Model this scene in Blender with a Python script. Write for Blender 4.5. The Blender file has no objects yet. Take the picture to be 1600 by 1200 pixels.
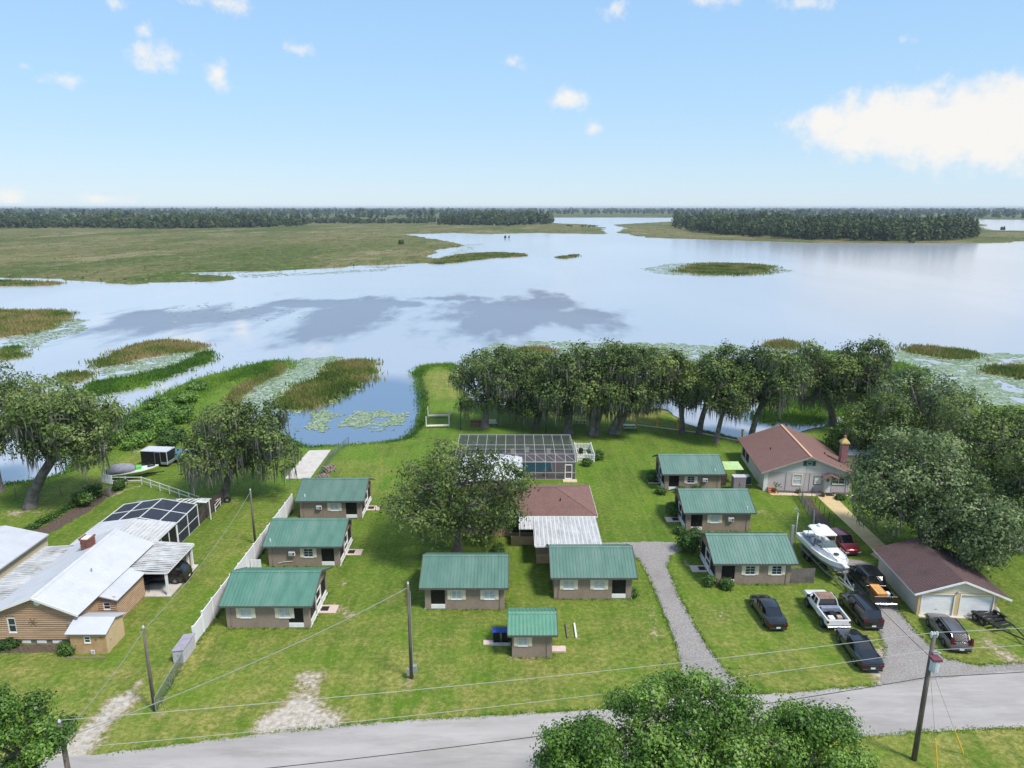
import bpy, math, random
import numpy as np
from mathutils import Vector, Matrix
R = math.radians
scene = bpy.context.scene
col = scene.collection

# ---------------------------------------------------------------- camera
CAM_H, FOC, PITCH = 34.0, 1111.0, R(14.0)
cam_d = bpy.data.cameras.new('camera'); cam = bpy.data.objects.new('camera', cam_d); col.objects.link(cam)
cam.location = (0, 0, CAM_H); cam.rotation_euler = (R(90) - PITCH, 0, 0)
cam_d.sensor_width = 36.0; cam_d.lens = 36.0 * FOC / 1600.0; cam_d.clip_start = 0.5; cam_d.clip_end = 40000
scene.camera = cam
_s, _c = math.sin(PITCH), math.cos(PITCH)
def ray(x, y):
    u = (x - 800) / FOC; v = (y - 600) / FOC
    return (u, _c - v * _s, -(_s + v * _c))
def G(x, y, z=0.0):           # survey: the point at height z that the photograph shows at pixel (x, y)
    d = ray(x, y); t = (CAM_H - z) / -d[2]
    return (d[0] * t, d[1] * t)
def ZY(x, y, Y):              # the point at distance Y seen at pixel (x, y) -> (X, z)
    d = ray(x, y); t = Y / d[1]
    return (d[0] * t, CAM_H + d[2] * t)

# ---------------------------------------------------------------- light
SUN_EL, SUN_AZ = R(55), R(128)          # azimuth clockwise from +Y (towards the lake)
to_sun = Vector((math.cos(SUN_EL) * math.sin(SUN_AZ), math.cos(SUN_EL) * math.cos(SUN_AZ), math.sin(SUN_EL)))
sun_d = bpy.data.lights.new('sun', 'SUN'); sun_d.energy = 3.1; sun_d.angle = R(11.0); sun_d.color = (1.0, 0.955, 0.89)
sun = bpy.data.objects.new('sun', sun_d); col.objects.link(sun)
sun.rotation_euler = (-to_sun).to_track_quat('-Z', 'Y').to_euler()
scene.view_settings.view_transform = 'Standard'; scene.view_settings.look = 'None'
scene.view_settings.gamma = 1.0; scene.view_settings.exposure = 0.5
scene.view_settings.use_curve_mapping = False

world = bpy.data.worlds.new('World'); scene.world = world; world.use_nodes = True
def build_world():
    nt = world.node_tree; nt.nodes.clear(); L = nt.links
    def N(t, **k):
        n = nt.nodes.new(t)
        for a, b in k.items(): setattr(n, a, b)
        return n
    def mth(op, a, b=None, c=None, clamp=False):
        n = N('ShaderNodeMath', operation=op); n.use_clamp = clamp
        for i, q in enumerate((a, b, c)):
            if q is None: continue
            if isinstance(q, (int, float)): n.inputs[i].default_value = q
            else: L.new(q, n.inputs[i])
        return n.outputs[0]
    sky = N('ShaderNodeTexSky', sky_type='NISHITA'); sky.sun_disc = False
    sky.sun_elevation = SUN_EL; sky.sun_rotation = SUN_AZ
    sky.altitude = 0; sky.air_density = 1.0; sky.dust_density = 0.15; sky.ozone_density = 2.2
    tc = N('ShaderNodeTexCoord')
    sep = N('ShaderNodeSeparateXYZ'); L.new(tc.outputs['Generated'], sep.inputs[0])
    az = mth('ARCTAN2', sep.outputs[0], sep.outputs[1])
    el = mth('ARCSINE', sep.outputs[2])
    comb = N('ShaderNodeCombineXYZ'); L.new(az, comb.inputs[0]); L.new(el, comb.inputs[1])
    nz = N('ShaderNodeTexNoise'); nz.inputs['Scale'].default_value = 34; nz.inputs['Detail'].default_value = 7; nz.inputs['Roughness'].default_value = 0.62
    L.new(comb.outputs[0], nz.inputs['Vector'])
    nz2 = N('ShaderNodeTexNoise'); nz2.inputs['Scale'].default_value = 5.2; nz2.inputs['Detail'].default_value = 2.5
    L.new(tc.outputs['Generated'], nz2.inputs['Vector'])
    # cumulus seen in the photograph: pixel centre, half width, half height
    clouds = [(1420,195,165,56),(1545,195,170,72),(1300,190,80,40),(245,92,52,30),(340,117,26,30),(100,123,42,13),(35,102,17,10),
              (224,45,14,16),(460,76,28,14),(803,98,26,14),(886,155,40,26),(930,199,30,15),(165,312,50,14),(10,308,60,20),(1255,4,60,20),(1120,-6,60,22),
              (960,12,30,22),(1410,64,10,9),(1435,107,10,8),(345,5,70,20),(1405,238,26,16),(183,5,18,14)]
    best = None
    for (px, py, hw, hh) in clouds:
        d = Vector(ray(px, py)).normalized(); a0 = math.atan2(d.x, d.y); e0 = math.asin(d.z)
        k_ = 1.0 if hw > 100 else .82; sx, sy = hw / FOC * k_, hh / FOC * .95 * k_
        dx = mth('MULTIPLY_ADD', az, 1 / sx, -a0 / sx); dy = mth('MULTIPLY_ADD', el, 1 / sy, -e0 / sy)
        q = mth('MULTIPLY_ADD', dx, dx, mth('MULTIPLY', dy, dy))
        m = mth('SUBTRACT', 1.0, mth('SQRT', q))
        m = mth('MULTIPLY', m, min(1.0, sy * 28))
        best = m if best is None else mth('MAXIMUM', best, m)
    # scattered cumulus goes on round and above the frame, denser to add fill light
    gen = mth('MULTIPLY_ADD', nz2.outputs['Fac'], 3.2, -1.68)
    far = N('ShaderNodeMapRange'); far.interpolation_type = 'SMOOTHSTEP'
    L.new(el, far.inputs['Value']); far.inputs['From Min'].default_value = R(14); far.inputs['From Max'].default_value = R(22)
    side = N('ShaderNodeMapRange'); side.interpolation_type = 'SMOOTHSTEP'
    L.new(mth('ABSOLUTE', az), side.inputs['Value']); side.inputs['From Min'].default_value = R(37); side.inputs['From Max'].default_value = R(46)
    where = mth('MAXIMUM', far.outputs[0], side.outputs[0])
    gen = mth('SUBTRACT', gen, mth('MULTIPLY_ADD', where, -2.0, 2.0))
    best = mth('MAXIMUM', best, gen)
    ed = mth('ADD', best, mth('MULTIPLY_ADD', nz.outputs['Fac'], 1.3, -0.72))
    mr = N('ShaderNodeMapRange'); mr.interpolation_type = 'SMOOTHSTEP'; L.new(ed, mr.inputs['Value'])
    mr.inputs['From Min'].default_value = -0.08; mr.inputs['From Max'].default_value = 0.5; mr.inputs['To Max'].default_value = 0.86
    # nothing below the horizon
    hz = mth('GREATER_THAN', el, 0.004)
    fac = mth('MULTIPLY', mr.outputs[0], hz)
    # hazy summer air: the clear-sky model is veiled towards a pale blue gradient, the same at every bearing
    ramp = N('ShaderNodeValToRGB'); L.new(mth('MULTIPLY', el, 2 / math.pi, clamp=True), ramp.inputs[0]); cr = ramp.color_ramp; e = cr.elements
    while len(e) < len(SKY_RAMP): e.new(0.5)
    for q, (p, c) in zip(e, SKY_RAMP): q.position = p; q.color = (*c, 1)
    sc = N('ShaderNodeMix', data_type='RGBA', blend_type='MULTIPLY'); sc.inputs[0].default_value = 1.0; L.new(ramp.outputs[0], sc.inputs[6]); sc.inputs[7].default_value = (1 / SKY_STR,) * 3 + (1,)
    tint = N('ShaderNodeMix', data_type='RGBA'); tint.inputs[0].default_value = 0.85; L.new(sky.outputs[0], tint.inputs[6]); L.new(sc.outputs[2], tint.inputs[7])
    mx = N('ShaderNodeMix', data_type='RGBA'); L.new(fac, mx.inputs[0]); L.new(tint.outputs[2], mx.inputs[6]); mx.inputs[7].default_value = CLOUD_COL
    bg = N('ShaderNodeBackground'); bg.inputs['Strength'].default_value = SKY_STR
    L.new(mx.outputs[2], bg.inputs['Color'])
    out = N('ShaderNodeOutputWorld'); L.new(bg.outputs[0], out.inputs['Surface'])
SKY_STR = 0.15; CLOUD_COL = (4.75, 4.5, 4.2, 1)
SKY_RAMP = [(0.0, (.385, .505, .62)), (.03, (.36, .50, .64)), (.085, (.31, .485, .67)), (.17, (.255, .44, .675)), (.4, (.27, .44, .67)), (1.0, (.26, .41, .63))]
build_world()

# ---------------------------------------------------------------- materials
MATS = {}
def mat(name, c, rough=0.8, var=0.18, scale=2.5, bump=0.0, bscale=25.0, metal=0.0, spec=0.35, c2=None, coat=0.0, alpha=1.0, stretch=None, trans=0.0, dirt=None, dirt_amt=0.5, dirt_scale=0.7, stripe=None):
    if name in MATS: return MATS[name]
    m = bpy.data.materials.new(name); m.use_nodes = True; nt = m.node_tree; nt.nodes.clear(); L = nt.links
    out = nt.nodes.new('ShaderNodeOutputMaterial'); b = nt.nodes.new('ShaderNodeBsdfPrincipled')
    tc = nt.nodes.new('ShaderNodeTexCoord'); vec = tc.outputs['Object']
    if stretch:
        mp = nt.nodes.new('ShaderNodeMapping'); mp.inputs['Scale'].default_value = stretch; L.new(vec, mp.inputs[0]); vec = mp.outputs[0]
    nz = nt.nodes.new('ShaderNodeTexNoise'); nz.inputs['Scale'].default_value = scale; nz.inputs['Detail'].default_value = 6; nz.inputs['Roughness'].default_value = 0.65
    L.new(vec, nz.inputs['Vector'])
    rp = nt.nodes.new('ShaderNodeMapRange'); L.new(nz.outputs['Fac'], rp.inputs['Value']); rp.inputs['From Min'].default_value = 0.3; rp.inputs['From Max'].default_value = 0.7
    mx = nt.nodes.new('ShaderNodeMix'); mx.data_type = 'RGBA'; L.new(rp.outputs[0], mx.inputs[0])
    lo = [q * (1 - var) for q in c]; hi = list(c2) if c2 else [min(1, q * (1 + var)) for q in c]
    mx.inputs[6].default_value = (*lo, 1); mx.inputs[7].default_value = (*hi, 1)
    colr = mx.outputs[2]
    if dirt:
        n2 = nt.nodes.new('ShaderNodeTexNoise'); n2.inputs['Scale'].default_value = dirt_scale; n2.inputs['Detail'].default_value = 8; n2.inputs['Roughness'].default_value = 0.7
        L.new(vec, n2.inputs['Vector'])
        r2 = nt.nodes.new('ShaderNodeMapRange'); L.new(n2.outputs['Fac'], r2.inputs['Value']); r2.inputs['From Min'].default_value = 0.48; r2.inputs['From Max'].default_value = 0.72; r2.inputs['To Max'].default_value = dirt_amt
        m2 = nt.nodes.new('ShaderNodeMix'); m2.data_type = 'RGBA'; L.new(r2.outputs[0], m2.inputs[0]); L.new(colr, m2.inputs[6]); m2.inputs[7].default_value = (*dirt, 1)
        colr = m2.outputs[2]
    if stripe:      # dark lines along the ribs (stains on white roofs, painted rib shading on green): axis, period, colour, amount, width
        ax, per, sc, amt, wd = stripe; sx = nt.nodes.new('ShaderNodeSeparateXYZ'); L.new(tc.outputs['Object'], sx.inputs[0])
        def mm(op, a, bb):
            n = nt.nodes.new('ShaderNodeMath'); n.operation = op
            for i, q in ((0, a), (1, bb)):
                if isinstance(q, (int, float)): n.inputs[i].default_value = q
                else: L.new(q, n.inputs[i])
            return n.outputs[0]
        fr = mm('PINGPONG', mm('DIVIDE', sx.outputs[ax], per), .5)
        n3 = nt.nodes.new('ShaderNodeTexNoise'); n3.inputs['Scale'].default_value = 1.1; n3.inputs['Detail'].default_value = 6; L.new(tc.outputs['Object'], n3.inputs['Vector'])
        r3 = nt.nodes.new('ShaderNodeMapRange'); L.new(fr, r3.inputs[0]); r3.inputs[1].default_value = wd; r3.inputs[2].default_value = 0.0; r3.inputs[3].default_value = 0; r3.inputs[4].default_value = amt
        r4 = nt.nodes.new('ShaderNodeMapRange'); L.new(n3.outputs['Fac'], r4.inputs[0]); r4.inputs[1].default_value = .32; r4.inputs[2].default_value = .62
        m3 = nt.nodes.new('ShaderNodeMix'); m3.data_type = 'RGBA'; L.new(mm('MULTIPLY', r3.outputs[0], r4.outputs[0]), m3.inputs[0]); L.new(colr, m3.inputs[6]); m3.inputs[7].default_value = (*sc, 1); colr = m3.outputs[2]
    L.new(colr, b.inputs['Base Color'])
    b.inputs['Roughness'].default_value = rough; b.inputs['Metallic'].default_value = metal; b.inputs['Specular IOR Level'].default_value = spec
    b.inputs['Coat Weight'].default_value = coat; b.inputs['Coat Roughness'].default_value = 0.08
    b.inputs['Alpha'].default_value = alpha
    if bump:
        nb = nt.nodes.new('ShaderNodeTexNoise'); nb.inputs['Scale'].default_value = bscale; nb.inputs['Detail'].default_value = 4; L.new(vec, nb.inputs['Vector'])
        bp = nt.nodes.new('ShaderNodeBump'); bp.inputs['Strength'].default_value = bump; bp.inputs['Distance'].default_value = 0.05
        L.new(nb.outputs['Fac'], bp.inputs['Height']); L.new(bp.outputs[0], b.inputs['Normal'])
    surf = b.outputs[0]
    if trans:
        t = nt.nodes.new('ShaderNodeBsdfTranslucent'); L.new(colr, t.inputs[0]); ms = nt.nodes.new('ShaderNodeMixShader'); ms.inputs[0].default_value = trans
        L.new(surf, ms.inputs[1]); L.new(t.outputs[0], ms.inputs[2]); surf = ms.outputs[0]
    L.new(surf, out.inputs['Surface'])
    MATS[name] = m; return m
def leaf_mat(name, dark, mid, light, trans=0.25, rough=0.55):
    """foliage: colour from the per-clump 'tint' attribute plus fine noise"""
    m = bpy.data.materials.new(name); m.use_nodes = True; nt = m.node_tree; nt.nodes.clear(); L = nt.links
    out = nt.nodes.new('ShaderNodeOutputMaterial'); b = nt.nodes.new('ShaderNodeBsdfPrincipled')
    at = nt.nodes.new('ShaderNodeAttribute'); at.attribute_name = 'tint'
    rp = nt.nodes.new('ShaderNodeValToRGB'); e = rp.color_ramp.elements
    e[0].position = 0.0; e[0].color = (*dark, 1); e[1].position = 1.0; e[1].color = (*light, 1)
    q = e.new(0.5); q.color = (*mid, 1)
    L.new(at.outputs['Fac'], rp.inputs[0]); L.new(rp.outputs[0], b.inputs['Base Color'])
    b.inputs['Roughness'].default_value = rough; b.inputs['Specular IOR Level'].default_value = 0.3
    t = nt.nodes.new('ShaderNodeBsdfTranslucent'); L.new(rp.outputs[0], t.inputs[0])
    ms = nt.nodes.new('ShaderNodeMixShader'); ms.inputs[0].default_value = trans
    L.new(b.outputs[0], ms.inputs[1]); L.new(t.outputs[0], ms.inputs[2]); L.new(ms.outputs[0], out.inputs['Surface'])
    return m

# ---------------------------------------------------------------- mesh helpers
class MB:
    def __init__(s): s.v = []; s.f = []
    def add(s, vs, fs):
        o = len(s.v); s.v += [tuple(q) for q in vs]; s.f += [tuple(i + o for i in q) for q in fs]; return s
    def quad(s, a, b, c, d): return s.add((a, b, c, d), ((0, 1, 2, 3),))
    def box(s, x0, x1, y0, y1, z0, z1):
        return s.add([(x, y, z) for z in (z0, z1) for x, y in ((x0, y0), (x1, y0), (x1, y1), (x0, y1))],
                     ((3, 2, 1, 0), (4, 5, 6, 7), (0, 1, 5, 4), (1, 2, 6, 5), (2, 3, 7, 6), (3, 0, 4, 7)))
    def obox(s, o, U, V, W):        # box from a corner and three edge vectors
        o, U, V, W = map(Vector, (o, U, V, W))
        p = [o, o + U, o + U + V, o + V]; p += [q + W for q in p]
        return s.add(p, ((3, 2, 1, 0), (4, 5, 6, 7), (0, 1, 5, 4), (1, 2, 6, 5), (2, 3, 7, 6), (3, 0, 4, 7)))
    def bar(s, a, b, w=0.06, h=None):
        a, b = Vector(a), Vector(b); d = (b - a).normalized(); h = h or w
        up = Vector((0, 0, 1)) if abs(d.z) < 0.95 else Vector((0, 1, 0))
        r = d.cross(up).normalized() * w; u = r.cross(d).normalized() * h
        return s.obox(a - r / 2 - u / 2, r, u, b - a)
    def tube(s, path, rad, n=8, cap=True):
        path = [Vector(p) for p in path]
        if isinstance(rad, (int, float)): rad = [rad] * len(path)
        o = len(s.v); k = len(path); ref = None
        for i, p in enumerate(path):
            d = (path[min(i + 1, k - 1)] - path[max(i - 1, 0)]).normalized()
            if ref is None: ref = d.orthogonal().normalized()
            ref = (ref - d * ref.dot(d)).normalized(); q = d.cross(ref)
            for j in range(n):
                t = 2 * math.pi * j / n; s.v.append(tuple(p + (ref * math.cos(t) + q * math.sin(t)) * rad[i]))
        for i in range(k - 1):
            for j in range(n):
                a = o + i * n + j; b = o + i * n + (j + 1) % n; s.f.append((a, b, b + n, a + n))
        if cap: s.f.append(tuple(o + j for j in reversed(range(n)))); s.f.append(tuple(o + (k - 1) * n + j for j in range(n)))
        return s
    def prism(s, pts, vec):        # planar polygon extruded by vec
        n = len(pts); vec = Vector(vec); a = [Vector(p) for p in pts]; b = [p + vec for p in a]
        return s.add(a + b, [tuple(reversed(range(n))), tuple(range(n, 2 * n))] + [(i, (i + 1) % n, n + (i + 1) % n, n + i) for i in range(n)])
    def loft(s, rings, closed=True, caps=True):
        n = len(rings[0]); o = len(s.v)
        for r in rings: s.v += [tuple(q) for q in r]
        for i in range(len(rings) - 1):
            for j in range(n if closed else n - 1):
                a = o + i * n + j; b = o + i * n + (j + 1) % n; s.f.append((a, b, b + n, a + n))
        if caps and closed:
            s.f.append(tuple(o + j for j in reversed(range(n)))); s.f.append(tuple(o + (len(rings) - 1) * n + j for j in range(n)))
        return s
    def ball(s, c, r, seg=10, rng=6, zs=1.0, zmin=-1.0):
        rings = []
        for i in range(rng + 1):
            t = -math.pi / 2 + math.pi * i / rng; z = max(math.sin(t), zmin); q = math.cos(t) + 1e-4
            rings.append([(c[0] + r * q * math.cos(2 * math.pi * j / seg), c[1] + r * q * math.sin(2 * math.pi * j / seg), c[2] + r * z * zs) for j in range(seg)])
        return s.loft(rings)
    def mesh(s, name):
        me = bpy.data.meshes.new(name); me.from_pydata(s.v, [], s.f); me.update(); return me
    def build(s, name, m, parent=None, smooth=False, bevel=0.0, fix=True):
        me = s.mesh(name)
        if fix:
            import bmesh
            b = bmesh.new(); b.from_mesh(me); bmesh.ops.recalc_face_normals(b, faces=b.faces)
            if bevel: bmesh.ops.bevel(b, geom=list(b.edges), offset=bevel, segments=1, affect='EDGES', clamp_overlap=True)
            b.to_mesh(me); b.free()
        me.materials.append(m)
        if smooth: me.polygons.foreach_set('use_smooth', [True] * len(me.polygons))
        o = bpy.data.objects.new(name, me); col.objects.link(o)
        if parent: o.parent = parent
        return o
def tag(o, label=None, cat=None, group=None, kind=None):
    for k, v in (('label', label), ('category', cat), ('group', group), ('kind', kind)):
        if v: o[k] = v
    return o
def thing(name, label, cat, loc=(0, 0, 0), rz=0.0, group=None):
    o = bpy.data.objects.new(name, None); col.objects.link(o); o.location = loc if len(loc) == 3 else (*loc, 0); o.rotation_euler = (0, 0, rz)
    o.empty_display_size = 0.3
    return tag(o, label, cat, group)
def part(name, m, parent, fn, **k):
    b = MB(); fn(b); return b.build(name, m, parent, **k)
def bx(name, m, parent, *d, **k):
    return MB().box(*d).build(name, m, parent, **k)
def np_mesh(name, verts, faces, m, tint=None, parent=None, smooth=False):
    """verts (n,3), faces (k,q) arrays of one polygon size"""
    me = bpy.data.meshes.new(name); nf, q = faces.shape
    me.vertices.add(len(verts)); me.vertices.foreach_set('co', np.ascontiguousarray(verts, np.float32).ravel())
    me.loops.add(nf * q); me.loops.foreach_set('vertex_index', np.ascontiguousarray(faces, np.int32).ravel())
    me.polygons.add(nf); me.polygons.foreach_set('loop_start', np.arange(0, nf * q, q, dtype=np.int32))
    try: me.polygons.foreach_set('loop_total', np.full(nf, q, np.int32))
    except Exception: pass
    me.update(calc_edges=True)
    if tint is not None:
        at = me.attributes.new('tint', 'FLOAT', 'POINT'); at.data.foreach_set('value', np.ascontiguousarray(tint, np.float32))
    if smooth: me.polygons.foreach_set('use_smooth', np.ones(nf, bool))
    me.materials.append(m)
    o = bpy.data.objects.new(name, me); col.objects.link(o)
    if parent: o.parent = parent
    return o
class Fr:   # a wall frame: origin, direction along the wall (u), outward normal (n)
    def __init__(s, o, u, n): s.o = Vector(o); s.u = Vector(u).normalized(); s.n = Vector(n).normalized()
    def p(s, u, d, z): return s.o + s.u * u + s.n * d + Vector((0, 0, z))
def fbox(b, F, u0, u1, d0, d1, z0, z1):
    return b.obox(F.p(u0, d0, z0), F.u * (u1 - u0), F.n * (d1 - d0), (0, 0, z1 - z0))
def wall_open(b, F, u0, u1, z0, z1, th, ops):
    """wall slab whose outer face lies on the frame plane, with rectangular openings (u0,u1,z0,z1)"""
    us = sorted({u0, u1, *[q for o in ops for q in o[:2]]}); zs = sorted({z0, z1, *[q for o in ops for q in o[2:4]]})
    def solid(i, k):
        if i < 0 or k < 0 or i >= len(us) - 1 or k >= len(zs) - 1: return False
        cu = (us[i] + us[i + 1]) / 2; cz = (zs[k] + zs[k + 1]) / 2
        return not any(o[0] < cu < o[1] and o[2] < cz < o[3] for o in ops)
    for i in range(len(us) - 1):
        for k in range(len(zs) - 1):
            if not solid(i, k): continue
            a, c, e, g = us[i], us[i + 1], zs[k], zs[k + 1]
            for d in (0, -th): b.quad(F.p(a, d, e), F.p(c, d, e), F.p(c, d, g), F.p(a, d, g))
            if not solid(i - 1, k): b.quad(F.p(a, 0, e), F.p(a, -th, e), F.p(a, -th, g), F.p(a, 0, g))
            if not solid(i + 1, k): b.quad(F.p(c, 0, e), F.p(c, -th, e), F.p(c, -th, g), F.p(c, 0, g))
            if not solid(i, k - 1): b.quad(F.p(a, 0, e), F.p(c, 0, e), F.p(c, -th, e), F.p(a, -th, e))
            if not solid(i, k + 1): b.quad(F.p(a, 0, g), F.p(c, 0, g), F.p(c, -th, g), F.p(a, -th, g))
    return b
def ribbed(b, e0, e1, r0, r1, pitch=0.3, rh=0.035, rw=0.07, th=0.05):
    """metal roof slope: eave e0-e1, ridge r0-r1, trapezoid ribs running up the slope"""
    e0, e1, r0, r1 = map(Vector, (e0, e1, r0, r1)); n = (e1 - e0).cross(r0 - e0).normalized()
    if n.z < 0: n = -n
    Ln = (e1 - e0).length; k = max(2, int(round(Ln / pitch))); prof = []
    for i in range(k + 1):
        c = i / k * Ln
        for du, h in ((-rw / 2, 0), (-rw / 4, rh), (rw / 4, rh), (rw / 2, 0)):
            q = c + du
            if -1e-6 <= q <= Ln + 1e-6: prof.append((q / Ln, h))
    if prof[0][0] > 0: prof.insert(0, (0, prof[0][1]))
    if prof[-1][0] < 1: prof.append((1, prof[-1][1]))
    bot = [e0.lerp(e1, t) + n * h for t, h in prof]; top = [r0.lerp(r1, t) + n * h for t, h in prof]
    o = len(b.v); m = len(prof); b.v += [tuple(q) for q in bot + top]
    b.f += [(o + i, o + i + 1, o + m + i + 1, o + m + i) for i in range(m - 1)]
    dn = n * -th
    b.quad(e0 + dn, e1 + dn, r1 + dn, r0 + dn); b.quad(e0, e1, e1 + dn, e0 + dn); b.quad(e0, r0, r0 + dn, e0 + dn); b.quad(e1, r1, r1 + dn, e1 + dn)
    return b
def slab(b, e0, e1, r0, r1, th=0.1):
    pts = [Vector(q) for q in (e0, e1, r1, r0)]; n = (pts[1] - pts[0]).cross(pts[3] - pts[0]).normalized()
    if n.z < 0: n = -n
    return b.prism([p for p in pts], n * -th)

# ================================================================ SETTING
from mathutils import noise as mnoise, geometry as mgeo
random.seed(5); rng = np.random.default_rng(11)
WATER_Z = -0.5
def in_poly(px, py, poly):
    c = np.zeros(px.shape, bool); n = len(poly)
    for i in range(n):
        x0, y0 = poly[i]; x1, y1 = poly[(i + 1) % n]
        if y0 == y1: continue
        k = ((y0 > py) != (y1 > py)) & (px < (x1 - x0) * (py - y0) / (y1 - y0) + x0); c ^= k
    return c
def seg_dist(px, py, pts, closed=False):
    d = np.full(px.shape, 1e9); n = len(pts)
    for i in range(n if closed else n - 1):
        x0, y0 = pts[i]; x1, y1 = pts[(i + 1) % n]; dx, dy = x1 - x0, y1 - y0; q = dx * dx + dy * dy + 1e-12
        t = np.clip(((px - x0) * dx + (py - y0) * dy) / q, 0, 1); d = np.minimum(d, np.hypot(px - x0 - t * dx, py - y0 - t * dy))
    return d
def noise2(x, y, sc, seed=0.0):
    return np.array([mnoise.noise((a * sc + seed, b * sc - seed, seed)) for a, b in zip(np.ravel(x), np.ravel(y))]).reshape(np.shape(x))
def smooth_line(pts, sub=5, jit=0.0):
    out = []; n = len(pts)
    for i in range(n - 1):
        p0, p1, p2, p3 = (Vector(pts[max(0, min(n - 1, i + k))]) for k in (-1, 0, 1, 2))
        for j in range(sub):
            t = j / sub; q = 0.5 * ((2 * p1) + (p2 - p0) * t + (2 * p0 - 5 * p1 + 4 * p2 - p3) * t * t + (3 * p1 - p0 - 3 * p2 + p3) * t ** 3)
            out.append((q.x + random.gauss(0, jit), q.y + random.gauss(0, jit)))
    out.append(tuple(pts[-1])); return out

shore_px = [(0,757),(60,750),(105,738),(122,720),(128,702),(150,690),(170,680),(182,668),(200,655),(228,634),(262,612),(300,594),(345,582),(395,570),(430,563),(441,569),
    (425,582),(395,594),(372,608),(364,628),(372,650),(395,664),(425,676),(450,690),(480,698),(540,695),(600,691),(636,684),(653,664),(661,640),(660,615),(652,592),(650,578),
    (665,571),(690,569),(712,573),(719,582),(722,600),(735,622),(760,632),(820,634),(900,634),(990,633),(1040,640),(1058,650),(1075,662),(1110,674),(1150,684),(1200,687),
    (1240,676),(1290,664),(1345,650),(1420,640),(1500,634),(1600,634)]
shore = smooth_line([G(x, y, WATER_Z) for x, y in shore_px], 4, 0.12)
land = [(-9000, 60), (-400, 66), (-120, 82)] + shore + [(140, 108), (500, 120), (9000, 150), (9000, -3000), (-9000, -3000)]

def build_ground():
    xs = np.concatenate([[-9000, -5000, -2500, -1200, -700, -450, -300, -220, -170, -140, -120], np.arange(-108, 100.01, 0.62), [110, 125, 145, 170, 220, 300, 450, 700, 1200, 2500, 5000, 9000]])
    ys = np.concatenate([[-3000, -1500, -800, -400, -200, -100, -50, -20, 0, 12, 20, 26], np.arange(30, 172, 0.62), [175, 182, 195, 220, 270, 350, 500, 800, 1500, 3000, 6000, 12000]])
    X, Y = np.meshgrid(xs, ys); ins = in_poly(X, Y, land); d = seg_dist(X, Y, land[2:-3])
    sd = np.where(ins, d, -d)
    wob = noise2(X, Y, 0.45, 3.1) * 0.35
    z = np.where(sd + wob > 1.6, 0.0, np.clip((sd + wob - 1.6) * 0.34, -2.0, 0))
    V = np.stack([X, Y, z], -1).reshape(-1, 3); ny, nx = X.shape
    i = np.arange((ny - 1) * nx).reshape(ny - 1, nx)[:, :-1].ravel(); F = np.stack([i, i + 1, i + nx + 1, i + nx], 1)
    o = np_mesh('ground', V, F, ground_mat(), smooth=True); tag(o, kind='structure')
    def attr(n, val):
        a = o.data.attributes.new(n, 'FLOAT', 'POINT'); a.data.foreach_set('value', np.ascontiguousarray(val, np.float32).ravel())
    def stroke(lst):
        acc = np.zeros(X.shape)
        for pts, r, s in lst:
            w = [G(*p) for p in pts]; dd = seg_dist(X, Y, w if len(w) > 1 else w * 2); acc = np.maximum(acc, s * np.clip(1.25 - dd / r, 0, 1))
        return acc
    dirt = stroke([([(112,1176),(150,1135),(190,1098)], 1.5, 1.0), ([(95,1190),(125,1165)], 2.2, .9), ([(216,1069)], .7, .85), ([(200,1085),(215,1070)], .5, .6), ([(425,1138),(470,1108),(500,1128)], 2.1, 1.0), ([(470,1105),(482,1060)], 1.5, .8),
        ([(640,1066)], .8, .6), ([(520,945),(550,962)], .8, .62), ([(540,912)], .6, .6), ([(1388,1020),(1384,1055)], 1.6, .85), ([(1130,962)], 1.0, .62), ([(1545,1005),(1580,1028)], 1.4, .6), ([(275,1045),(245,1115)], .55, .5),
        ([(205,704),(225,706)], 1.2, .75), ([(60,802),(45,802)], 2.0, .45), ([(25,800)], 2.2, .5), ([(300,1000),(335,962)], .35, .6), ([(1020,955),(1030,1000)], 1.0, .45), ([(240,1120)], .6, .6), ([(1290,985)], .8, .55), ([(1270,960)], .6, .45),
        ([(170,775),(215,760)], .8, .6), ([(1003,855)], .9, .35), ([(345,780),(370,785)], 1.0, .4), ([(325,815)], .8, .45), ([(1065,870),(1095,905)], .7, .4), ([(800,1027),(860,1030)], .7, .45), ([(1190,800)], 1.0, .45), ([(300,1000),(240,1120)], .5, .4), ([(1500,1178)], .6, .6), ([(830,1040)],.3,.3)])
    dry = np.clip((62 - Y) / 22, 0, 1) * 0.62 + 0.1
    dry = np.maximum(dry, stroke([([(1000,648),(1060,655)], 7, 1.0), ([(880,636),(990,634)], 4, .8), ([(1230,668),(1290,660)], 4.5, .8), ([(560,730),(600,760)], 5, .45), ([(450,800),(350,900)], 6, .5), ([(200,720),(90,790)], 6, .5), ([(690,585),(695,615)], 4.5, .7)]))
    attr('dirt', dirt); attr('dry', dry)
    spit = stroke([([(200,680),(260,640),(340,600),(430,568)], 9, 1.0)]); attr('lush', np.maximum(spit, np.clip((Y - 74) / 25, 0, 0.75) * (Y < 130)))
    return o
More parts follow.
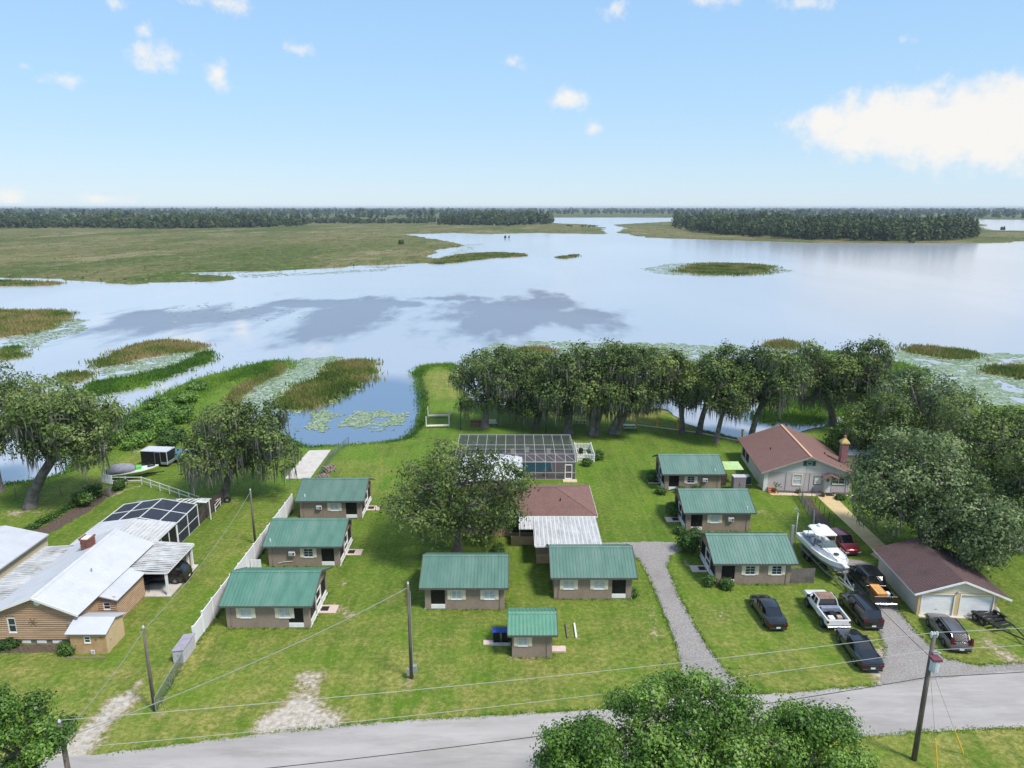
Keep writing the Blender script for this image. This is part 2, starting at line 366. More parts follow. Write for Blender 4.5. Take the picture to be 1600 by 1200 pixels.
def ground_mat():
    m = bpy.data.materials.new('lawn'); m.use_nodes = True; nt = m.node_tree; nt.nodes.clear(); L = nt.links
    def N(t): return nt.nodes.new(t)
    geo = N('ShaderNodeNewGeometry')
    def noise(scale, detail=5, rough=0.6, st=None):
        v = geo.outputs['Position']
        if st: mp = N('ShaderNodeMapping'); mp.inputs['Scale'].default_value = st; mp.inputs['Rotation'].default_value = (0, 0, 0.2); L.new(v, mp.inputs[0]); v = mp.outputs[0]
        n = N('ShaderNodeTexNoise'); n.inputs['Scale'].default_value = scale; n.inputs['Detail'].default_value = detail; n.inputs['Roughness'].default_value = rough; L.new(v, n.inputs['Vector']); return n.outputs['Fac']
    def rng_(v, a, b, lo=0, hi=1):
        r = N('ShaderNodeMapRange'); L.new(v, r.inputs[0]); r.inputs[1].default_value = a; r.inputs[2].default_value = b; r.inputs[3].default_value = lo; r.inputs[4].default_value = hi; return r.outputs[0]
    def mix(f, a, b, bt='MIX'):
        x = N('ShaderNodeMix'); x.data_type = 'RGBA'; x.blend_type = bt
        for i, q in ((0, f), (6, a), (7, b)):
            if isinstance(q, (int, float)): x.inputs[i].default_value = q
            elif isinstance(q, tuple): x.inputs[i].default_value = (*q, 1)
            else: L.new(q, x.inputs[i])
        return x.outputs[2]
    def mth(op, a, b):
        x = N('ShaderNodeMath'); x.operation = op
        for i, q in ((0, a), (1, b)):
            if isinstance(q, (int, float)): x.inputs[i].default_value = q
            else: L.new(q, x.inputs[i])
        return x.outputs[0]
    def at(n): a = N('ShaderNodeAttribute'); a.attribute_name = n; return a.outputs['Fac']
    big, med, fine, tiny = noise(0.055, 4), noise(0.42, 6, .65), noise(2.6, 5, .7), noise(11, 3, .7)
    blot = noise(0.17, 6, .7)
    streak = noise(0.9, 3, .6, (1.0, 0.09, 1)); cross = noise(.8, 3, .6, (.10, 1.2, 1))
    c = mix(rng_(big, .35, .65), (0.086, 0.185, 0.015), (0.172, 0.252, 0.025))
    c = mix(mth('MULTIPLY', at('lush'), .7), c, (0.105, 0.255, 0.016))
    c = mix(rng_(blot, .44, .58), c, mix(.85, c, (0.055, 0.138, 0.009)))
    dryf = mth('MULTIPLY', rng_(mth('ADD', mth('ADD', mth('MULTIPLY', med, .6), mth('MULTIPLY', blot, .5)), mth('MULTIPLY', streak, .3)), .58, .86), mth('ADD', mth('MULTIPLY', at('dry'), 1.45), 0.2))
    c = mix(dryf, c, mix(rng_(fine, .4, .6), (0.33, 0.275, 0.07), (0.48, 0.385, 0.14)))
    c = mix(rng_(streak, .38, .68, 0, .42), c, (0.220, 0.298, 0.040))
    c = mix(rng_(cross, .45, .7, 0, .25), c, (0.105, 0.195, 0.018))
    c = mix(rng_(fine, .36, .6), mix(.42, c, (0.040, 0.090, 0.010)), c)
    c = mix(rng_(fine, .54, .72, 0, .8), c, mix(.6, c, (0.34, 0.32, 0.08)))
    c = mix(rng_(tiny, .38, .62), mix(.36, c, (0.02, 0.04, 0.006)), c)
    # bare sand, straw and litter
    dv = mth('ADD', at('dirt'), mth('ADD', rng_(med, .25, .75, -.33, .33), rng_(fine, .2, .8, -.42, .42)))
    c = mix(rng_(dv, .34, .62), c, mix(rng_(fine, .3, .7), (0.25, 0.19, 0.11), (0.30, 0.27, 0.12)))
    c = mix(rng_(dv, .55, .9), c, mix(rng_(fine, .35, .65), (0.34, 0.28, 0.215), (0.56, 0.51, 0.44)))
    # wet mud just at the water's edge
    sp = N('ShaderNodeSeparateXYZ'); L.new(geo.outputs['Position'], sp.inputs[0])
    c = mix(rng_(sp.outputs[2], -0.12, -0.40), c, (0.055, 0.065, 0.022))
    b = N('ShaderNodeBsdfPrincipled'); L.new(c, b.inputs['Base Color']); b.inputs['Roughness'].default_value = .95; b.inputs['Specular IOR Level'].default_value = .15
    h = mth('ADD', mth('MULTIPLY', fine, .7), mth('MULTIPLY', tiny, .3)); bp = N('ShaderNodeBump'); bp.inputs['Strength'].default_value = .7; bp.inputs['Distance'].default_value = .16
    L.new(h, bp.inputs['Height']); L.new(bp.outputs[0], b.inputs['Normal'])
    o = N('ShaderNodeOutputMaterial'); L.new(b.outputs[0], o.inputs[0]); return m
build_ground()

def lake_mat():
    m = bpy.data.materials.new('lake_water'); m.use_nodes = True; nt = m.node_tree; nt.nodes.clear(); L = nt.links
    def N(t): return nt.nodes.new(t)
    geo = N('ShaderNodeNewGeometry'); P = geo.outputs['Position']
    def noise(scale, detail, st, rough=.55):
        mp = N('ShaderNodeMapping'); mp.inputs['Scale'].default_value = st; L.new(P, mp.inputs[0])
        n = N('ShaderNodeTexNoise'); n.inputs['Scale'].default_value = scale; n.inputs['Detail'].default_value = detail; n.inputs['Roughness'].default_value = rough; L.new(mp.outputs[0], n.inputs['Vector']); return n.outputs['Fac']
    def mth(op, a, b):
        x = N('ShaderNodeMath'); x.operation = op
        for i, q in ((0, a), (1, b)):
            if isinstance(q, (int, float)): x.inputs[i].default_value = q
            else: L.new(q, x.inputs[i])
        return x.outputs[0]
    def rng_(v, a, b, lo=0, hi=1):
        r = N('ShaderNodeMapRange'); r.interpolation_type = 'SMOOTHSTEP'; L.new(v, r.inputs[0]); r.inputs[1].default_value = a; r.inputs[2].default_value = b; r.inputs[3].default_value = lo; r.inputs[4].default_value = hi; return r.outputs[0]
    # dark cloud reflections painted into the water colour, with rougher ripples there
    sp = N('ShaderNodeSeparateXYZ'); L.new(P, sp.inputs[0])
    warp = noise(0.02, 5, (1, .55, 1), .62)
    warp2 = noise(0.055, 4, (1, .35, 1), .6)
    refl = None
    for (x, y, rx, ry, k) in CLOUD_REFL:
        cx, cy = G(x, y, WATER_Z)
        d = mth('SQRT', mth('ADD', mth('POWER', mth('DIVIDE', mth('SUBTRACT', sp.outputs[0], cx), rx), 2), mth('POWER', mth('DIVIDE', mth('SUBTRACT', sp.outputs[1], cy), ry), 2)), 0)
        q = mth('MULTIPLY', mth('SUBTRACT', 1.15, d), k); refl = q if refl is None else mth('MAXIMUM', refl, q)
    refl = mth('ADD', refl, mth('ADD', rng_(warp, .25, .75, -.55, .55), rng_(warp2, .25, .75, -.6, .6)))
    refl = rng_(refl, .05, .85)
    soft = rng_(noise(0.006, 4, (1, .3, 1)), .4, .68)
    b = N('ShaderNodeBsdfPrincipled')
    b.inputs['Base Color'].default_value = (0.115, 0.135, 0.175, 1); b.inputs['IOR'].default_value = WATER_IOR
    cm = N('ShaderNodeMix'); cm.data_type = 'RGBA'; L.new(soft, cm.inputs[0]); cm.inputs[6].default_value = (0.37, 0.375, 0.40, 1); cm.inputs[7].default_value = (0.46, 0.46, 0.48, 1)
    c2 = N('ShaderNodeMix'); c2.data_type = 'RGBA'; L.new(refl, c2.inputs[0]); L.new(cm.outputs[2], c2.inputs[6]); c2.inputs[7].default_value = (0.165, 0.18, 0.225, 1)
    # the pond behind the spit: its blue sky reflection is painted into the colour
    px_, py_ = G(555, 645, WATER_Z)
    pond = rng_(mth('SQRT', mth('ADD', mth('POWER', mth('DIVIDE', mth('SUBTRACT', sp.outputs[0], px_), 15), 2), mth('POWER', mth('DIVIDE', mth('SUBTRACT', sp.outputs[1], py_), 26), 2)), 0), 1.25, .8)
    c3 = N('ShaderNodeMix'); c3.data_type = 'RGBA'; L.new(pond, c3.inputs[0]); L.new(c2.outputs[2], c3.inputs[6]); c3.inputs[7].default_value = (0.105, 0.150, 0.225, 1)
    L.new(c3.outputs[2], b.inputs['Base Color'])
    calm = rng_(mth('SQRT', mth('ADD', mth('POWER', mth('DIVIDE', mth('ADD', sp.outputs[0], 50), 95), 2), mth('POWER', mth('DIVIDE', mth('SUBTRACT', sp.outputs[1], 175), 95), 2)), 0), .8, 1.6, .03, .17)
    L.new(mth('ADD', mth('MULTIPLY', refl, .26), calm), b.inputs['Roughness'])
    L.new(mth('MAXIMUM', mth('SUBTRACT', rng_(calm, .035, .12, 3.4, WATER_IOR), mth('MULTIPLY', refl, 1.9)), 1.33), b.inputs['IOR'])
    w1, w2 = noise(1.5, 3, (.55, 1.2, 1)), noise(.16, 4, (.5, 1.2, 1))
    h = mth('ADD', mth('MULTIPLY', w1, .05), mth('MULTIPLY', w2, .30))
    bp = N('ShaderNodeBump'); L.new(mth('ADD', mth('MULTIPLY', refl, .28), rng_(calm, .03, .17, .035, .10)), bp.inputs['Strength']); bp.inputs['Distance'].default_value = .6
    L.new(h, bp.inputs['Height']); L.new(bp.outputs[0], b.inputs['Normal'])
    o = N('ShaderNodeOutputMaterial'); L.new(b.outputs[0], o.inputs[0]); return m
CLOUD_REFL = [(310,498,24,46,1.3),(380,486,14,20,1.1),(540,496,17,58,1.5),(600,474,20,18,1.2),(790,488,31,62,1.5),(900,498,20,36,1.2),(480,474,30,14,1.0),(220,490,18,20,.9),(690,466,30,14,1.1)]  # patches where grey cloud reflections are coloured into the lake
WATER_IOR = 1.85
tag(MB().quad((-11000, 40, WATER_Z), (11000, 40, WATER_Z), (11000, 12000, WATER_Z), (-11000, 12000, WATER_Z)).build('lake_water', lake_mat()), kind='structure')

def sheet(name, pts, m, z=0.006, jit=0.05, sub=6, th=0.0, kind='structure'):
    line = [Vector((x, y, 0)) for x, y in pts]; out = []
    for i in range(len(line)):
        a, b = line[i], line[(i + 1) % len(line)]; n = max(1, int((b - a).length / 0.4)) if jit else 1
        for k in range(n):
            q = a.lerp(b, k / n); out.append(Vector((q.x + random.gauss(0, jit), q.y + random.gauss(0, jit), z)) if jit else Vector((q.x, q.y, z)))
    tri = mgeo.tessellate_polygon([out]); b = MB(); b.v = [tuple(q) for q in out]; b.f = [tuple(t) for t in tri]
    if th:
        n = len(out); b.v += [(q.x, q.y, z - th) for q in out]; b.f += [(i, (i + 1) % n, n + (i + 1) % n, n + i) for i in range(n)]
    o = b.build(name, m); tag(o, kind=kind); return o
asphalt = mat('old_asphalt', (0.36, 0.325, 0.305), .9, .10, .35, bump=.35, bscale=30, c2=(0.44, 0.405, 0.38), dirt=(0.27, 0.24, 0.215), dirt_amt=.9, dirt_scale=.5, stretch=(.3, 1.5, 1))
gravel = mat('grey_gravel', (0.25, 0.228, 0.215), .95, .30, 7, bump=.9, bscale=14, c2=(0.41, 0.37, 0.34), dirt=(0.19, 0.165, 0.14), dirt_amt=.6, dirt_scale=.45)
concrete = mat('pale_concrete', (0.55, 0.50, 0.45), .9, .12, 1.2, bump=.15, dirt=(0.33, 0.29, 0.25), dirt_amt=.65, dirt_scale=.8)
tan_walk = mat('tan_concrete_walk', (0.60, 0.45, 0.24), .9, .10, 1.0, bump=.15, dirt=(0.45, 0.32, 0.17), dirt_amt=.6, dirt_scale=.6)
pink_slab = mat('pinkish_paver', (0.62, 0.47, 0.42), .9, .1, 2, dirt=(0.45, 0.36, 0.3), dirt_amt=.5)
mulch = mat('brown_mulch', (0.085, 0.055, 0.04), .95, .45, 5, bump=.8, bscale=12, c2=(0.17, 0.12, 0.09))

def build_road():
    Np = [(-260, 7.0), (-90, 29.8)] + [G(*p) for p in ((170,1177),(400,1147),(600,1128),(850,1113),(980,1105),(1060,1090),(1140,1085),(1230,1083),(1375,1070),(1480,1058),(1600,1045))] + [(90, 54.0), (260, 77)]
    b = MB(); xs = np.arange(-250, 250, 0.5); top = np.interp(xs, [p[0] for p in Np], [p[1] for p in Np])
    sp = [(-260, 1.6), (-90, 24.5), (-26, 33.2), (12.4, 38.8), (22.8, 39.9), (27.3, 40.4), (34.4, 40.9), (60, 44.2), (260, 71)]
    bot = np.interp(xs, [p[0] for p in sp], [p[1] for p in sp]); k = len(xs)
    cs = [0, .04, .5, .96, 1]
    for j, t in enumerate(cs):
        for i in range(k):
            e = (random.gauss(0, .07) if j in (0, 4) else 0); zz = 0.008 + 0.04 * (1 - (2 * t - 1) ** 2)
            b.v.append((xs[i], bot[i] * (1 - t) + top[i] * t + e, zz if j not in (0, 4) else 0.004))
    for j in range(4):
        for i in range(k - 1): b.f.append((j * k + i, j * k + i + 1, (j + 1) * k + i + 1, (j + 1) * k + i))
    tag(b.build('road', asphalt, smooth=True), kind='structure')
build_road()
sheet('gravel_driveway', [G(*p) for p in ((1066,1078),(1062,1030),(1052,995),(1036,955),(1020,915),(1003,880),(985,862),(945,856),(940,848),(1030,846),(1060,848),(1066,860),(1048,868),(1042,884),(1060,930),(1080,968),(1102,1005),(1128,1042),(1152,1066),(1140,1084),(1090,1088))], gravel, .0095, .06)
sheet('gravel_parking_drive', [G(*p) for p in ((1378,1071),(1376,1040),(1384,1012),(1368,975),(1345,930),(1318,900),(1290,882),(1312,872),(1345,876),(1368,884),(1385,920),(1404,954),(1428,985),(1452,1008),(1478,1030),(1530,1040),(1600,1036),(1600,1046),(1480,1060))], gravel, .0135, .06)
sheet('concrete_walk', [G(*p) for p in ((1277,776),(1300,771),(1345,816),(1401,868),(1425,900),(1450,935),(1428,942),(1388,893),(1374,876),(1360,866),(1366,862),(1330,826))], tan_walk, .012, 0)
sheet('concrete_terrace', [G(*p) for p in ((1181,757),(1192,756),(1210,764),(1275,768),(1279,775.5),(1206,773.5))], tan_walk, .018, 0)
sheet('boat_ramp_pad', [G(*p) for p in ((445,748),(484,748),(517,703),(483,704))], concrete, .03, .02, th=.06)
sheet('mulch_path', [G(*p) for p in ((1251,778),(1268,777),(1272,786),(1302,826),(1282,830),(1266,806))], mulch, .008, .05)
sheet('brick_soil_bed', [G(*p) for p in ((40,838),(62,842),(128,806),(165,780),(185,768),(165,762),(120,792),(80,815))], mulch, .008, .1)
sheet('house_flower_bed', [(-41.5, 49.0), (-34.6, 49.2), (-34.6, 50.2), (-41.5, 50.2)], mulch, .008, .03)

# ---------------------------------------------------------------- water plants, marsh and woods
def sample_poly(poly, n):
    xs = [p[0] for p in poly]; ys = [p[1] for p in poly]; out = np.zeros((0, 2))
    while len(out) < n:
        q = np.stack([rng.uniform(min(xs), max(xs), n * 2), rng.uniform(min(ys), max(ys), n * 2)], 1); q = q[in_poly(q[:, 0], q[:, 1], poly)]; out = np.concatenate([out, q])
        if len(q) == 0: break
    return out[:n]
pad_m = leaf_mat('lily_pad', (0.085, 0.145, 0.045), (0.20, 0.275, 0.125), (0.44, 0.49, 0.35), trans=.05, rough=.38)
reed_m = leaf_mat('marsh_reed', (0.070, 0.120, 0.020), (0.160, 0.205, 0.038), (0.33, 0.255, 0.105), trans=.3, rough=.8)
green_reed_m = leaf_mat('green_reed', (0.060, 0.145, 0.014), (0.115, 0.235, 0.022), (0.21, 0.33, 0.045), trans=.3, rough=.8)
def blades(name, pts, h, w, m, z0=WATER_Z, per=3, spread=.3, label=None, tshift=0.0, parent=None, lean=.35):
    n = len(pts) * per; P = np.repeat(pts, per, 0) + rng.normal(0, spread, (n, 2)); hh = h * rng.uniform(.55, 1.15, n); a = rng.uniform(0, math.pi, n); ww = w * rng.uniform(.6, 1.3, n)
    ln = rng.normal(0, lean, (n, 2)) * hh[:, None]
    z = np.full(n, z0); A = np.stack([P[:, 0] - ww * np.cos(a), P[:, 1] - ww * np.sin(a), z], 1); B = np.stack([P[:, 0] + ww * np.cos(a), P[:, 1] + ww * np.sin(a), z], 1)
    Cc = np.stack([P[:, 0] + ln[:, 0], P[:, 1] + ln[:, 1], z + hh], 1)
    V = np.stack([A, B, Cc], 1).reshape(-1, 3); F = np.arange(n * 3).reshape(n, 3)
    nz = np.clip(.40 + tshift + .85 * noise2(P[:, 0], P[:, 1], .12, 7.7) + rng.normal(0, .16, n), 0, 1)
    t = np.repeat(nz, 3)
    o = np_mesh(name, V, F, m, t, parent)
    if not parent: tag(o, label, 'reeds', kind='stuff')
    return o
def pads(name, pxpoly, n, label, thr=-.1, sc=.22, rmin=.22, rmax=.5):
    poly = [G(x, y, WATER_Z) for x, y in pxpoly]; p = sample_poly(poly, n); nz = noise2(p[:, 0], p[:, 1], sc, 4.2) + .5 * noise2(p[:, 0], p[:, 1], sc * 3, 1.2)
    d = seg_dist(p[:, 0], p[:, 1], poly, True); p = p[nz + np.clip(d / 4 - .6, -.6, .25) > thr]; n = len(p)
    r = rng.uniform(rmin, rmax, n); V = np.zeros((n, 7, 3)); a0 = rng.uniform(0, 6.28, n)
    for k in range(7):
        a = a0 + k / 7 * 6.283; q = r * rng.uniform(.75, 1.1, n); V[:, k, 0] = p[:, 0] + q * np.cos(a); V[:, k, 1] = p[:, 1] + q * np.sin(a); V[:, k, 2] = WATER_Z + .012 + rng.uniform(0, .05, n)
    o = np_mesh(name, V.reshape(-1, 3), np.arange(n * 7).reshape(n, 7), pad_m, np.repeat(np.clip(rng.normal(.55, .26, n), 0, 1), 7)); tag(o, label, 'lily pads', kind='stuff'); return o
def island(name, pxpoly, label, n, h=1.3, w=.16, m=None, tshift=0.0, top=.02):
    poly = smooth_line([G(x, y, WATER_Z) for x, y in pxpoly] + [G(*pxpoly[0], WATER_Z)], 7, .6)[:-1]
    # the root mat is a low mud bank, the reeds stand on it
    line = [Vector((x, y, WATER_Z + top)) for x, y in poly]; b = MB(); k = len(line); b.v = [tuple(q) for q in line] + [(q.x, q.y, WATER_Z - .5) for q in line]
    b.f = [tuple(t) for t in mgeo.tessellate_polygon([line])] + [(i, (i + 1) % k, k + (i + 1) % k, k + i) for i in range(k)]
    o = b.build(name, mud); tag(o, label, 'reeds', kind='stuff')
    P_ = sample_poly(poly, n); bd = np.array([poly[random.randrange(len(poly))] for _ in range(n // 4)]) + rng.normal(0, 1.1 if h < 1.5 else 4, (n // 4, 2)); P_ = np.concatenate([P_, bd]); blades('reed_blades', P_, h * .72, w, m or reed_m, WATER_Z, 3, .55 if h < 1.5 else 1.2, parent=o, tshift=tshift)['kind'] = 'stuff'
    return o
mud = mat('reed_root_mat', (0.12, 0.13, 0.035), .9, .4, .6, c2=(0.21, 0.20, 0.06))
island('reed_bed', [(155,566),(200,545),(255,534),(310,540),(300,548),(255,552),(205,562),(165,572)], 'curved brownish reed bed in the lake, upper left', 2200, tshift=.15)
island('reed_bed', [(125,618),(150,600),(215,590),(270,575),(325,552),(320,566),(270,584),(228,602),(160,616)], 'long narrow green reed bed nearest the left oak', 2600, tshift=-.15, m=green_reed_m)
island('reed_bed', [(435,632),(470,606),(512,588),(520,572),(556,566),(578,570),(572,590),(545,608),(515,625),(480,638)], 'reed bed in the pond between lily pads', 3600, tshift=.05)
island('reed_bed', [(-40,528),(-40,488),(40,486),(100,488),(96,502),(60,518),(0,526)], 'reed bed cut by the left edge of the picture', 2600, tshift=.25)
island('reed_tuft', [(98,588),(112,583),(132,584),(136,590),(118,596),(100,596)], 'small round reed tuft on open water', 260, h=1.1, tshift=.2)
island('reed_tuft', [(-12,552),(18,548),(36,554),(30,559),(0,561)], 'low reed tuft at the left picture edge', 320, h=1.0, tshift=.2)
island('reed_tuft', [(8,545),(22,541),(32,544),(20,548)], 'tiny green reed clump above a larger tuft', 110, h=.8, m=green_reed_m)
island('reed_bed', [(1065,424),(1090,414),(1150,413),(1195,417),(1185,426),(1120,429)], 'flat brown-green reed island far out on the lake', 3000, h=1.6, w=.35, tshift=.1)
island('reed_bed', [(1420,547),(1450,543),(1510,550),(1518,558),(1480,559),(1435,552)], 'thin yellow reed bed right of the oaks', 1200, tshift=.3)
island('reed_bed', [(1545,582),(1570,574),(1660,576),(1660,592),(1590,590)], 'yellow reed bed at the right picture edge', 1400, tshift=.35)
island('reed_bed', [(795,556),(812,546),(850,545),(860,552),(840,560)], 'yellow reed clump behind the lakeside oaks', 500, tshift=.35)
island('reed_bed', [(1198,542),(1215,533),(1240,537),(1238,546)], 'yellow reed clump between two oak crowns', 400, tshift=.4)
island('canal_bank_reeds', [(1195,655),(1205,600),(1222,570),(1270,556),(1340,556),(1420,575),(1430,605),(1350,640),(1270,657)], 'bright green reeds on the far bank of the canal', 9000, h=1.0, m=green_reed_m, tshift=.25)
pads('lily_pads', [(365,640),(372,612),(400,592),(440,575),(470,560),(540,555),(585,562),(590,575),(560,610),(520,632),(480,645),(430,645),(380,652)], 5200, 'pale lily pads around the reed bed in the pond', -.25)
pads('lily_pads', [(470,640),(540,636),(650,640),(655,665),(620,680),(560,672),(500,690),(455,680)], 6500, 'scattered lily pads on the blue pond water', .16, .3, .12, .3)
pads('lily_pads', [(150,575),(200,548),(300,530),(350,548),(330,565),(250,580),(200,592),(140,600)], 3400, 'lily pads around the curved reed bed', -.02)
pads('lily_pads', [(-20,545),(0,528),(60,512),(105,492),(150,500),(140,520),(80,540),(20,556)], 2600, 'lily pads beside the reed bed at the left edge', .02)
pads('lily_pads', [(100,745),(135,690),(150,694),(130,718),(118,738)], 900, 'lily pads in the small inlet under the left oak', -.3)
pads('lily_pads', [(725,556),(760,536),(850,532),(1000,534),(1200,540),(1200,566),(1000,580),(850,580),(740,572)], 11000, 'broad belt of lily pads behind the lakeside oaks', -.02)
pads('lily_pads', [(1360,552),(1420,543),(1700,555),(1700,680),(1500,640),(1440,600),(1380,580)], 15000, 'wide field of lily pads right of the oaks', -.02)
pads('lily_pads', [(1000,420),(1040,412),(1120,409),(1200,413),(1245,424),(1200,430),(1100,432),(1020,428)], 4200, 'ring of lily pads round the far reed island', -.15, rmin=.35, rmax=.9)
pads('lily_pads', [(240,488),(300,470),(480,486),(500,505),(380,500),(260,505)], 70, 'few dark pads drifting on the open lake', -.5, rmin=.3, rmax=.8)

def far_land(name, pxpoly, m, n_in, zt, hgt, label=None, kind='structure', jit=4.2, step=8.0):
    poly = [G(x, y, WATER_Z) for x, y in pxpoly]; dense = []
    for i in range(len(poly)):
        a = Vector(poly[i]); b = Vector(poly[(i + 1) % len(poly)]); L_ = (b - a).length; st = max(step, a.length * .016); k = max(1, min(90, int(L_ / st)))
        j = jit * a.length / 500
        for q in range(k):
            p = a.lerp(b, q / k); w = mnoise.noise((p.x * .02, p.y * .02, 1.3)) * j * 1.6
            dense.append((p.x + w + random.gauss(0, j * .25), p.y + mnoise.noise((p.x * .015, p.y * .015, 8.3)) * j * 2.0 + random.gauss(0, j * .3)))
    ins = sample_poly(dense, n_in); dd = seg_dist(ins[:, 0], ins[:, 1], dense, True); ins = ins[dd > .8]
    V = [Vector(p) for p in dense] + [Vector(p) for p in ins]; k = len(dense)
    vo, eo, fo, ov, _, _ = mgeo.delaunay_2d_cdt(V, [(i, (i + 1) % k) for i in range(k)], [], 1, 1e-4)
    b = MB()
    for p, src in zip(vo, ov):
        rim = any(s < k for s in src); b.v.append((p.x, p.y, WATER_Z - .15 if rim else zt + random.uniform(0, hgt)))
    b.f = [tuple(f) for f in fo]; o = b.build(name, m, fix=False)
    me = o.data
    if me.polygons and me.polygons[0].normal.z < 0: me.flip_normals()
    tag(o, label, None, kind=kind); return o, dense
def marsh_mat(name, a, b_, c_, rough=.95):
    m = bpy.data.materials.new(name); m.use_nodes = True; nt = m.node_tree; L = nt.links; b = nt.nodes['Principled BSDF']; geo = nt.nodes.new('ShaderNodeNewGeometry')
    prev = None
    for sc, colr, lo, hi, st in ((.012, b_, .38, .62, (1, .6, 1)), (.006, (.055, .092, .016), .49, .58, (1, .25, 1)), (.022, (.26, .215, .125), .53, .63, (.7, .3, 1)), (.05, c_, .5, .66, (1, .35, 1)), (.11, tuple(q * .42 for q in a), .50, .68, (1, .5, 1)), (.32, tuple(q * 1.45 for q in b_), .52, .72, (1, .6, 1)), (.9, tuple(q * .45 for q in a), .52, .72, (1, .6, 1))):
        mp = nt.nodes.new('ShaderNodeMapping'); mp.inputs['Scale'].default_value = st; L.new(geo.outputs['Position'], mp.inputs[0])
        n = nt.nodes.new('ShaderNodeTexNoise'); n.inputs['Scale'].default_value = sc; n.inputs['Detail'].default_value = 6; n.inputs['Roughness'].default_value = .68; L.new(mp.outputs[0], n.inputs['Vector'])
        r = nt.nodes.new('ShaderNodeMapRange'); L.new(n.outputs['Fac'], r.inputs[0]); r.inputs[1].default_value = lo; r.inputs[2].default_value = hi; r.inputs[4].default_value = .85
        x = nt.nodes.new('ShaderNodeMix'); x.data_type = 'RGBA'; L.new(r.outputs[0], x.inputs[0])
        if prev is None: x.inputs[6].default_value = (*a, 1)
        else: L.new(prev, x.inputs[6])
        x.inputs[7].default_value = (*colr, 1); prev = x.outputs[2]
    L.new(prev, b.inputs['Base Color']); b.inputs['Roughness'].default_value = rough; b.inputs['Specular IOR Level'].default_value = .1
    return m
marsh_m = marsh_mat('marsh_grass', (0.100, 0.110, 0.034), (0.215, 0.180, 0.085), (0.065, 0.115, 0.016))
far_m = marsh_mat('far_fields', (0.075, 0.100, 0.032), (0.13, 0.145, 0.05), (0.05, 0.075, 0.02))
_, m1 = far_land('marsh', [(-500,436),(0,436),(60,437),(130,441),(210,444),(280,442),(330,441),(372,437),(345,431),(285,427),(372,424),(430,424),(500,419),(560,415),(620,414),(668,412),(690,405),(672,399),(690,391),(722,385),(708,378),(680,374),(645,369),(640,366),(700,364),(760,366),(850,364),(945,366),(948,360),(930,352),(865,349),(700,347.5),(480,347),(0,347),(-700,348)], marsh_m, 14000, -.05, .75, step=5)
_, m2 = far_land('marsh', [(966,364),(1010,371),(1120,375),(1260,379),(1400,381),(1530,380),(1600,377),(2100,380),(2100,356),(1600,361),(1540,360),(1535,352),(1480,347),(1050,346.5),(985,350),(958,351),(978,356)], marsh_m, 6000, -.05, .7, step=6)
_, m3 = far_land('far_shore', [(-1500,348.5),(0,348),(300,347.6),(480,347.6),(700,347.6),(862,347),(872,340.5),(1045,340.5),(1054,345),(1300,343),(1535,343),(1600,345),(3000,345),(3000,325),(-1500,325)], far_m, 5000, .15, 1.0, jit=6, step=30)
for nm, px, lb, k in (('marsh_strip', [(-60,441),(0,439),(70,441),(90,444),(40,447),(-60,446)], 'low strip of marsh grass at the left picture edge', 900), ('marsh_strip', [(672,408),(720,398),(770,395),(815,397),(812,401),(760,404),(715,410),(680,412)], 'broken strip of reeds at the marsh tip', 2200), ('marsh_strip', [(868,402),(900,398),(898,402),(880,404)], 'tiny reed islet in the middle of the lake', 250),
                        ('marsh_strip', [(1045,352),(1075,347),(1090,350),(1060,356)], 'tuft of reeds at the wood edge', 300)):
    island(nm, px, lb, k, h=1.3, w=.35, tshift=.1)
blades('marsh_reeds', sample_poly(m1, 42000), 1.3, .6, reed_m, -.3, 1, .3, 'olive reeds covering the wide marsh beyond the lake', .12)
blades('marsh_reeds', sample_poly(m2, 9000), 1.4, .6, reed_m, -.3, 1, .3, 'olive reeds along the far right lake shore', .05)
pads('lily_pads', [(290,427),(372,424),(440,424),(560,416),(640,415),(600,424),(480,430),(380,436),(330,434)], 1500, 'pads and debris along the marsh edge', .12, .05, .3, .9)
pads('lily_pads', [(668,412),(700,395),(725,382),(760,380),(740,392),(800,395),(780,402),(720,412)], 900, 'pads scattered off the marsh point', .0, .05, .4, 1.1)

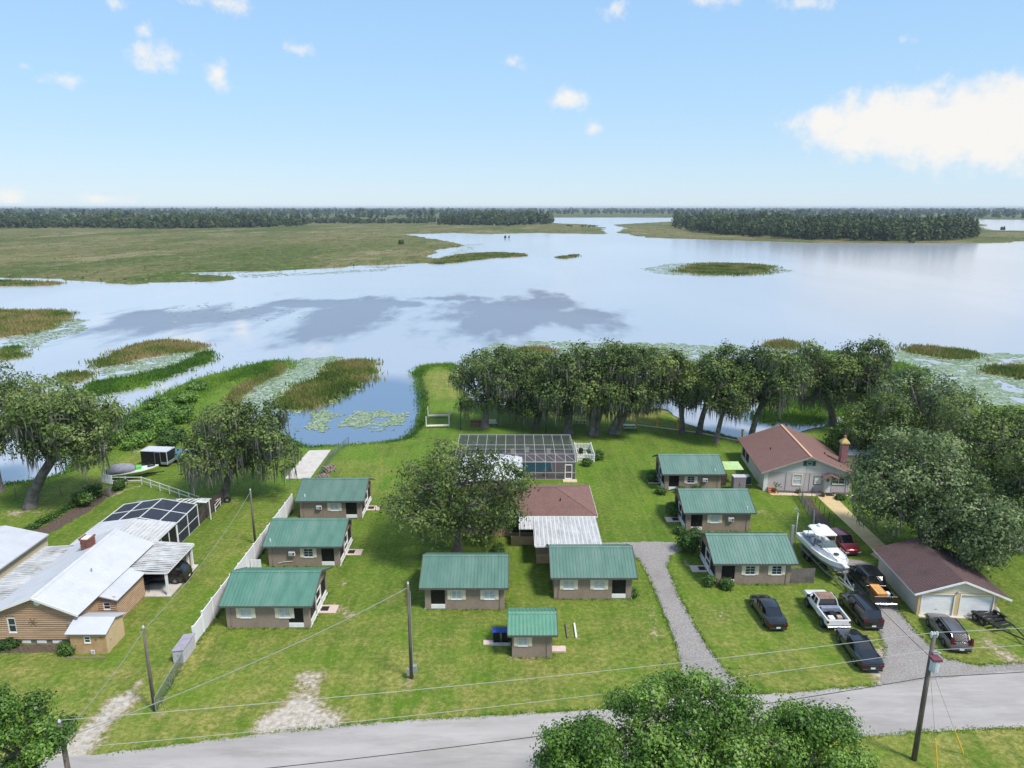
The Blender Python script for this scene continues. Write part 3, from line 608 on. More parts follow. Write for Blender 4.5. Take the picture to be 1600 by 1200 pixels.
wood_m = leaf_mat('woodland', (0.026, 0.042, 0.018), (0.052, 0.080, 0.030), (0.100, 0.135, 0.052), trans=.1, rough=.9)
def wood(name, label, spots, hmin, hmax, nq, qs, cyp=.4):
    """far wood: one mass of leaf-clump crowns on short trunks"""
    Vs, Ts = [], []
    for (x, y) in spots:
        h = random.uniform(hmin, hmax) * (.86 + .55 * mnoise.noise((x * .012, y * .012, 5.0))); r = h * random.uniform(.2, .34); tt = random.uniform(.15, .85); cone = random.random() < cyp
        u = rng.uniform(0, 1, nq); a = rng.uniform(0, 6.283, nq)
        zz = h * (.12 + .88 * u); prof = np.sqrt(np.clip(1 - (2 * (u - .42) / 1.2) ** 2, .05, 1)) * (np.clip(1.25 - u, .1, 1) if cone else 1)
        rr = r * prof * rng.uniform(.55, 1.12, nq)
        c = np.stack([x + rr * np.cos(a), y + rr * np.sin(a), zz], 1)
        nrm = np.stack([np.cos(a), np.sin(a), rng.uniform(-.2, 1.1, nq)], 1) + rng.normal(0, .35, (nq, 3)); nrm /= np.linalg.norm(nrm, axis=1)[:, None]
        t1 = np.cross(nrm, rng.normal(0, 1, (nq, 3))); t1 /= np.linalg.norm(t1, axis=1)[:, None]; t2 = np.cross(nrm, t1); s = qs * rng.uniform(.6, 1.3, nq)[:, None]
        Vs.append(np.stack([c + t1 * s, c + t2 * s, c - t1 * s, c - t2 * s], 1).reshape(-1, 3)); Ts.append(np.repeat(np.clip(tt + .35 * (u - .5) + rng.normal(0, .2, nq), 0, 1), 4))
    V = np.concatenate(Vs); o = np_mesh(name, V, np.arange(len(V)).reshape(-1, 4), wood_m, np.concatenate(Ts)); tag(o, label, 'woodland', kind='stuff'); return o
def spots_in(pxpoly, n):
    return [tuple(p) for p in sample_poly([G(x, y) for x, y in pxpoly], n)]
wood('cypress_wood', 'dark cypress wood standing on the far right shore', spots_in([(1052,357),(1100,366),(1180,371),(1280,376),(1400,378),(1500,376),(1534,370),(1520,362),(1440,356),(1200,351),(1055,350)], 1000) + spots_in([(1060,360),(1180,371.5),(1290,376),(1400,378),(1500,376),(1530,371),(1400,374),(1200,367)], 260), 15, 25, 110, 1.25, .55)
wood('far_wood', 'dark wood behind the marsh, left', spots_in([(-500,357),(0,357),(250,357),(440,355),(482,352.5),(440,350.5),(0,350),(-500,350)], 1500) + spots_in([(120,356),(250,358),(440,355.5),(300,355)], 160), 13, 22, 60, 1.9)
wood('far_wood', 'dark wood behind the marsh, middle', spots_in([(682,352),(800,353),(862,351),(868,347),(760,344.5),(690,346)], 420), 14, 23, 55, 2.3)
wood('far_wood', 'low wood edge left of the middle wood', spots_in([(470,349.5),(560,350),(680,349),(680,347),(480,346.5)], 200), 6, 13, 40, 1.9)
wood('far_wood', 'few low bushes on the strip before the second lake', spots_in([(878,355),(930,356),(930,353.5),(880,353)], 14), 2, 4, 40, .9)
wood('horizon_forest', 'forest stretching to the horizon', spots_in([(-700,344),(0,343.5),(480,343),(850,340),(862,335),(1050,335),(1060,341.5),(2500,341.5),(2500,331),(-700,331)], 4200) + spots_in([(-1200,332),(2800,332),(2800,326.5),(-1200,326.5)], 2600), 13, 25, 14, 5.5, .1)
for px in ((1567,360,10), (628,382,4.5), (790,372,3), (1425,380,6)):
    x, y = G(px[0], px[1])
    c = wood('shore_bush', {1567: 'lone tree on the right marsh by the second water', 628: 'small dark bush on the marsh edge', 790: 'low bush on the marsh beyond the lake', 1425: 'pale bush before the cypress wood'}[px[0]], [(x + random.gauss(0, 1.5), y + random.gauss(0, 1.5)) for _ in range(4)], px[2] * .8, px[2], 60, .7)
    del c['kind']; tag(c, cat='bush')

def haze():
    m = bpy.data.materials.new('haze_air'); m.use_nodes = True; nt = m.node_tree; nt.nodes.clear(); o = nt.nodes.new('ShaderNodeOutputMaterial'); v = nt.nodes.new('ShaderNodeVolumePrincipled')
    v.inputs['Color'].default_value = (.80, .88, 1.0, 1); v.inputs['Density'].default_value = HAZE_D; v.inputs['Anisotropy'].default_value = 0.2; nt.links.new(v.outputs[0], o.inputs['Volume'])
    b = MB().box(-10500, 10500, -3200, 12500, -3.5, 37.0).build('haze', m); tag(b, 'pale summer haze over the lake', 'haze', kind='stuff'); return b
HAZE_D = 0.00008
haze()

# ================================================================ TREES AND SHRUBS
pale_oak_leaf = leaf_mat('pale_oak_leaf', (0.045, 0.080, 0.026), (0.140, 0.200, 0.072), (0.31, 0.375, 0.165), trans=.28)
dark_oak_leaf = leaf_mat('dark_oak_leaf', (0.026, 0.052, 0.012), (0.092, 0.150, 0.036), (0.235, 0.300, 0.090), trans=.3)
warm_oak_leaf = leaf_mat('warm_oak_leaf', (0.036, 0.064, 0.012), (0.125, 0.185, 0.040), (0.290, 0.345, 0.095), trans=.34)
oak_leaf = leaf_mat('live_oak_leaf', (0.034, 0.062, 0.013), (0.120, 0.182, 0.042), (0.290, 0.355, 0.110), trans=.36)
fresh_leaf = leaf_mat('glossy_green_leaf', (0.036, 0.085, 0.014), (0.115, 0.235, 0.034), (0.270, 0.405, 0.085), trans=.28, rough=.4)
shrub_leaf = leaf_mat('shrub_leaf', (0.026, 0.062, 0.013), (0.065, 0.140, 0.024), (0.145, 0.235, 0.045), trans=.25)
moss_m = leaf_mat('spanish_moss', (0.11, 0.11, 0.09), (0.20, 0.20, 0.17), (0.33, 0.325, 0.285), trans=.3, rough=.95)
bark = mat('grey_bark', (0.125, 0.105, 0.088), .95, .4, 1.6, bump=.8, bscale=7, c2=(0.24, 0.215, 0.19))
def leaves(clumps, per, leaf, spread, gz=.75):
    """clumps: (n,8) centre, outward normal, tint, size"""
    n = len(clumps); k = n * per; C = np.repeat(clumps, per, 0); off = rng.normal(0, 1, (k, 3)) * np.array([1, 1, gz]) * (spread * C[:, 7:8])
    P = C[:, :3] + off; nr = C[:, 3:6] * .8 + off / (np.linalg.norm(off, axis=1)[:, None] + 1e-6) * .7 + rng.normal(0, .45, (k, 3)) + np.array([0, 0, .25]); nr /= np.linalg.norm(nr, axis=1)[:, None]
    t1 = np.cross(nr, rng.normal(0, 1, (k, 3))); t1 /= np.linalg.norm(t1, axis=1)[:, None]; t2 = np.cross(nr, t1); s = (leaf * rng.uniform(.4, 1.55, k))[:, None]
    V = np.stack([P + t1 * s, P + t2 * s * .6, P - t1 * s, P - t2 * s * .6], 1).reshape(-1, 3)
    tint = np.clip(C[:, 6] + rng.normal(0, .13, k), 0, 1); return V, np.repeat(tint, 4)
def make_lobes(cx, cy, cz, rx, ry, rz, n, frac=(.34, .52), low=-.55):
    out = []
    for i in range(n):
        for _ in range(40):
            p = Vector((random.uniform(-1, 1), random.uniform(-1, 1), random.uniform(low, 1)))
            if p.length < 1 and all((p - q).length > .30 for q, *_ in out): break
        f = random.uniform(*frac); out.append((p * (1 - f * .75), f))
    m = min(rx, ry, rz)
    return [(cx + p.x * rx, cy + p.y * ry, cz + p.z * rz, f * (rx + m) / 2 * 1.05, f * (ry + m) / 2 * 1.05, f * (rz + m) / 2 * .85) for p, f in out]
def lobe_clumps(lobes, per_lobe):
    cl = []
    for li, (x, y, z, a, b, c) in enumerate(lobes):
        lt = random.uniform(.15, .80)
        for _ in range(per_lobe):
            d = Vector((random.gauss(0, 1), random.gauss(0, 1), random.gauss(.22, 1))).normalized()
            r = random.uniform(.72, 1.08); p = (x + d.x * a * r, y + d.y * b * r, z + d.z * c * r)
            if any(j != li and ((p[0] - q[0]) / q[3]) ** 2 + ((p[1] - q[1]) / q[4]) ** 2 + ((p[2] - q[2]) / q[5]) ** 2 < .36 for j, q in enumerate(lobes)): continue
            cl.append((*p, d.x, d.y, d.z, min(.95, max(.05, random.gauss(lt, .17))), random.uniform(.7, 1.3)))
    return np.array(cl)
def moss_mesh(anchors, length, w, parent):
    k = len(anchors); A = np.array(anchors)[:, :3]; ns = 5; n = k * ns
    P = np.repeat(A, ns, 0) + rng.normal(0, .22, (n, 3)) * np.array([1, 1, .5]); L = length * np.repeat(rng.uniform(.35, 1.25, k), ns) * rng.uniform(.5, 1.1, n); a = rng.uniform(0, 3.14, n); ww = w * rng.uniform(.5, 1.2, n)
    dx = np.stack([np.cos(a) * ww, np.sin(a) * ww, np.zeros(n)], 1); j = rng.normal(0, .06, (n, 3)) * L[:, None]; dn = np.stack([np.zeros(n), np.zeros(n), -L], 1)
    V = np.stack([P - dx * .5, P + dx * .5, P + dx + dn * .45 + j, P + dn + j * 1.5, P - dx + dn * .4 + j], 1).reshape(-1, 3)
    return tag(np_mesh('spanish_moss', V, np.arange(n * 5).reshape(n, 5), moss_m, np.repeat(np.clip(rng.normal(.45, .22, n), 0, 1), 5), parent), kind='stuff')
def tree(name, label, base, cpx=None, crown=None, depth=.9, nl=9, per_lobe=34, per=32, leaf=.17, spread=.42, moss=0, mlen=1.6, fork=.42, tr=.42, lm=None, group=None, seed=0, multi=1, dY=0.0, sub=5, cat='tree', low=-.55, frac=(.34, .52), bare=0):
    """live oak: tapered trunk, limbs to each lobe, leaf clumps over the lobes, hanging moss"""
    random.seed(seed + 17); bx_, by_ = base
    if cpx:
        px, py, hw, hh = cpx; Y = by_ + dY; cx, cz = ZY(px, py, Y); mpp = (Y * _c + (CAM_H - cz) * _s) / FOC; rx, rz = hw * mpp, hh * mpp * 1.04; ry = rx * depth; cy = Y
    else: cx, cy, cz, rx, ry, rz = crown
    rx, ry, rz = rx * 1.10, ry * 1.10, rz * 1.10
    t = thing(name, label, cat, (bx_, by_, 0), 0, group)
    nl = int(nl * 1.7); frac = (frac[0] * .70, frac[1] * .80); per_lobe = int(per_lobe * .62)
    lobes = make_lobes(cx - bx_, cy - by_, cz, rx, ry, rz, nl, frac, low)
    b = MB(); zf = max(.8, (cz - rz) + 2 * rz * fork * .5); fx, fy = (cx - bx_) * .55, (cy - by_) * .55
    for q in range(multi):
        ox, oy = (random.uniform(-.6, .6), random.uniform(-.4, .4)) if multi > 1 else (0, 0)
        ex, ey = fx + (random.uniform(-1.6, 1.6) if multi > 1 else 0), fy
        path = [(ox, oy, -.2), (ox * 1.02, oy, .15), (ox + (ex - ox) * .22, oy + (ey - oy) * .2, zf * .35), (ox + (ex - ox) * .62, oy + (ey - oy) * .6, zf * .72), (ex, ey, zf)]
        b.tube(path, [tr * 1.7, tr * 1.25, tr, tr * .85, tr * .8], 9)
        mine = [l for i, l in enumerate(lobes) if i % multi == q]
        for (x, y, z, a, bb, c) in mine:
            mid = Vector((ex, ey, zf)).lerp(Vector((x, y, z)), .5) + Vector((random.gauss(0, .4), random.gauss(0, .4), random.uniform(.1, .7))); tip = Vector((x, y, z + c * .15))
            r0 = tr * random.uniform(.42, .6); b.tube([(ex, ey, zf - .15), tuple(mid), tuple(tip)], [r0, r0 * .7, r0 * .35], 7)
            for _ in range(max(3, sub - 2)):
                d = Vector((random.gauss(0, 1), random.gauss(0, 1), random.gauss(.2, .7))).normalized(); st = mid.lerp(tip, random.uniform(.2, 1)); f = random.uniform(.65, .95 + bare)
                e = Vector((x + d.x * a * f, y + d.y * bb * f, z + d.z * c * f)); m_ = st.lerp(e, .5) + Vector((random.gauss(0, .3), random.gauss(0, .3), random.gauss(.1, .2)))
                b.tube([tuple(st), tuple(m_), tuple(e)], [r0 * .38, r0 * .24, r0 * .09], 5, cap=False)
    b.build('trunk', bark, t, smooth=True, fix=False)
    cl = lobe_clumps(lobes, int(per_lobe * 1.55)); V, T = leaves(cl, per, leaf * .92, spread * 1.08)
    np_mesh('crown', V, np.arange(len(V)).reshape(-1, 4), lm or oak_leaf, T, t)
    if moss:
        side = [c for c in cl if c[5] < .55]; random.shuffle(side); an = [(c[0], c[1], c[2] - .15) for c in side[:moss]]
        if an: moss_mesh(an, mlen, .06, t)
    return t
RG = 'live oaks standing along the lake shore'
tree('live_oak', 'big mossy live oak at the left picture edge, bare grey trunk on brown soil', G(48,793), (108,672,84,78), nl=14, per_lobe=38, moss=300, mlen=2.2, tr=.62, seed=1, depth=.8)
tree('live_oak', 'mossy live oak cut off by the left picture edge', G(-4,768), (-18,655,98,82), nl=13, per_lobe=36, moss=240, mlen=2.2, tr=.6, seed=2, depth=.8)
tree('live_oak', 'slender small tree between the left oak and the canal bushes', G(158,700), (165,653,24,22), nl=5, per_lobe=16, per=26, moss=40, mlen=2.5, tr=.2, seed=3)
tree('live_oak', 'leaning live oak heavy with grey moss beside the dark wood fence', G(350,778), (374,694,92,62), nl=14, per_lobe=28, per=30, moss=420, mlen=2.6, tr=.5, seed=4, depth=.75, spread=.4)
tree('live_oak', 'broad live oak behind the middle green-roofed cabin, sparse crown', G(715,862), (716,772,116,78), nl=16, per_lobe=34, per=25, leaf=.15, spread=.38, moss=30, mlen=.7, tr=.42, seed=5, depth=.85, sub=9, bare=.15, frac=(.28, .42))
row = [((757,668),(768,603,62,56),1,.55,'leftmost lakeside oak, trunk leaning right over a park bench'),((800,645),(806,578,52,40),1,.4,'oak crown rising behind the leftmost lakeside oak'),((836,668),(850,607,54,58),1,.42,'lakeside oak behind the left half of the pool cage'),
       ((887,677),(893,606,58,66),2,.45,'thick-stemmed lakeside oak right of the pool cage middle'),((928,680),(932,592,62,60),2,.5,'lakeside oak with twin grey stems near the picnic seats'),((958,678),(985,598,58,66),2,.5,'broad lakeside oak left of the white picnic table'),
       ((1010,640),(1025,585,55,42),1,.4,'lakeside oak standing furthest back near the yellow point'),((1066,676),(1060,598,48,50),1,.4,'straight-trunked lakeside oak at the end of the yellow grass'),((1092,678),(1122,588,48,48),1,.42,'lakeside oak with a dark trunk bending right over the canal'),
       ((1119,692),(1140,612,46,48),1,.36,'lakeside oak with pale bare trunk nearest the third right cabin'),((1172,690),(1205,598,56,56),1,.42,'mossy oak leaning right behind the brown-roofed house'),((1302,664),(1285,592,62,60),1,.55,'tall mossy oak behind the roof of the brown-roofed house'),
       ((1385,672),(1352,592,72,56),1,.5,'wide oak crown behind the chimney of the brown-roofed house')]
for i, (bp, cp, mu, tr_, lb) in enumerate(row):
    tree('live_oak', lb, G(*bp), cp, nl=11, per_lobe=28, per=30, leaf=.19, moss=320, mlen=2.4, tr=tr_, lm=(dark_oak_leaf, oak_leaf, oak_leaf, dark_oak_leaf, warm_oak_leaf, oak_leaf, dark_oak_leaf, warm_oak_leaf, dark_oak_leaf, warm_oak_leaf, dark_oak_leaf, oak_leaf, warm_oak_leaf)[i], seed=20 + i, depth=.85, multi=mu, group=RG, fork=.5)
tree('live_oak', 'right-hand oak mass, crown next to the lily pad field', G(1450,720), (1448,640,78,66), lm=pale_oak_leaf, nl=12, per_lobe=30, moss=170, mlen=2.0, tr=.5, seed=41)
tree('live_oak', 'large mossy oak at the right picture edge', G(1560,775), (1545,692,92,78), nl=13, per_lobe=34, moss=240, mlen=1.8, tr=.6, seed=42)
tree('live_oak', 'wide light-green oak beside the tan walk, left of the garage ridge', G(1445,845), (1428,766,92,92), dY=-1.5, lm=pale_oak_leaf, nl=18, per_lobe=36, leaf=.15, moss=110, mlen=1.5, tr=.55, seed=43)
tree('live_oak', 'oak overhanging the garage roof', G(1552,868), (1525,830,76,64), dY=-4.5, lm=pale_oak_leaf, nl=13, per_lobe=34, leaf=.14, moss=50, mlen=1.0, tr=.4, seed=44)
tree('live_oak', 'oak right of the garage cut off by the picture edge', G(1625,850), (1618,770,80,78), nl=11, per_lobe=32, moss=110, mlen=1.5, tr=.5, seed=45)
tree('live_oak', 'dense oak crown directly right of the chimney house', G(1392,735), (1385,672,62,58), nl=10, per_lobe=30, moss=120, mlen=2.0, tr=.45, seed=46)
tree('street_tree', 'tall glossy green tree at the bottom middle, crown over the road', (9.2, 31.5), (1085,1158,150,86), nl=30, per_lobe=40, per=30, leaf=.085, spread=.25, tr=.3, seed=51, lm=fresh_leaf, sub=9, frac=(.22, .34), bare=.08, depth=.8, low=-.9)
tree('street_tree', 'smaller glossy green tree left of the tall bottom tree', (3.6, 31.2), (912,1182,70,60), nl=13, per_lobe=50, per=30, leaf=.085, spread=.25, tr=.2, seed=52, lm=fresh_leaf, frac=(.3, .42), low=-.9)
tree('street_tree', 'smaller glossy green tree right of the tall bottom tree', (14.2, 32.0), (1270,1170,84,62), nl=13, per_lobe=50, per=30, leaf=.085, spread=.25, tr=.22, seed=53, lm=fresh_leaf, frac=(.3, .42), low=-.9)
tree('street_tree', 'leafy tree in the bottom left corner in front of the short pole', (-24.9, 31.0), (30,1142,74,80), nl=11, per_lobe=34, per=30, leaf=.085, spread=.25, tr=.25, seed=54, lm=fresh_leaf, frac=(.2, .31), low=-.9, sub=9, bare=.1)
tree('camphor_tree', 'dense dark round tree hugging the brick chimney', G(1330,722), (1326,690,34,32), nl=9, per_lobe=34, per=30, leaf=.15, spread=.32, tr=.2, seed=56, lm=shrub_leaf)

def shrub(name, label, base, r, h, n=60, per=22, leaf=.09, m=None, seed=0, group=None, cat='shrub', stem=True, spread=.17):
    random.seed(seed + 90); t = thing(name, label, cat, (*base, 0), 0, group); lobes = []
    for _ in range(5):
        a = random.uniform(0, 6.28); d = r * random.uniform(.2, .55); lobes.append((math.cos(a) * d, math.sin(a) * d, h * random.uniform(.4, .68), r * random.uniform(.5, .65), r * random.uniform(.5, .65), h * random.uniform(.32, .42)))
    cl = lobe_clumps(lobes, max(4, n // 4)); V, T = leaves(cl, per, leaf, spread); V[:, 2] = np.maximum(V[:, 2], .01)
    np_mesh('foliage', V, np.arange(len(V)).reshape(-1, 4), m or shrub_leaf, T, t)
    b = MB()
    for l in lobes: b.tube([(0, 0, -.05), (l[0] * .5, l[1] * .5, l[2] * .6), (l[0], l[1], l[2])], [.05, .035, .02], 5)
    b.build('stem', bark, t, fix=False); return t

# ================================================================ BUILDINGS
green_metal = mat('green_metal_roof', (0.085, 0.230, 0.165), .45, .12, .8, spec=.5, dirt=(0.165, 0.275, 0.215), dirt_amt=.6, dirt_scale=.55, c2=(0.105, 0.265, 0.190))
def roof_variant(i, k, g):
    k *= .86; f = lambda c: tuple(q * k * (1 - g) + g * .22 for q in c)
    return mat('green_metal_roof_%d' % i, f((0.085, 0.230, 0.165)), .45, .14, .8, spec=.5, dirt=f((0.175, 0.285, 0.225)), dirt_amt=.75, dirt_scale=.55, c2=f((0.110, 0.270, 0.195)), stretch=(1.6, .5, .5), stripe=(0, .3, f((0.035, 0.125, 0.088)), .5, .22))  # stripe paints a shade line along each rib so the ribs stand out
light_green_metal = mat('light_green_metal_roof', (0.110, 0.275, 0.180), .45, .12, .8, spec=.5, dirt=(0.19, 0.32, 0.23), dirt_amt=.6, dirt_scale=.5, c2=(0.135, 0.31, 0.21), stripe=(0, .3, (0.03, 0.12, 0.08), .7, .24))  # stripe: rib shading put into the roof colour
taupe = mat('taupe_stucco', (0.29, 0.225, 0.178), .92, .10, 1.5, bump=.25, bscale=18, dirt=(0.13, 0.10, 0.085), dirt_amt=.4)
cream = mat('cream_paint', (0.72, 0.65, 0.50), .7, .06, 2)
white = mat('white_paint', (0.76, 0.75, 0.74), .6, .06, 2, dirt=(0.55, 0.52, 0.47), dirt_amt=.45)
screen_m = mat('dark_insect_screen', (0.010, 0.010, 0.012), .5, .1, 3, alpha=.80)
pool_screen = mat('pool_insect_screen', (0.05, 0.05, 0.06), .6, .1, 3, alpha=.55)
roof_screen = mat('shade_screen', (0.035, 0.04, 0.06), .6, .1, 3, alpha=.82)
glass_dark = mat('dark_window_glass', (0.030, 0.038, 0.050), .06, .1, 1, spec=.8)
glass_pale = mat('curtained_window_glass', (0.42, 0.45, 0.48), .12, .18, 3, spec=.8, c2=(0.66, 0.68, 0.70))
dark_in = mat('dark_interior', (0.020, 0.019, 0.018), .9)
soffit = mat('roof_underside', (0.10, 0.09, 0.08), .9)
shingle = mat('brown_shingle', (0.190, 0.100, 0.082), .92, .26, 9, bump=.5, bscale=22, c2=(0.265, 0.150, 0.125), dirt=(0.135, 0.075, 0.065), dirt_amt=.55, dirt_scale=1.2)
shingle_dark = mat('dark_brown_shingle', (0.100, 0.058, 0.058), .92, .3, 9, bump=.5, bscale=22, c2=(0.150, 0.092, 0.088), dirt=(0.06, 0.045, 0.04), dirt_amt=.7, dirt_scale=.5)
white_metal = mat('white_metal_roof', (0.53, 0.53, 0.55), .42, .05, .7, spec=.4, dirt=(0.40, 0.39, 0.40), dirt_amt=.5, dirt_scale=.6)
stained_metal = mat('stained_white_metal_roof', (0.56, 0.55, 0.54), .55, .08, 1.2, dirt=(0.24, 0.225, 0.205), dirt_amt=.7, dirt_scale=.9, stretch=(.45, 2.4, 1), stripe=(1, .33, (.10, .095, .085), 1.0, .36))
stained_metal_y = mat('streaked_white_metal_roof', (0.56, 0.55, 0.54), .55, .08, 1.2, dirt=(0.30, 0.285, 0.265), dirt_amt=.7, dirt_scale=.9, stretch=(2.4, .4, 1), stripe=(0, .42, (.2, .19, .175), .65, .3))
brick_m = mat('red_brick', (0.20, 0.075, 0.055), .9, .35, 5, c2=(0.30, 0.13, 0.10))
steel = mat('galvanized_steel', (0.42, 0.43, 0.45), .45, .1, 3, metal=.6)
black_metal = mat('black_metal', (0.018, 0.018, 0.020), .45, .2, 3)
rubber = mat('black_rubber', (0.018, 0.018, 0.018), .85, .2, 4)
beige_w = mat('pale_yellow_wall', (0.66, 0.55, 0.36), .85, .06, 1.2, dirt=(0.45, 0.40, 0.30), dirt_amt=.4)
grey_w = mat('pale_grey_block', (0.52, 0.47, 0.47), .9, .06, 1.0, bump=.1, dirt=(0.40, 0.36, 0.36), dirt_amt=.4)

def window(parent, F, u, z, w, h, pane=None, trim=None, fw=.055, mx=1, mz=1, name='window', depth=.10, sill=True):
    """frame set in the opening, each pane a sub-part; F is the wall frame"""
    pane = pane or glass_dark; trim = trim or white; b = MB(); u0, u1, z1 = u - w / 2, u + w / 2, z + h
    fbox(b, F, u0, u0 + fw, -depth, .025, z, z1); fbox(b, F, u1 - fw, u1, -depth, .025, z, z1); fbox(b, F, u0 + fw, u1 - fw, -depth, .024, z1 - fw, z1); fbox(b, F, u0 + fw, u1 - fw, -depth, .024, z, z + fw)
    iw, ih = (u1 - u0 - 2 * fw), (z1 - z - 2 * fw); mt = .028
    for i in range(1, mx): c = u0 + fw + iw * i / mx; fbox(b, F, c - mt / 2, c + mt / 2, -.05, .012, z + fw, z1 - fw)
    for i in range(1, mz): c = z + fw + ih * i / mz; fbox(b, F, u0 + fw, u1 - fw, -.052, .011, c - mt / 2, c + mt / 2)
    o = b.build(name, trim, parent)
    for i in range(mx):
        for k in range(mz):
            a0 = u0 + fw + iw * i / mx + (mt / 2 if i else 0); a1 = u0 + fw + iw * (i + 1) / mx - (mt / 2 if i < mx - 1 else 0); c0 = z + fw + ih * k / mz + (mt / 2 if k else 0); c1 = z + fw + ih * (k + 1) / mz - (mt / 2 if k < mz - 1 else 0)
            p = MB(); fbox(p, F, a0, a1, -.035, -.02, c0, c1); p.build('pane', pane, o)
    if sill: p = MB(); fbox(p, F, u0 - .02, u1 + .02, -.005, .05, z - .045, z - .003); p.build('sill', trim, o)
    return o
def shutters(parent, F, u, z, w, h, m=None, sw=.30):
    for sgn in (-1, 1):
        a = u + sgn * (w / 2 + .02) + (0 if sgn > 0 else -sw); b = MB(); fbox(b, F, a, a + sw, .004, .04, z - .02, z + h + .02)
        for k in range(7): zz = z + .06 + k * (h - .1) / 7; fbox(b, F, a + .05, a + sw - .05, .04, .052, zz, zz + .06)
        b.build('shutter', m or cream, parent)
def gable(b, F, u0, u1, z0, uz, zr, th):     # gable triangle
    P = [F.p(u0, 0, z0), F.p(u1, 0, z0), F.p(uz, 0, zr)]; b.prism(P, F.n * -th)
def cabin(label, x, y, W=6.9, D=5.6, porch='R', wins=(), ac=None, pad=True, eave=2.3, ridge=3.72, roof_m=None, step=None, vent=None, right_over=.42, left_over=.35, pane_mats=(), has_porch=True, pipe=False, extra=None, name='cabin', mirror_pad=False):
    t = thing(name, label, 'cabin', (x, y, 0)); wt = 2.28; th = .14
    FF = Fr((0, 0, 0), (1, 0, 0), (0, -1, 0)); FB = Fr((W, D, 0), (-1, 0, 0), (0, 1, 0)); FL = Fr((0, D, 0), (0, -1, 0), (-1, 0, 0)); FR = Fr((W, 0, 0), (0, 1, 0), (1, 0, 0))
    ops = [(c - w / 2, c + w / 2, z, z + h) for (c, z, w, h) in wins]; po = []; so = []
    if has_porch:
        pu = (W - 1.75, W - .52) if porch == 'R' else (.52, 1.75); po = [(pu[0], pu[1], .10, 1.98)]
        n = 3; bay = (D - .5) / n; so = [(.30 + i * bay, .30 + i * bay + bay - .16, .10, 2.02) for i in range(n)]
    b = MB(); wall_open(b, FF, 0, W, -.1, wt, th, ops + po); b.build('wall', taupe, t); b = MB(); wall_open(b, FB, 0, W, -.1, wt, th, []); b.build('back_wall', taupe, t)
    for nm, F, op in (('side_wall', FL, so if porch == 'L' else []), ('side_wall', FR, so if porch == 'R' else [])):
        b = MB(); wall_open(b, F, th, D - th, -.1, wt, th, op); gable(b, F, 0, D, wt, D / 2, ridge - .10, th); b.build(nm, taupe, t)
    zz = MB(); zz.box(.02, W - .02, .02, D - .02, -.08, .06); zz.build('floor', concrete, t)
    if has_porch:
        xw = W - 2.15 if porch == 'R' else 2.15; bx('inner_wall', taupe, t, xw - .05, xw + .05, th, D - th, .06, wt)
        fo, fs = (FF, FR if porch == 'R' else FL)
        for F, op, zt in ((FF, po, .48), (fs, so, .50)):
            for o_ in op:
                p = MB(); fbox(p, F, o_[0], o_[1], -.10, .018, .10, zt); p.build('knee_panel', white, t)
                q = MB(); fbox(q, F, o_[0], o_[1], -.07, -.06, zt, o_[3]); q.build('screen', screen_m, t)
        p = MB(); fbox(p, fs, .0, D, .004, .05, -.02, .09); p.build('porch_curb', white, t)
        c = so[1]; p = MB()
        for u in (c[0], c[1] - .09): fbox(p, fs, u, u + .09, -.06, .03, .10, 2.0)
        fbox(p, fs, c[0] + .09, c[1] - .09, -.06, .029, 1.91, 2.0); fbox(p, fs, c[0] + .09, c[1] - .09, -.06, .029, 1.0, 1.08); p.build('screen_door', white, t)
    for i, (c, z, w, h) in enumerate(wins):
        pm = pane_mats[i] if i < len(pane_mats) else glass_pale; window(t, FF, c, z, w, h, pm, white, mx=2, mz=3 if pm is glass_dark else 2); shutters(t, FF, c, z, w, h)
    if ac:
        a = bx('air_conditioner', white, t, ac - .30, ac + .30, -.28, .06, 1.22, 1.66, bevel=.02)
        g = MB()
        for k in range(5): g.box(ac - .25, ac + .06, -.295, -.282, 1.28 + k * .07, 1.31 + k * .07)
        g.build('grille', steel, a); bx('fan_opening', black_metal, a, ac + .09, ac + .25, -.293, -.281, 1.30, 1.56)
    o, l, r = .42, -left_over, W + right_over; sl = (ridge - eave) / (D / 2 + o); rm = roof_m or green_metal
    b = MB(); ribbed(b, (l, -o, eave), (r, -o, eave), (l, D / 2, ridge), (r, D / 2, ridge)); rf = b.build('roof', rm, t)
    b = MB(); ribbed(b, (r, D + o, eave), (l, D + o, eave), (r, D / 2, ridge), (l, D / 2, ridge)); b.build('roof_back', rm, t)
    b = MB(); b.prism([(l - .02, D / 2 - .20, ridge - .045), (l - .02, D / 2, ridge + .055), (l - .02, D / 2 + .20, ridge - .045), (l - .02, D / 2, ridge + .02)], (r - l + .04, 0, 0)); b.build('ridge_cap', rm, rf)
    for nm, xx in (('rake_trim', l), ('rake_trim', r)):
        b = MB()
        for s0 in (-o, D + o): b.bar((xx, s0, eave - .03), (xx, D / 2, ridge - .03), .05, .16)
        b.build(nm, soffit, t)
    bx('fascia', soffit, t, l, r, -o - .02, -o + .02, eave - .17, eave - .03)
    if vent:
        zz = eave + sl * (vent[1] + o); p = MB(); p.tube([(vent[0], vent[1], zz - .05), (vent[0], vent[1], zz + .28)], .06, 8); p.build('vent_pipe', white, t)
    bx('wall_lamp', cream, t, *((W - .32, W - .18) if porch == 'R' else (.18, .32)), -.12, -.004, 1.95, 2.12)
    p = MB(); u = .12 if porch == 'R' else W - .12; p.tube([(u + (.28 if porch == 'R' else -.28), -.03, 0), (u + (.28 if porch == 'R' else -.28), -.03, 2.1)], .03, 6); p.build('conduit', taupe, t)
    if pipe: p = MB(); p.tube([(.9, -.05, .35), (1.4, -.05, .48), (2.3, -.05, .56)], .025, 6); p.build('pipe', white, t)
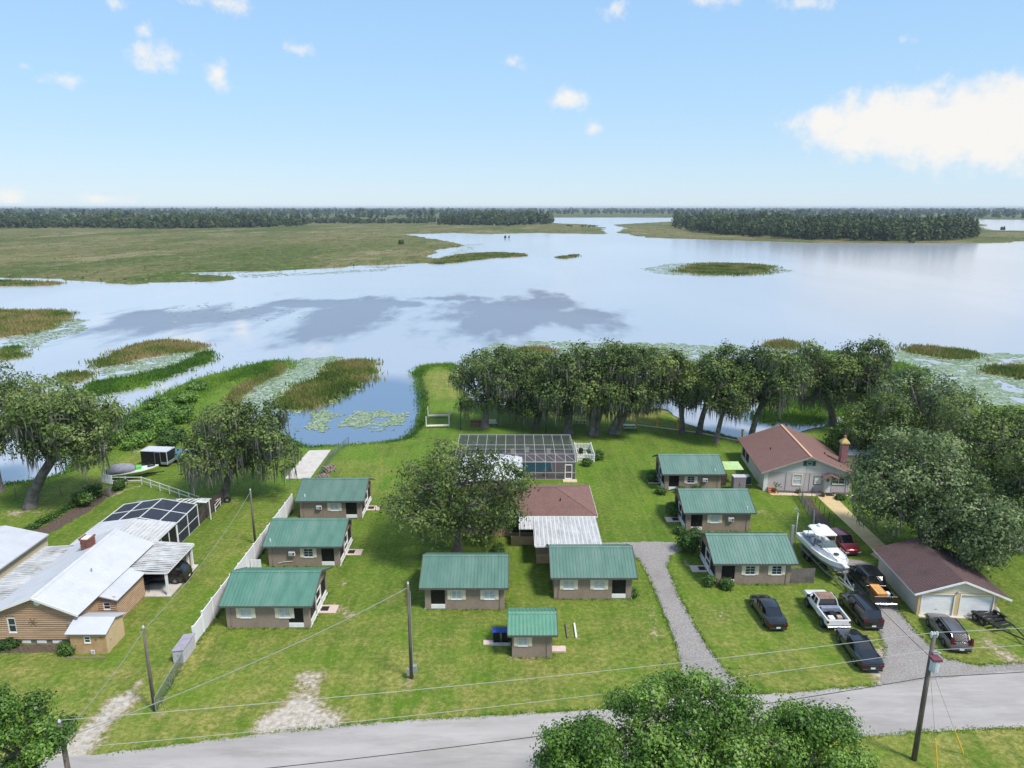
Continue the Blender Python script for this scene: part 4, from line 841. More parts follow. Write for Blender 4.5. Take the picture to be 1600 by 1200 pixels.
    if pad and has_porch:
        sx = W + .05 if porch == 'R' else -1.55
        q = bx('door_slab', pink_slab, t, sx, sx + 1.5, D * .40, D * .40 + 1.25, -.02, .05); bx('door_mat', mat('black_doormat', (.02, .02, .022), .9), q, *( (sx + .1, sx + .75) if porch == 'R' else (sx + .75, sx + 1.4)), D * .40 + .3, D * .40 + 1.0, .052, .068)
    return t
W2 = lambda a, b: [(a, .98, .95, .92), (b, .98, .95, .92)]
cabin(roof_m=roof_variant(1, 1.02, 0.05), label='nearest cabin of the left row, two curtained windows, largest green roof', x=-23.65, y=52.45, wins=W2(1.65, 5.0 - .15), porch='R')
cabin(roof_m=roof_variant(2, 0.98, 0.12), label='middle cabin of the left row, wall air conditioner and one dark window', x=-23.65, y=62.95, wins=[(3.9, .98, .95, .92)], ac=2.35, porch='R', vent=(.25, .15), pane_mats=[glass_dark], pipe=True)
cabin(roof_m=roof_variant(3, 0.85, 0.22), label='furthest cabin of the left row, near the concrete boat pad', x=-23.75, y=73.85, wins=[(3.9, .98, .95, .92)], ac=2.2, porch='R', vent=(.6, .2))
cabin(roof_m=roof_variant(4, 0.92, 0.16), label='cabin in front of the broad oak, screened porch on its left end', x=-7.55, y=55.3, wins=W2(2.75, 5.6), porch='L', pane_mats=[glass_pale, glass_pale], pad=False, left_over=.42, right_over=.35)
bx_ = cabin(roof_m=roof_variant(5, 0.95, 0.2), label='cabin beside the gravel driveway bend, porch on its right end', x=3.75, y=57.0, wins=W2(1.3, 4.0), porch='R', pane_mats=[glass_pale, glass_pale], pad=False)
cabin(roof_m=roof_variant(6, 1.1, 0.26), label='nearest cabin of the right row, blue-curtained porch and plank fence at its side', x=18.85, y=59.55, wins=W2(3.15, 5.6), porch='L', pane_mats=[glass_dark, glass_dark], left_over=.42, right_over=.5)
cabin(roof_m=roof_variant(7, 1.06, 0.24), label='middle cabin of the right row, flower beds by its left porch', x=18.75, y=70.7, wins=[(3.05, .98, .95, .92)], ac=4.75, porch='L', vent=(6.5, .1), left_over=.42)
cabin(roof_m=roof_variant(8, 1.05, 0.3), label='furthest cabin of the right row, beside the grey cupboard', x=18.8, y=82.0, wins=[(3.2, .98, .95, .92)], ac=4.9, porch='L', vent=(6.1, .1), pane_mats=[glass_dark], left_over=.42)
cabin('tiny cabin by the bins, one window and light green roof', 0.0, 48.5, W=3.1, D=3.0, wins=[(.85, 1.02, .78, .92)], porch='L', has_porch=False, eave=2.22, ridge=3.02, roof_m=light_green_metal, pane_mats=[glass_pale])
wind = mat('lattice_vent', (0.35, 0.34, 0.33), .7)
# things fixed on the small cabin's surroundings
def slab_thing(name, label, x0, x1, y0, y1, m, h=.07, cat='slab'):
    o = MB().box(x0, x1, y0, y1, -.02, h).build(name, m, bevel=.01); tag(o, label, cat); return o
slab_thing('concrete_slab', 'pink step slab at the right side of the tiny cabin', 3.15, 4.25, 49.15, 49.85, pink_slab, .12)
slab_thing('concrete_slab', 'pink paver left of the blue-lidded bins', -2.3, -1.5, 50.1, 50.7, pink_slab)
slab_thing('concrete_slab', 'weathered grey slab behind the tiny cabin roof', .7, 2.4, 52.1, 53.2, concrete, .5)

# ---- brown log house
log_m = mat('brown_log_siding', (0.40, 0.255, 0.155), .8, .18, 1.2, bump=.3, bscale=8, stretch=(.3, 1, 3), c2=(0.50, 0.335, 0.215))
def logs(parent, F, u0, u1, z0, z1, ops=(), pitch=.19, top=None):
    z = z0
    while z < z1 - .02:
        zb = min(pitch, z1 - z); spans = [(u0, u1)]
        if top:
            a, c = top(z + zb * .9)
            spans = [(max(u0, a), min(u1, c))]
        for o in ops:
            if o[2] < z + zb * .9 and o[3] > z + zb * .1:
                spans = [s for q in spans for s in ((q[0], min(q[1], o[0])), (max(q[0], o[1]), q[1])) if s[1] - s[0] > .03]
        for s in spans:
            if s[1] - s[0] < .05: continue
            b = MB(); pr = [(-.02, 0), (.035, .012), (.055, zb * .3), (.055, zb * .62), (.03, zb - .03), (-.02, zb - .016)]
            b.prism([F.p(s[0], d, z + q) for d, q in pr], F.u * (s[1] - s[0])); b.build('log', log_m, parent)
        z += pitch
def log_house():
    x0, x1, y0, y1 = -41.05, -34.6, 50.25, 62.0
    t = thing('log_house', 'brown log-sided house with white metal roof and brick chimney', 'house', (0, 0, 0)); xr, ze, zr = -37.6, 2.95, 4.38
    FF = Fr((x0, y0, 0), (1, 0, 0), (0, -1, 0)); W = x1 - x0; FR = Fr((x1, y0, 0), (0, 1, 0), (1, 0, 0)); D = y1 - y0
    wop = (.95, 1.62, 1.05, 2.35)
    core = MB(); wall_open(core, FF, 0, W, .35, 2.82, .15, [wop]); gable(core, FF, 0, W, 2.82, xr - x0, zr - .12, .15)
    fw = core.build('front_wall', log_m, t)
    sl = (zr - .1 - 2.82) / (xr - x0)
    def lim(z):
        if z < 2.82: return (-9, 99)
        k = (z - 2.82) / (zr - .12 - 2.82); return (k * (xr - x0), W - k * (x1 - xr))
    logs(fw, FF, 0, W, .42, zr - .25, [wop], top=lim)
    sw = MB(); wall_open(sw, FR, .15, D, .35, 2.82, .15, []); sw = sw.build('side_wall', log_m, t); logs(sw, FR, .1, 3.0, .42, 2.8)
    bx('side_wall', log_m, t, x0, x0 + .15, y0 + .15, y1, .35, 2.82); bx('back_wall', log_m, t, x0, x1, y1 - .15, y1 - .001, .35, 2.82)
    sk = bx('foundation_skirt', mat('grey_lattice', (.16, .15, .14), .9), t, x0 + .05, x1 - .05, y0 + .06, y1 - .05, -.05, .36)
    for i in range(5): bx('lattice_panel', white, sk, x0 + .5 + i * 1.25, x0 + 1.25 + i * 1.25, y0 + .03, y0 + .055, .05, .33)
    window(t, FF, 1.285, 1.05, .67, 1.3, glass_dark, white, mz=2, fw=.07)
    v = MB(); v.tube([(xr + .15, y0 - .07, 3.72), (xr + .15, y0 + .02, 3.72)], .26, 16); v.build('gable_vent', white, t)
    star = MB()
    for a in range(6): star.bar((-38.0, y0 - .08, 2.05), (-38.0 + .38 * math.cos(a * 1.047), y0 - .08, 2.05 + .38 * math.sin(a * 1.047)), .05, .03)
    star.build('metal_star', mat('rust_metal', (.25, .15, .09), .8), t)
    m_ = bx('electric_meter', steel, t, -35.2, -34.85, y0 - .22, y0 - .055, 1.5, 2.05, bevel=.02)
    l, r, f, k = x0 - .5, x1 + .5, y0 - .45, y1 + .1; zl = ze - .12
    b = MB(); ribbed(b, (r, k, ze - .1), (r, f, ze - .1), (xr, k, zr), (xr, f, zr), pitch=.45, rh=.022, rw=.05); b.build('roof', white_metal, t)
    b = MB(); ribbed(b, (l, f, zl), (l, k, zl), (xr, f, zr), (xr, k, zr), pitch=.45, rh=.022, rw=.05); b.build('roof', white_metal, t)
    b = MB(); b.prism([(xr - .22, f - .02, zr - .06), (xr, f - .02, zr + .05), (xr + .22, f - .02, zr - .06), (xr, f - .02, zr + .015)], (0, k - f + .04, 0)); b.build('ridge_cap', white_metal, t)
    for e in ((l, zl), (r, ze - .1)):
        b = MB(); b.bar((e[0], f, e[1] - .06), (xr, f, zr - .06), .05, .2); b.build('rake_trim', white, t)
    # bump-out
    bo = MB(); xb = -33.05; ya, yb = 53.1, 57.55
    F1 = Fr((x1, ya, 0), (1, 0, 0), (0, -1, 0)); F2 = Fr((xb, ya, 0), (0, 1, 0), (1, 0, 0)); wo = (.5, 1.1, 1.35, 2.0)
    wall_open(bo, F1, 0, xb - x1, 0, 2.5, .12, [wo]); wall_open(bo, F2, .12, yb - ya, 0, 2.28, .12, []); bo = bo.build('bump_out_wall', log_m, t); logs(bo, F1, 0, xb - x1, .1, 2.28, [wo]); logs(bo, F2, .05, yb - ya, .1, 2.25)
    window(t, F1, .8, 1.35, .6, .65, glass_dark, white, mz=2)
    b = MB(); ribbed(b, (xb + .35, yb + .1, 2.34), (xb + .35, ya - .3, 2.34), (x1 + .15, yb + .1, 2.80), (x1 + .15, ya - .3, 2.80), pitch=.45, rh=.022, rw=.05); b.build('bump_out_roof', white_metal, t)
    # chimney of single bricks
    cx, cy = -38.35, 58.9; ch = bx('chimney', brick_m, t, cx - .42, cx + .42, cy - .42, cy + .42, 3.2, 5.0)
    for row in range(7):
        z = 4.0 + row * .145
        for sgn, ax in ((-1, 'y'), (1, 'x')):
            for i in range(3):
                u = -.44 + i * .29 + (.1 if row % 2 else 0); 
                if ax == 'y': bx('brick', brick_m, ch, cx + u, cx + min(u + .26, .45), cy - .455, cy - .421, z, z + .12)
                else: bx('brick', brick_m, ch, cx + .421, cx + .455, cy + u, cy + min(u + .26, .45), z, z + .12)
    bx('chimney_cap', white, ch, cx - .36, cx + .36, cy - .36, cy + .36, 5.002, 5.06); 
    for sx in (-.5, .36): bx('chimney_flashing', brick_m, ch, cx + sx, cx + sx + .14, cy - .5, cy + .5, 5.003, 5.14)
    p = MB(); p.tube([(-36.0, 55.2, 3.3), (-36.0, 55.2, 3.98)], .06, 8); p.build('vent_pipe', steel, t)
    # carport
    c0, c1, d0, d1 = -34.65, -30.75, 57.45, 63.0
    b = MB(); ribbed(b, (c1, d1, 2.38), (c1, d0, 2.38), (c0, d1, 2.62), (c0, d0, 2.62), pitch=.33, rh=.05, rw=.1); b.build('carport_roof', stained_metal, t)
    for y in (d0, d1): bx('carport_beam', white, t, c0, c1, y - .06, y + .06, 2.22, 2.34)
    bx('carport_beam', white, t, c1 - .1, c1 + .02, d0 + .07, d1 - .07, 2.2, 2.325)
    for px, py in ((c1 - .2, d0 + .12), (c1 - .3, d1 - .15), (c1 - .75, d1 - .15)): bx('carport_post', white, t, px - .09, px + .09, py - .09, py + .09, 0, 2.22)
    bx('carport_slab', concrete, t, c0 - .3, c1 + .1, d0 - .1, d1 + .2, -.03, .06); bx('carport_back_wall', beige_w, t, -33.6, -31.1, d1 - .05, d1 + .05, 0, 2.2)
    bx('carport_side_wall', log_m, t, x1 + .003, x1 + .06, yb, d1, .1, 2.5)
    # rear porch roof and its screened pool cage
    l2, r2, xm = -42.3, -34.25, -38.8
    b = MB(); ribbed(b, (r2, 67.2, 2.62), (r2, 62.0, 2.62), (xm, 67.2, 3.05), (xm, 62.0, 3.05), pitch=.35, rh=.04, rw=.08); b.build('porch_roof', stained_metal_y, t)
    b = MB(); ribbed(b, (l2, 62.0, 2.62), (l2, 67.2, 2.62), (xm, 62.0, 3.05), (xm, 67.2, 3.05), pitch=.35, rh=.04, rw=.08); b.build('porch_roof', white_metal, t)
    for i in range(4): y = 62.3 + i * 1.6; bx('porch_post', white, t, r2 - .25, r2 - .15, y, y + .1, 0, 2.58)
    bx('porch_screen', screen_m, t, r2 - .205, r2 - .195, 62.3, 67.1, .1, 2.5); bx('porch_floor', concrete, t, l2 + .3, r2 - .1, 62.02, 67.1, -.02, .05)
    # gutter roof on the left over the patio
    b = MB(); ribbed(b, (-41.75, 50.6, 2.62), (-41.75, 62.2, 2.62), (-44.75, 50.6, 2.42), (-44.75, 62.2, 2.42), pitch=.36, rh=.05, rw=.1); b.build('patio_roof', stained_metal, t)
    for i in range(5): bx('patio_post', white, t, -44.6, -44.5, 51 + i * 2.6, 51.1 + i * 2.6, 0, 2.36)
    return t
log_house()
def cage_left():
    t = thing('screen_enclosure', 'white-framed screen enclosure behind the log house with pergola bars', 'screen enclosure', (-38.3, 69.5, 0)); x0, x1, ya, yb, xm = -4.0, 3.9, -2.25, 2.6, .2; ze, zr = 2.5, 3.15
    def zt(x): return zr - (zr - ze) * (abs(x - xm) / (x1 - xm if x > xm else xm - x0))
    xs = [x0, -2.0, xm, 2.2, x1]; ys = [ya, 0.15, yb]
    for x in xs:
        b = MB(); b.bar((x, ya, zt(x)), (x, yb, zt(x)), .06, .08); b.build('rafter', white, t)
    for y in ys:
        b = MB()
        for a, c in zip(xs, xs[1:]): b.bar((a, y, zt(a) - .004), (c, y, zt(c) - .004), .055, .07)
        b.build('purlin', white, t)
    for a, c in zip(xs, xs[1:]):
        for y, y2 in zip(ys, ys[1:]):
            b = MB(); b.quad((a + .04, y + .04, zt(a) - .02), (c - .04, y + .04, zt(c) - .02), (c - .04, y2 - .04, zt(c) - .02), (a + .04, y2 - .04, zt(a) - .02)); b.build('screen_panel', roof_screen, t)
    for x in (x0, x1):
        for y in ys: bx('post', white, t, x - .045, x + .045, y - .045, y + .045, 0, ze)
        b = MB(); b.bar((x, ya, 1.2), (x, yb, 1.2), .06); b.build('rail', white, t)
        for y, y2 in zip(ys, ys[1:]):
            b = MB(); b.quad((x, y + .05, .05), (x, y2 - .05, .05), (x, y2 - .05, ze - .05), (x, y + .05, ze - .05)); b.build('screen_panel', roof_screen, t)
    # back wall screens and the blue shade cloth beyond
    for a, c in zip(xs, xs[1:]):
        b = MB(); b.quad((a + .04, yb, .05), (c - .04, yb, .05), (c - .04, yb, zt(c) - .08), (a + .04, yb, zt(a) - .08)); b.build('screen_panel', roof_screen, t)
    bx('deck', concrete, t, x0, x1, ya, yb, -.02, .045)
    # pergola on the right corner: bare bars
    for i in range(5):
        b = MB(); b.bar((.9 + i * .62, 2.68, 2.52), (1.6 + i * .62, 4.1, 2.52), .07, .09); b.build('pergola_bar', white, t)
    b = MB(); b.bar((.5, 2.66, 2.44), (x1, 2.66, 2.44), .07); b.bar((.9, 4.12, 2.44), (4.7, 4.12, 2.44), .07); b.build('pergola_beam', white, t)
    bx('pergola_post', white, t, 4.55, 4.64, 4.05, 4.14, 0, 2.4)
    b = MB(); b.quad((x0 + .3, yb + .05, 2.3), (1.0, yb + .05, 2.5), (.9, 4.1, 2.5), (x0 + .8, 4.1, 2.3)); b.build('shade_cloth', mat('blue_grey_shade_cloth', (.19, .21, .30), .7, alpha=.93), t)
cage_left()
def neighbour():
    t = thing('outbuilding', 'pale yellow outbuilding with flat white roof at the left edge', 'outbuilding', (0, 0, 0))
    b = MB(); b.box(-54, -45.75, 56.0, 64.2, -.05, 2.75); b.build('wall', beige_w, t)
    b = MB(); slab(b, (-45.35, 55.6, 2.9), (-45.35, 64.0, 2.9), (-50.2, 55.6, 3.35), (-50.2, 65.0, 3.35), .14); b.build('roof', white_metal, t)
    b = MB(); slab(b, (-55.0, 64.6, 2.9), (-55.0, 55.6, 2.9), (-50.2, 65.0, 3.35), (-50.2, 55.6, 3.35), .14); b.build('roof', white_metal, t)
neighbour()
def shed():
    t = thing('garden_shed', 'small tan garden shed with white roof before the log house', 'shed', (-34.45, 48.95, 0)); W, D, e, r = 2.78, 2.6, 1.88, 2.45
    tan = mat('tan_shed_wall', (0.44, 0.26, 0.115), .85, .14, 1.5, c2=(0.54, 0.36, 0.20)); tan2 = mat('pale_tan_siding', (0.56, 0.41, 0.24), .85, .08, 1.5)
    FF = Fr((0, 0, 0), (1, 0, 0), (0, -1, 0)); FR = Fr((W, 0, 0), (0, 1, 0), (1, 0, 0)); FL = Fr((0, D, 0), (0, -1, 0), (-1, 0, 0)); wo = (1.1, 1.6, .98, 1.55)
    b = MB(); wall_open(b, FF, 0, W, -.02, e - .03, .08, [wo]); b.build('wall', tan, t); bx('back_wall', tan, t, 0, W, D - .08, D, -.02, e - .03)
    for F in (FR, FL): b = MB(); wall_open(b, F, .08, D - .08, -.02, e - .03, .08, []); gable(b, F, 0, D, e - .03, D * .5, r - .1, .08); b.build('side_wall', tan2, t)
    window(t, FF, 1.35, .98, .5, .57, glass_dark, white, mx=1, mz=2)
    d = MB(); fbox(d, FR, .45, 1.35, .004, .04, .05, 1.75); d = d.build('door', tan2, t); h = MB(); fbox(h, FR, .52, .58, .042, .09, .85, 1.0); h.build('handle', steel, d)
    for y0, y1 in ((-.25, D / 2), (D + .25, D / 2)):
        b = MB(); slab(b, (-.22, y0, e), (W + .22, y0, e), (-.22, y1, r), (W + .22, y1, r), .06); b.build('roof', white_metal, t)
    p = MB(); p.tube([(2.0, -.03, 1.25), (2.0, -.005, 1.25)], .09, 10); p.build('wall_ornament', mat('rust_metal', (.25, .15, .09), .8), t)
    p = MB(); p.prism([(2.25, -.02, 1.42), (2.33, -.02, 1.5), (2.4, -.02, 1.44), (2.47, -.02, 1.5), (2.55, -.02, 1.42), (2.4, -.02, 1.36)], (0, .015, 0)); p.build('wall_ornament', mat('rust_metal', (.25, .15, .09), .8), t)
    s = bx('small_sign', white, t, 1.55, 1.85, -.12, -.09, .05, .42); 
    for zz in (.12, .24): bx('sign_print', mat('pink_print', (.6, .12, .22), .7), s, 1.6, 1.8, -.126, -.121, zz, zz + .07)
    bx('bed_edging', mat('weathered_timber', (.25, .18, .13), .9, .3), t, -.1, W + .15, -.62, -.54, 0, .12)
    return t
shed()
def storage_box():
    t = thing('storage_box', 'grey vinyl storage box at the end of the white fence', 'storage box', (-25.95, 47.75, 0)); g = mat('pale_grey_vinyl', (.47, .45, .47), .7); g2 = mat('mauve_grey_lid', (.33, .30, .34), .6)
    b = MB(); b.box(0, .82, 0, 2.05, 0, 1.05); b.build('body', g, t, bevel=.02); b = MB(); slab(b, (-.05, -.06, 1.1), (-.05, 2.1, 1.16), (.88, -.06, 1.2), (.88, 2.1, 1.26), .07); b.build('lid', g2, t)
    for i in range(4): bx('board', g, t, -.006, .826, -.012, -.001, .06 + i * .24, .27 + i * .24)
    bx('handle', steel, t, .35, .5, -.05, -.013, .7, .74)
storage_box()

# ---- middle house with hip roof, carport, lanai
def middle_house():
    t = thing('hip_roof_house', 'middle house with brown hip roof and white metal carport', 'house', (0, 0, 0)); x0, x1, y0, y1 = -6.2, 8.5, 69.5, 77.2; ze, zr = 2.5, 3.98
    b = MB(); b.box(x0, x1, y0, y1, -.05, ze - .05); b.build('wall', taupe, t)
    bx('wall_base', mat('tan_stucco', (.50, .33, .20), .9), t, x0 - .01, x1 + .01, y0 - .03, y0 - .002, -.03, .75)
    l, r, f, k = x0 - .45, x1 + .48, y0 - .5, y1 + .45; ym = (f + k) / 2; hl, hr = l + 4.1, r - 4.1
    P = {'a': (l, f, ze), 'b': (r, f, ze), 'c': (r, k, ze), 'd': (l, k, ze), 'e': (hl, ym, zr), 'g': (hr, ym, zr)}
    for q in ('abge', 'bcg', 'cdeg', 'dae'):
        pts = [Vector(P[c]) for c in q]; n = (pts[1] - pts[0]).cross(pts[2] - pts[0]).normalized(); n = n if n.z > 0 else -n
        rows = MB(); e0, e1 = pts[0], pts[1]; tp = pts[2:] if len(pts) == 4 else [pts[2], pts[2]]; nr = 24
        for i in range(nr):       # shingle courses: each laps the one below
            a0, a1 = i / nr, (i + 1.15) / nr; a1 = min(1, a1); L0, R0 = e0.lerp(tp[1], a0), e1.lerp(tp[0], a0); L1, R1 = e0.lerp(tp[1], a1), e1.lerp(tp[0], a1)
            rows.add([L0 + n * .03, R0 + n * .03, R1 + n * .008, L1 + n * .008, L0, R0], ((0, 1, 2, 3), (4, 5, 1, 0)))
        rows.build('roof_slope', shingle, t, fix=False)
    for a, c in (('a', 'e'), ('b', 'g'), ('c', 'g'), ('d', 'e'), ('e', 'g')): b = MB(); b.bar(Vector(P[a]) + Vector((0, 0, .02)), Vector(P[c]) + Vector((0, 0, .02)), .18, .05); b.build('hip_cap', shingle, t)
    b = MB(); b.box(l, r, f - .04, f, ze - .14, ze + .02); b.box(l, r, k, k + .04, ze - .14, ze + .02); b.box(r, r + .04, f, k, ze - .14, ze + .02); b.box(l - .04, l, f, k, ze - .14, ze + .02); b.box(l, r, f, k, ze - .12, ze - .06); b.build('fascia', white, t)
    p = MB(); p.tube([(5.2, 71.2, 3.0), (5.2, 71.2, 3.6)], .06, 8); p.build('vent_pipe', black_metal, t)
    # carport roof towards the camera
    b = MB(); ribbed(b, (2.25, 62.7, 2.28), (8.75, 62.7, 2.28), (2.25, 68.98, 2.46), (8.75, 68.98, 2.46), pitch=.21, rh=.035, rw=.09); b.build('carport_roof', stained_metal_y, t)
    b = MB(); ribbed(b, (.7, 66.2, 2.37), (2.22, 66.2, 2.37), (.7, 68.98, 2.45), (2.22, 68.98, 2.45), pitch=.21, rh=.035, rw=.09); b.build('carport_roof', stained_metal_y, t)
    for q in ((2.25, 8.75, 62.62, 62.7), (2.17, 2.25, 62.7, 66.2)): bx('gutter', white, t, *q, 2.16, 2.3)
    tanw = mat('tan_stucco', (.50, .33, .20), .9)
    bx('carport_wall', tanw, t, 2.42, 8.4, 63.5, 63.65, -.02, 1.0); bx('carport_wall', taupe, t, 2.42, 8.4, 63.5, 63.64, 1.003, 2.2); bx('carport_wall', tanw, t, 2.4, 2.52, 63.66, 67.4, -.02, 2.2)
    bx('entry_wall', tanw, t, -.1, 2.38, 67.45, 67.6, -.02, .95); bx('entry_recess', dark_in, t, .1, 2.38, 68.5, 69.4, .95, 2.2); bx('entry_post', white, t, .75, .83, 67.48, 67.57, .95, 2.36)
    bx('entry_step', concrete, t, 2.55, 8.3, 63.7, 69.3, -.02, .05)
    # white lanai roof behind, towards the pool
    b = MB(); ribbed(b, (-6.6, 77.6, 2.75), (-6.6, 86.6, 2.75), (-2.6, 77.6, 3.2), (-2.6, 86.6, 3.2), pitch=.35); b.build('lanai_roof', white_metal, t)
    b = MB(); ribbed(b, (1.3, 86.6, 2.75), (1.3, 77.6, 2.75), (-2.6, 86.6, 3.2), (-2.6, 77.6, 3.2), pitch=.35); b.build('lanai_roof', white_metal, t)
    b = MB(); b.box(-6.3, 1.0, 77.7, 86.2, -.03, 2.6); b.build('lanai_wall', taupe, t)
    bx('back_patio', pink_slab, t, 1.05, 8.6, 77.75, 78.6, -.02, .05)
    b = MB(); b.box(7.4, 7.5, 77.3, 77.4, 0, 2.4); b.build('downspout', white, t)
    return t
middle_house()
frame_w = mat('aluminium_frame', (.44, .43, .43), .5, .05)
def pool_cage():
    t = thing('pool_cage', 'large white-framed pool screen cage behind the middle house', 'screen enclosure', (0, 0, 0)); x0, x1, y0, y1 = -7.3, 8.15, 85.6, 96.3; ze, zr, ins = 2.4, 3.0, 1.35
    n = 12; xs = [x0 + (x1 - x0) * i / n for i in range(n + 1)]; ysm = [y0 + ins, 90.6, y1 - ins]
    def bar(nm, a, c, w=.055): b = MB(); b.bar(a, c, w * .85, w); b.build(nm, frame_w, t)
    def pan(*q): b = MB(); b.add(q, (tuple(range(len(q))),)); b.build('screen_panel', pool_screen, t, fix=False)
    for i, x in enumerate(xs):
        xi = min(max(x, x0 + .0), x1)
        bar('post', (x, y0, 0), (x, y0, ze)); bar('post', (x, y1, 0), (x, y1, ze)); bar('rafter', (x, y0, ze), (x, y0 + ins, zr)); bar('rafter', (x, y0 + ins, zr), (x, y1 - ins, zr)); bar('rafter', (x, y1 - ins, zr), (x, y1, ze))
    for y in (y0, y1): bar('eave_beam', (x0, y, ze), (x1, y, ze), .085); bar('base_rail', (x0, y, .06), (x1, y, .06)); bar('chair_rail', (x0, y, .95), (x1, y, .95), .06)
    for y in ysm: bar('purlin', (x0, y, zr), (x1, y, zr))
    bar('purlin', (x0, 88.8, zr), (x1, 88.8, zr), .05)
    for x in (x0, x1):
        bar('eave_beam', (x, y0, ze), (x, y1, ze), .085); bar('chair_rail', (x, y0, .95), (x, y1, .95), .06)
        for y in (88.0, 90.6, 93.5): bar('post', (x, y, 0), (x, y, zr))
    for i in (6, 7, 8, 9, 10, 11): bar('brace', (xs[i], y0 + ins, zr + .01), (xs[i] + (x1 - x0) / n, y0, ze + .01), .05)
    for a, c in zip(xs, xs[1:]):
        pan((a + .04, y0, .1), (c - .04, y0, .1), (c - .04, y0, ze - .05), (a + .04, y0, ze - .05)); pan((a + .04, y0 + .03, ze + .01), (c - .04, y0 + .03, ze + .01), (c - .04, y0 + ins, zr - .02), (a + .04, y0 + ins, zr - .02))
        pan((a + .04, ysm[0] + .04, zr), (c - .04, ysm[0] + .04, zr), (c - .04, ysm[1] - .04, zr), (a + .04, ysm[1] - .04, zr)); pan((a + .04, ysm[1] + .04, zr), (c - .04, ysm[1] + .04, zr), (c - .04, ysm[2] - .04, zr), (a + .04, ysm[2] - .04, zr))
        pan((a + .04, ysm[2] + .04, zr), (c - .04, ysm[2] + .04, zr), (c - .04, y1 - .04, ze + .02), (a + .04, y1 - .04, ze + .02)); pan((a + .04, y1, .1), (c - .04, y1, .1), (c - .04, y1, ze - .05), (a + .04, y1, ze - .05))
    for x in (x0, x1):
        yy = [y0, 88.0, 90.6, 93.5, y1]
        for a, c in zip(yy, yy[1:]): pan((x, a + .05, .1), (x, c - .05, .1), (x, c - .05, ze - .05), (x, a + .05, ze - .05))
    d = MB(); u = 6.75
    for q in ((u, u + .09, 0, 2.05), (u + .86, u + .95, 0, 2.05)): d.box(q[0], q[1], y0 - .1, y0 - .05, .1, 2.1)
    d.box(u + .09, u + .86, y0 - .1, y0 - .05, 1.98, 2.1); d.box(u + .09, u + .86, y0 - .1, y0 - .05, .1, .25); d.box(u + .09, u + .86, y0 - .1, y0 - .05, 1.0, 1.08); d.build('screen_door', white, t)
    bx('door_step', mat('tan_step', (.6, .48, .3), .9), t, 6.5, 8.3, y0 - .95, y0 - .12, -.02, .10)
    return t
pool_cage()
deck_m = mat('brown_pool_deck', (0.245, 0.18, 0.165), .9, .12, 1.2, c2=(0.31, 0.235, 0.21))
def pool():
    x0, x1, y0, y1 = -1.4, 5.3, 88.1, 92.2
    for d in ((-7.25, x0, 85.62, 96.25), (x1, 8.1, 85.62, 96.25), (x0, x1, 85.62, y0), (x0, x1, y1, 96.25)): pass
    b = MB(); wall = [(-7.25, 8.1, 85.66, y0), (-7.25, 8.1, y1, 96.2)]
    for q in wall: b.box(*q, -.03, .06)
    b.box(-7.25, x0, y0, y1, -.03, .0595); b.box(x1, 8.1, y0, y1, -.03, .0595); tag(b.build('pool_deck', deck_m), kind='structure')
    t = thing('swimming_pool', 'teal swimming pool inside the screen cage', 'pool', ((x0 + x1) / 2, (y0 + y1) / 2, 0)); w, h = (x1 - x0) / 2, (y1 - y0) / 2
    bx('pool_water', mat('teal_pool_water', (0.012, 0.17, 0.21), .05, .1, .6, spec=.5), t, -w + .02, w - .02, -h + .02, h - .02, .005, .02)
    for q in ((-w - .15, w + .15, -h - .15, -h + .03), (-w - .15, w + .15, h - .03, h + .15), (-w - .15, -w + .03, -h + .03, h - .03), (w - .03, w + .15, -h + .03, h - .03)): bx('coping', mat('grey_coping', (.42, .38, .36), .8), t, *q, .03, .085)
pool()
def deck_chair(x, y, rz, label):
    t = thing('deck_chair', label, 'chair', (x, y, .06), rz, 'chairs on the pool deck'); m = mat('cream_sling', (.66, .60, .46), .7); f = mat('brown_tube', (.12, .08, .06), .5)
    bx('seat', m, t, -.27, .27, -.25, .3, .38, .42); b = MB(); slab(b, (-.27, .3, .42), (.27, .3, .42), (-.27, .55, .98), (.27, .55, .98), .04); b.build('backrest', m, t)
    for sx in (-.28, .25):
        for sy in (-.22, .3): bx('leg', f, t, sx, sx + .03, sy, sy + .03, 0, .38)
deck_chair(.2, 94.2, .3, 'cream deck chair far left behind the pool'); deck_chair(2.1, 95.0, -.2, 'cream deck chair behind the middle of the pool'); deck_chair(5.2, 94.3, .1, 'cream deck chair near the far right pool corner'); deck_chair(4.4, 86.9, 2.9, 'cream deck chair in front of the pool near the cage door')

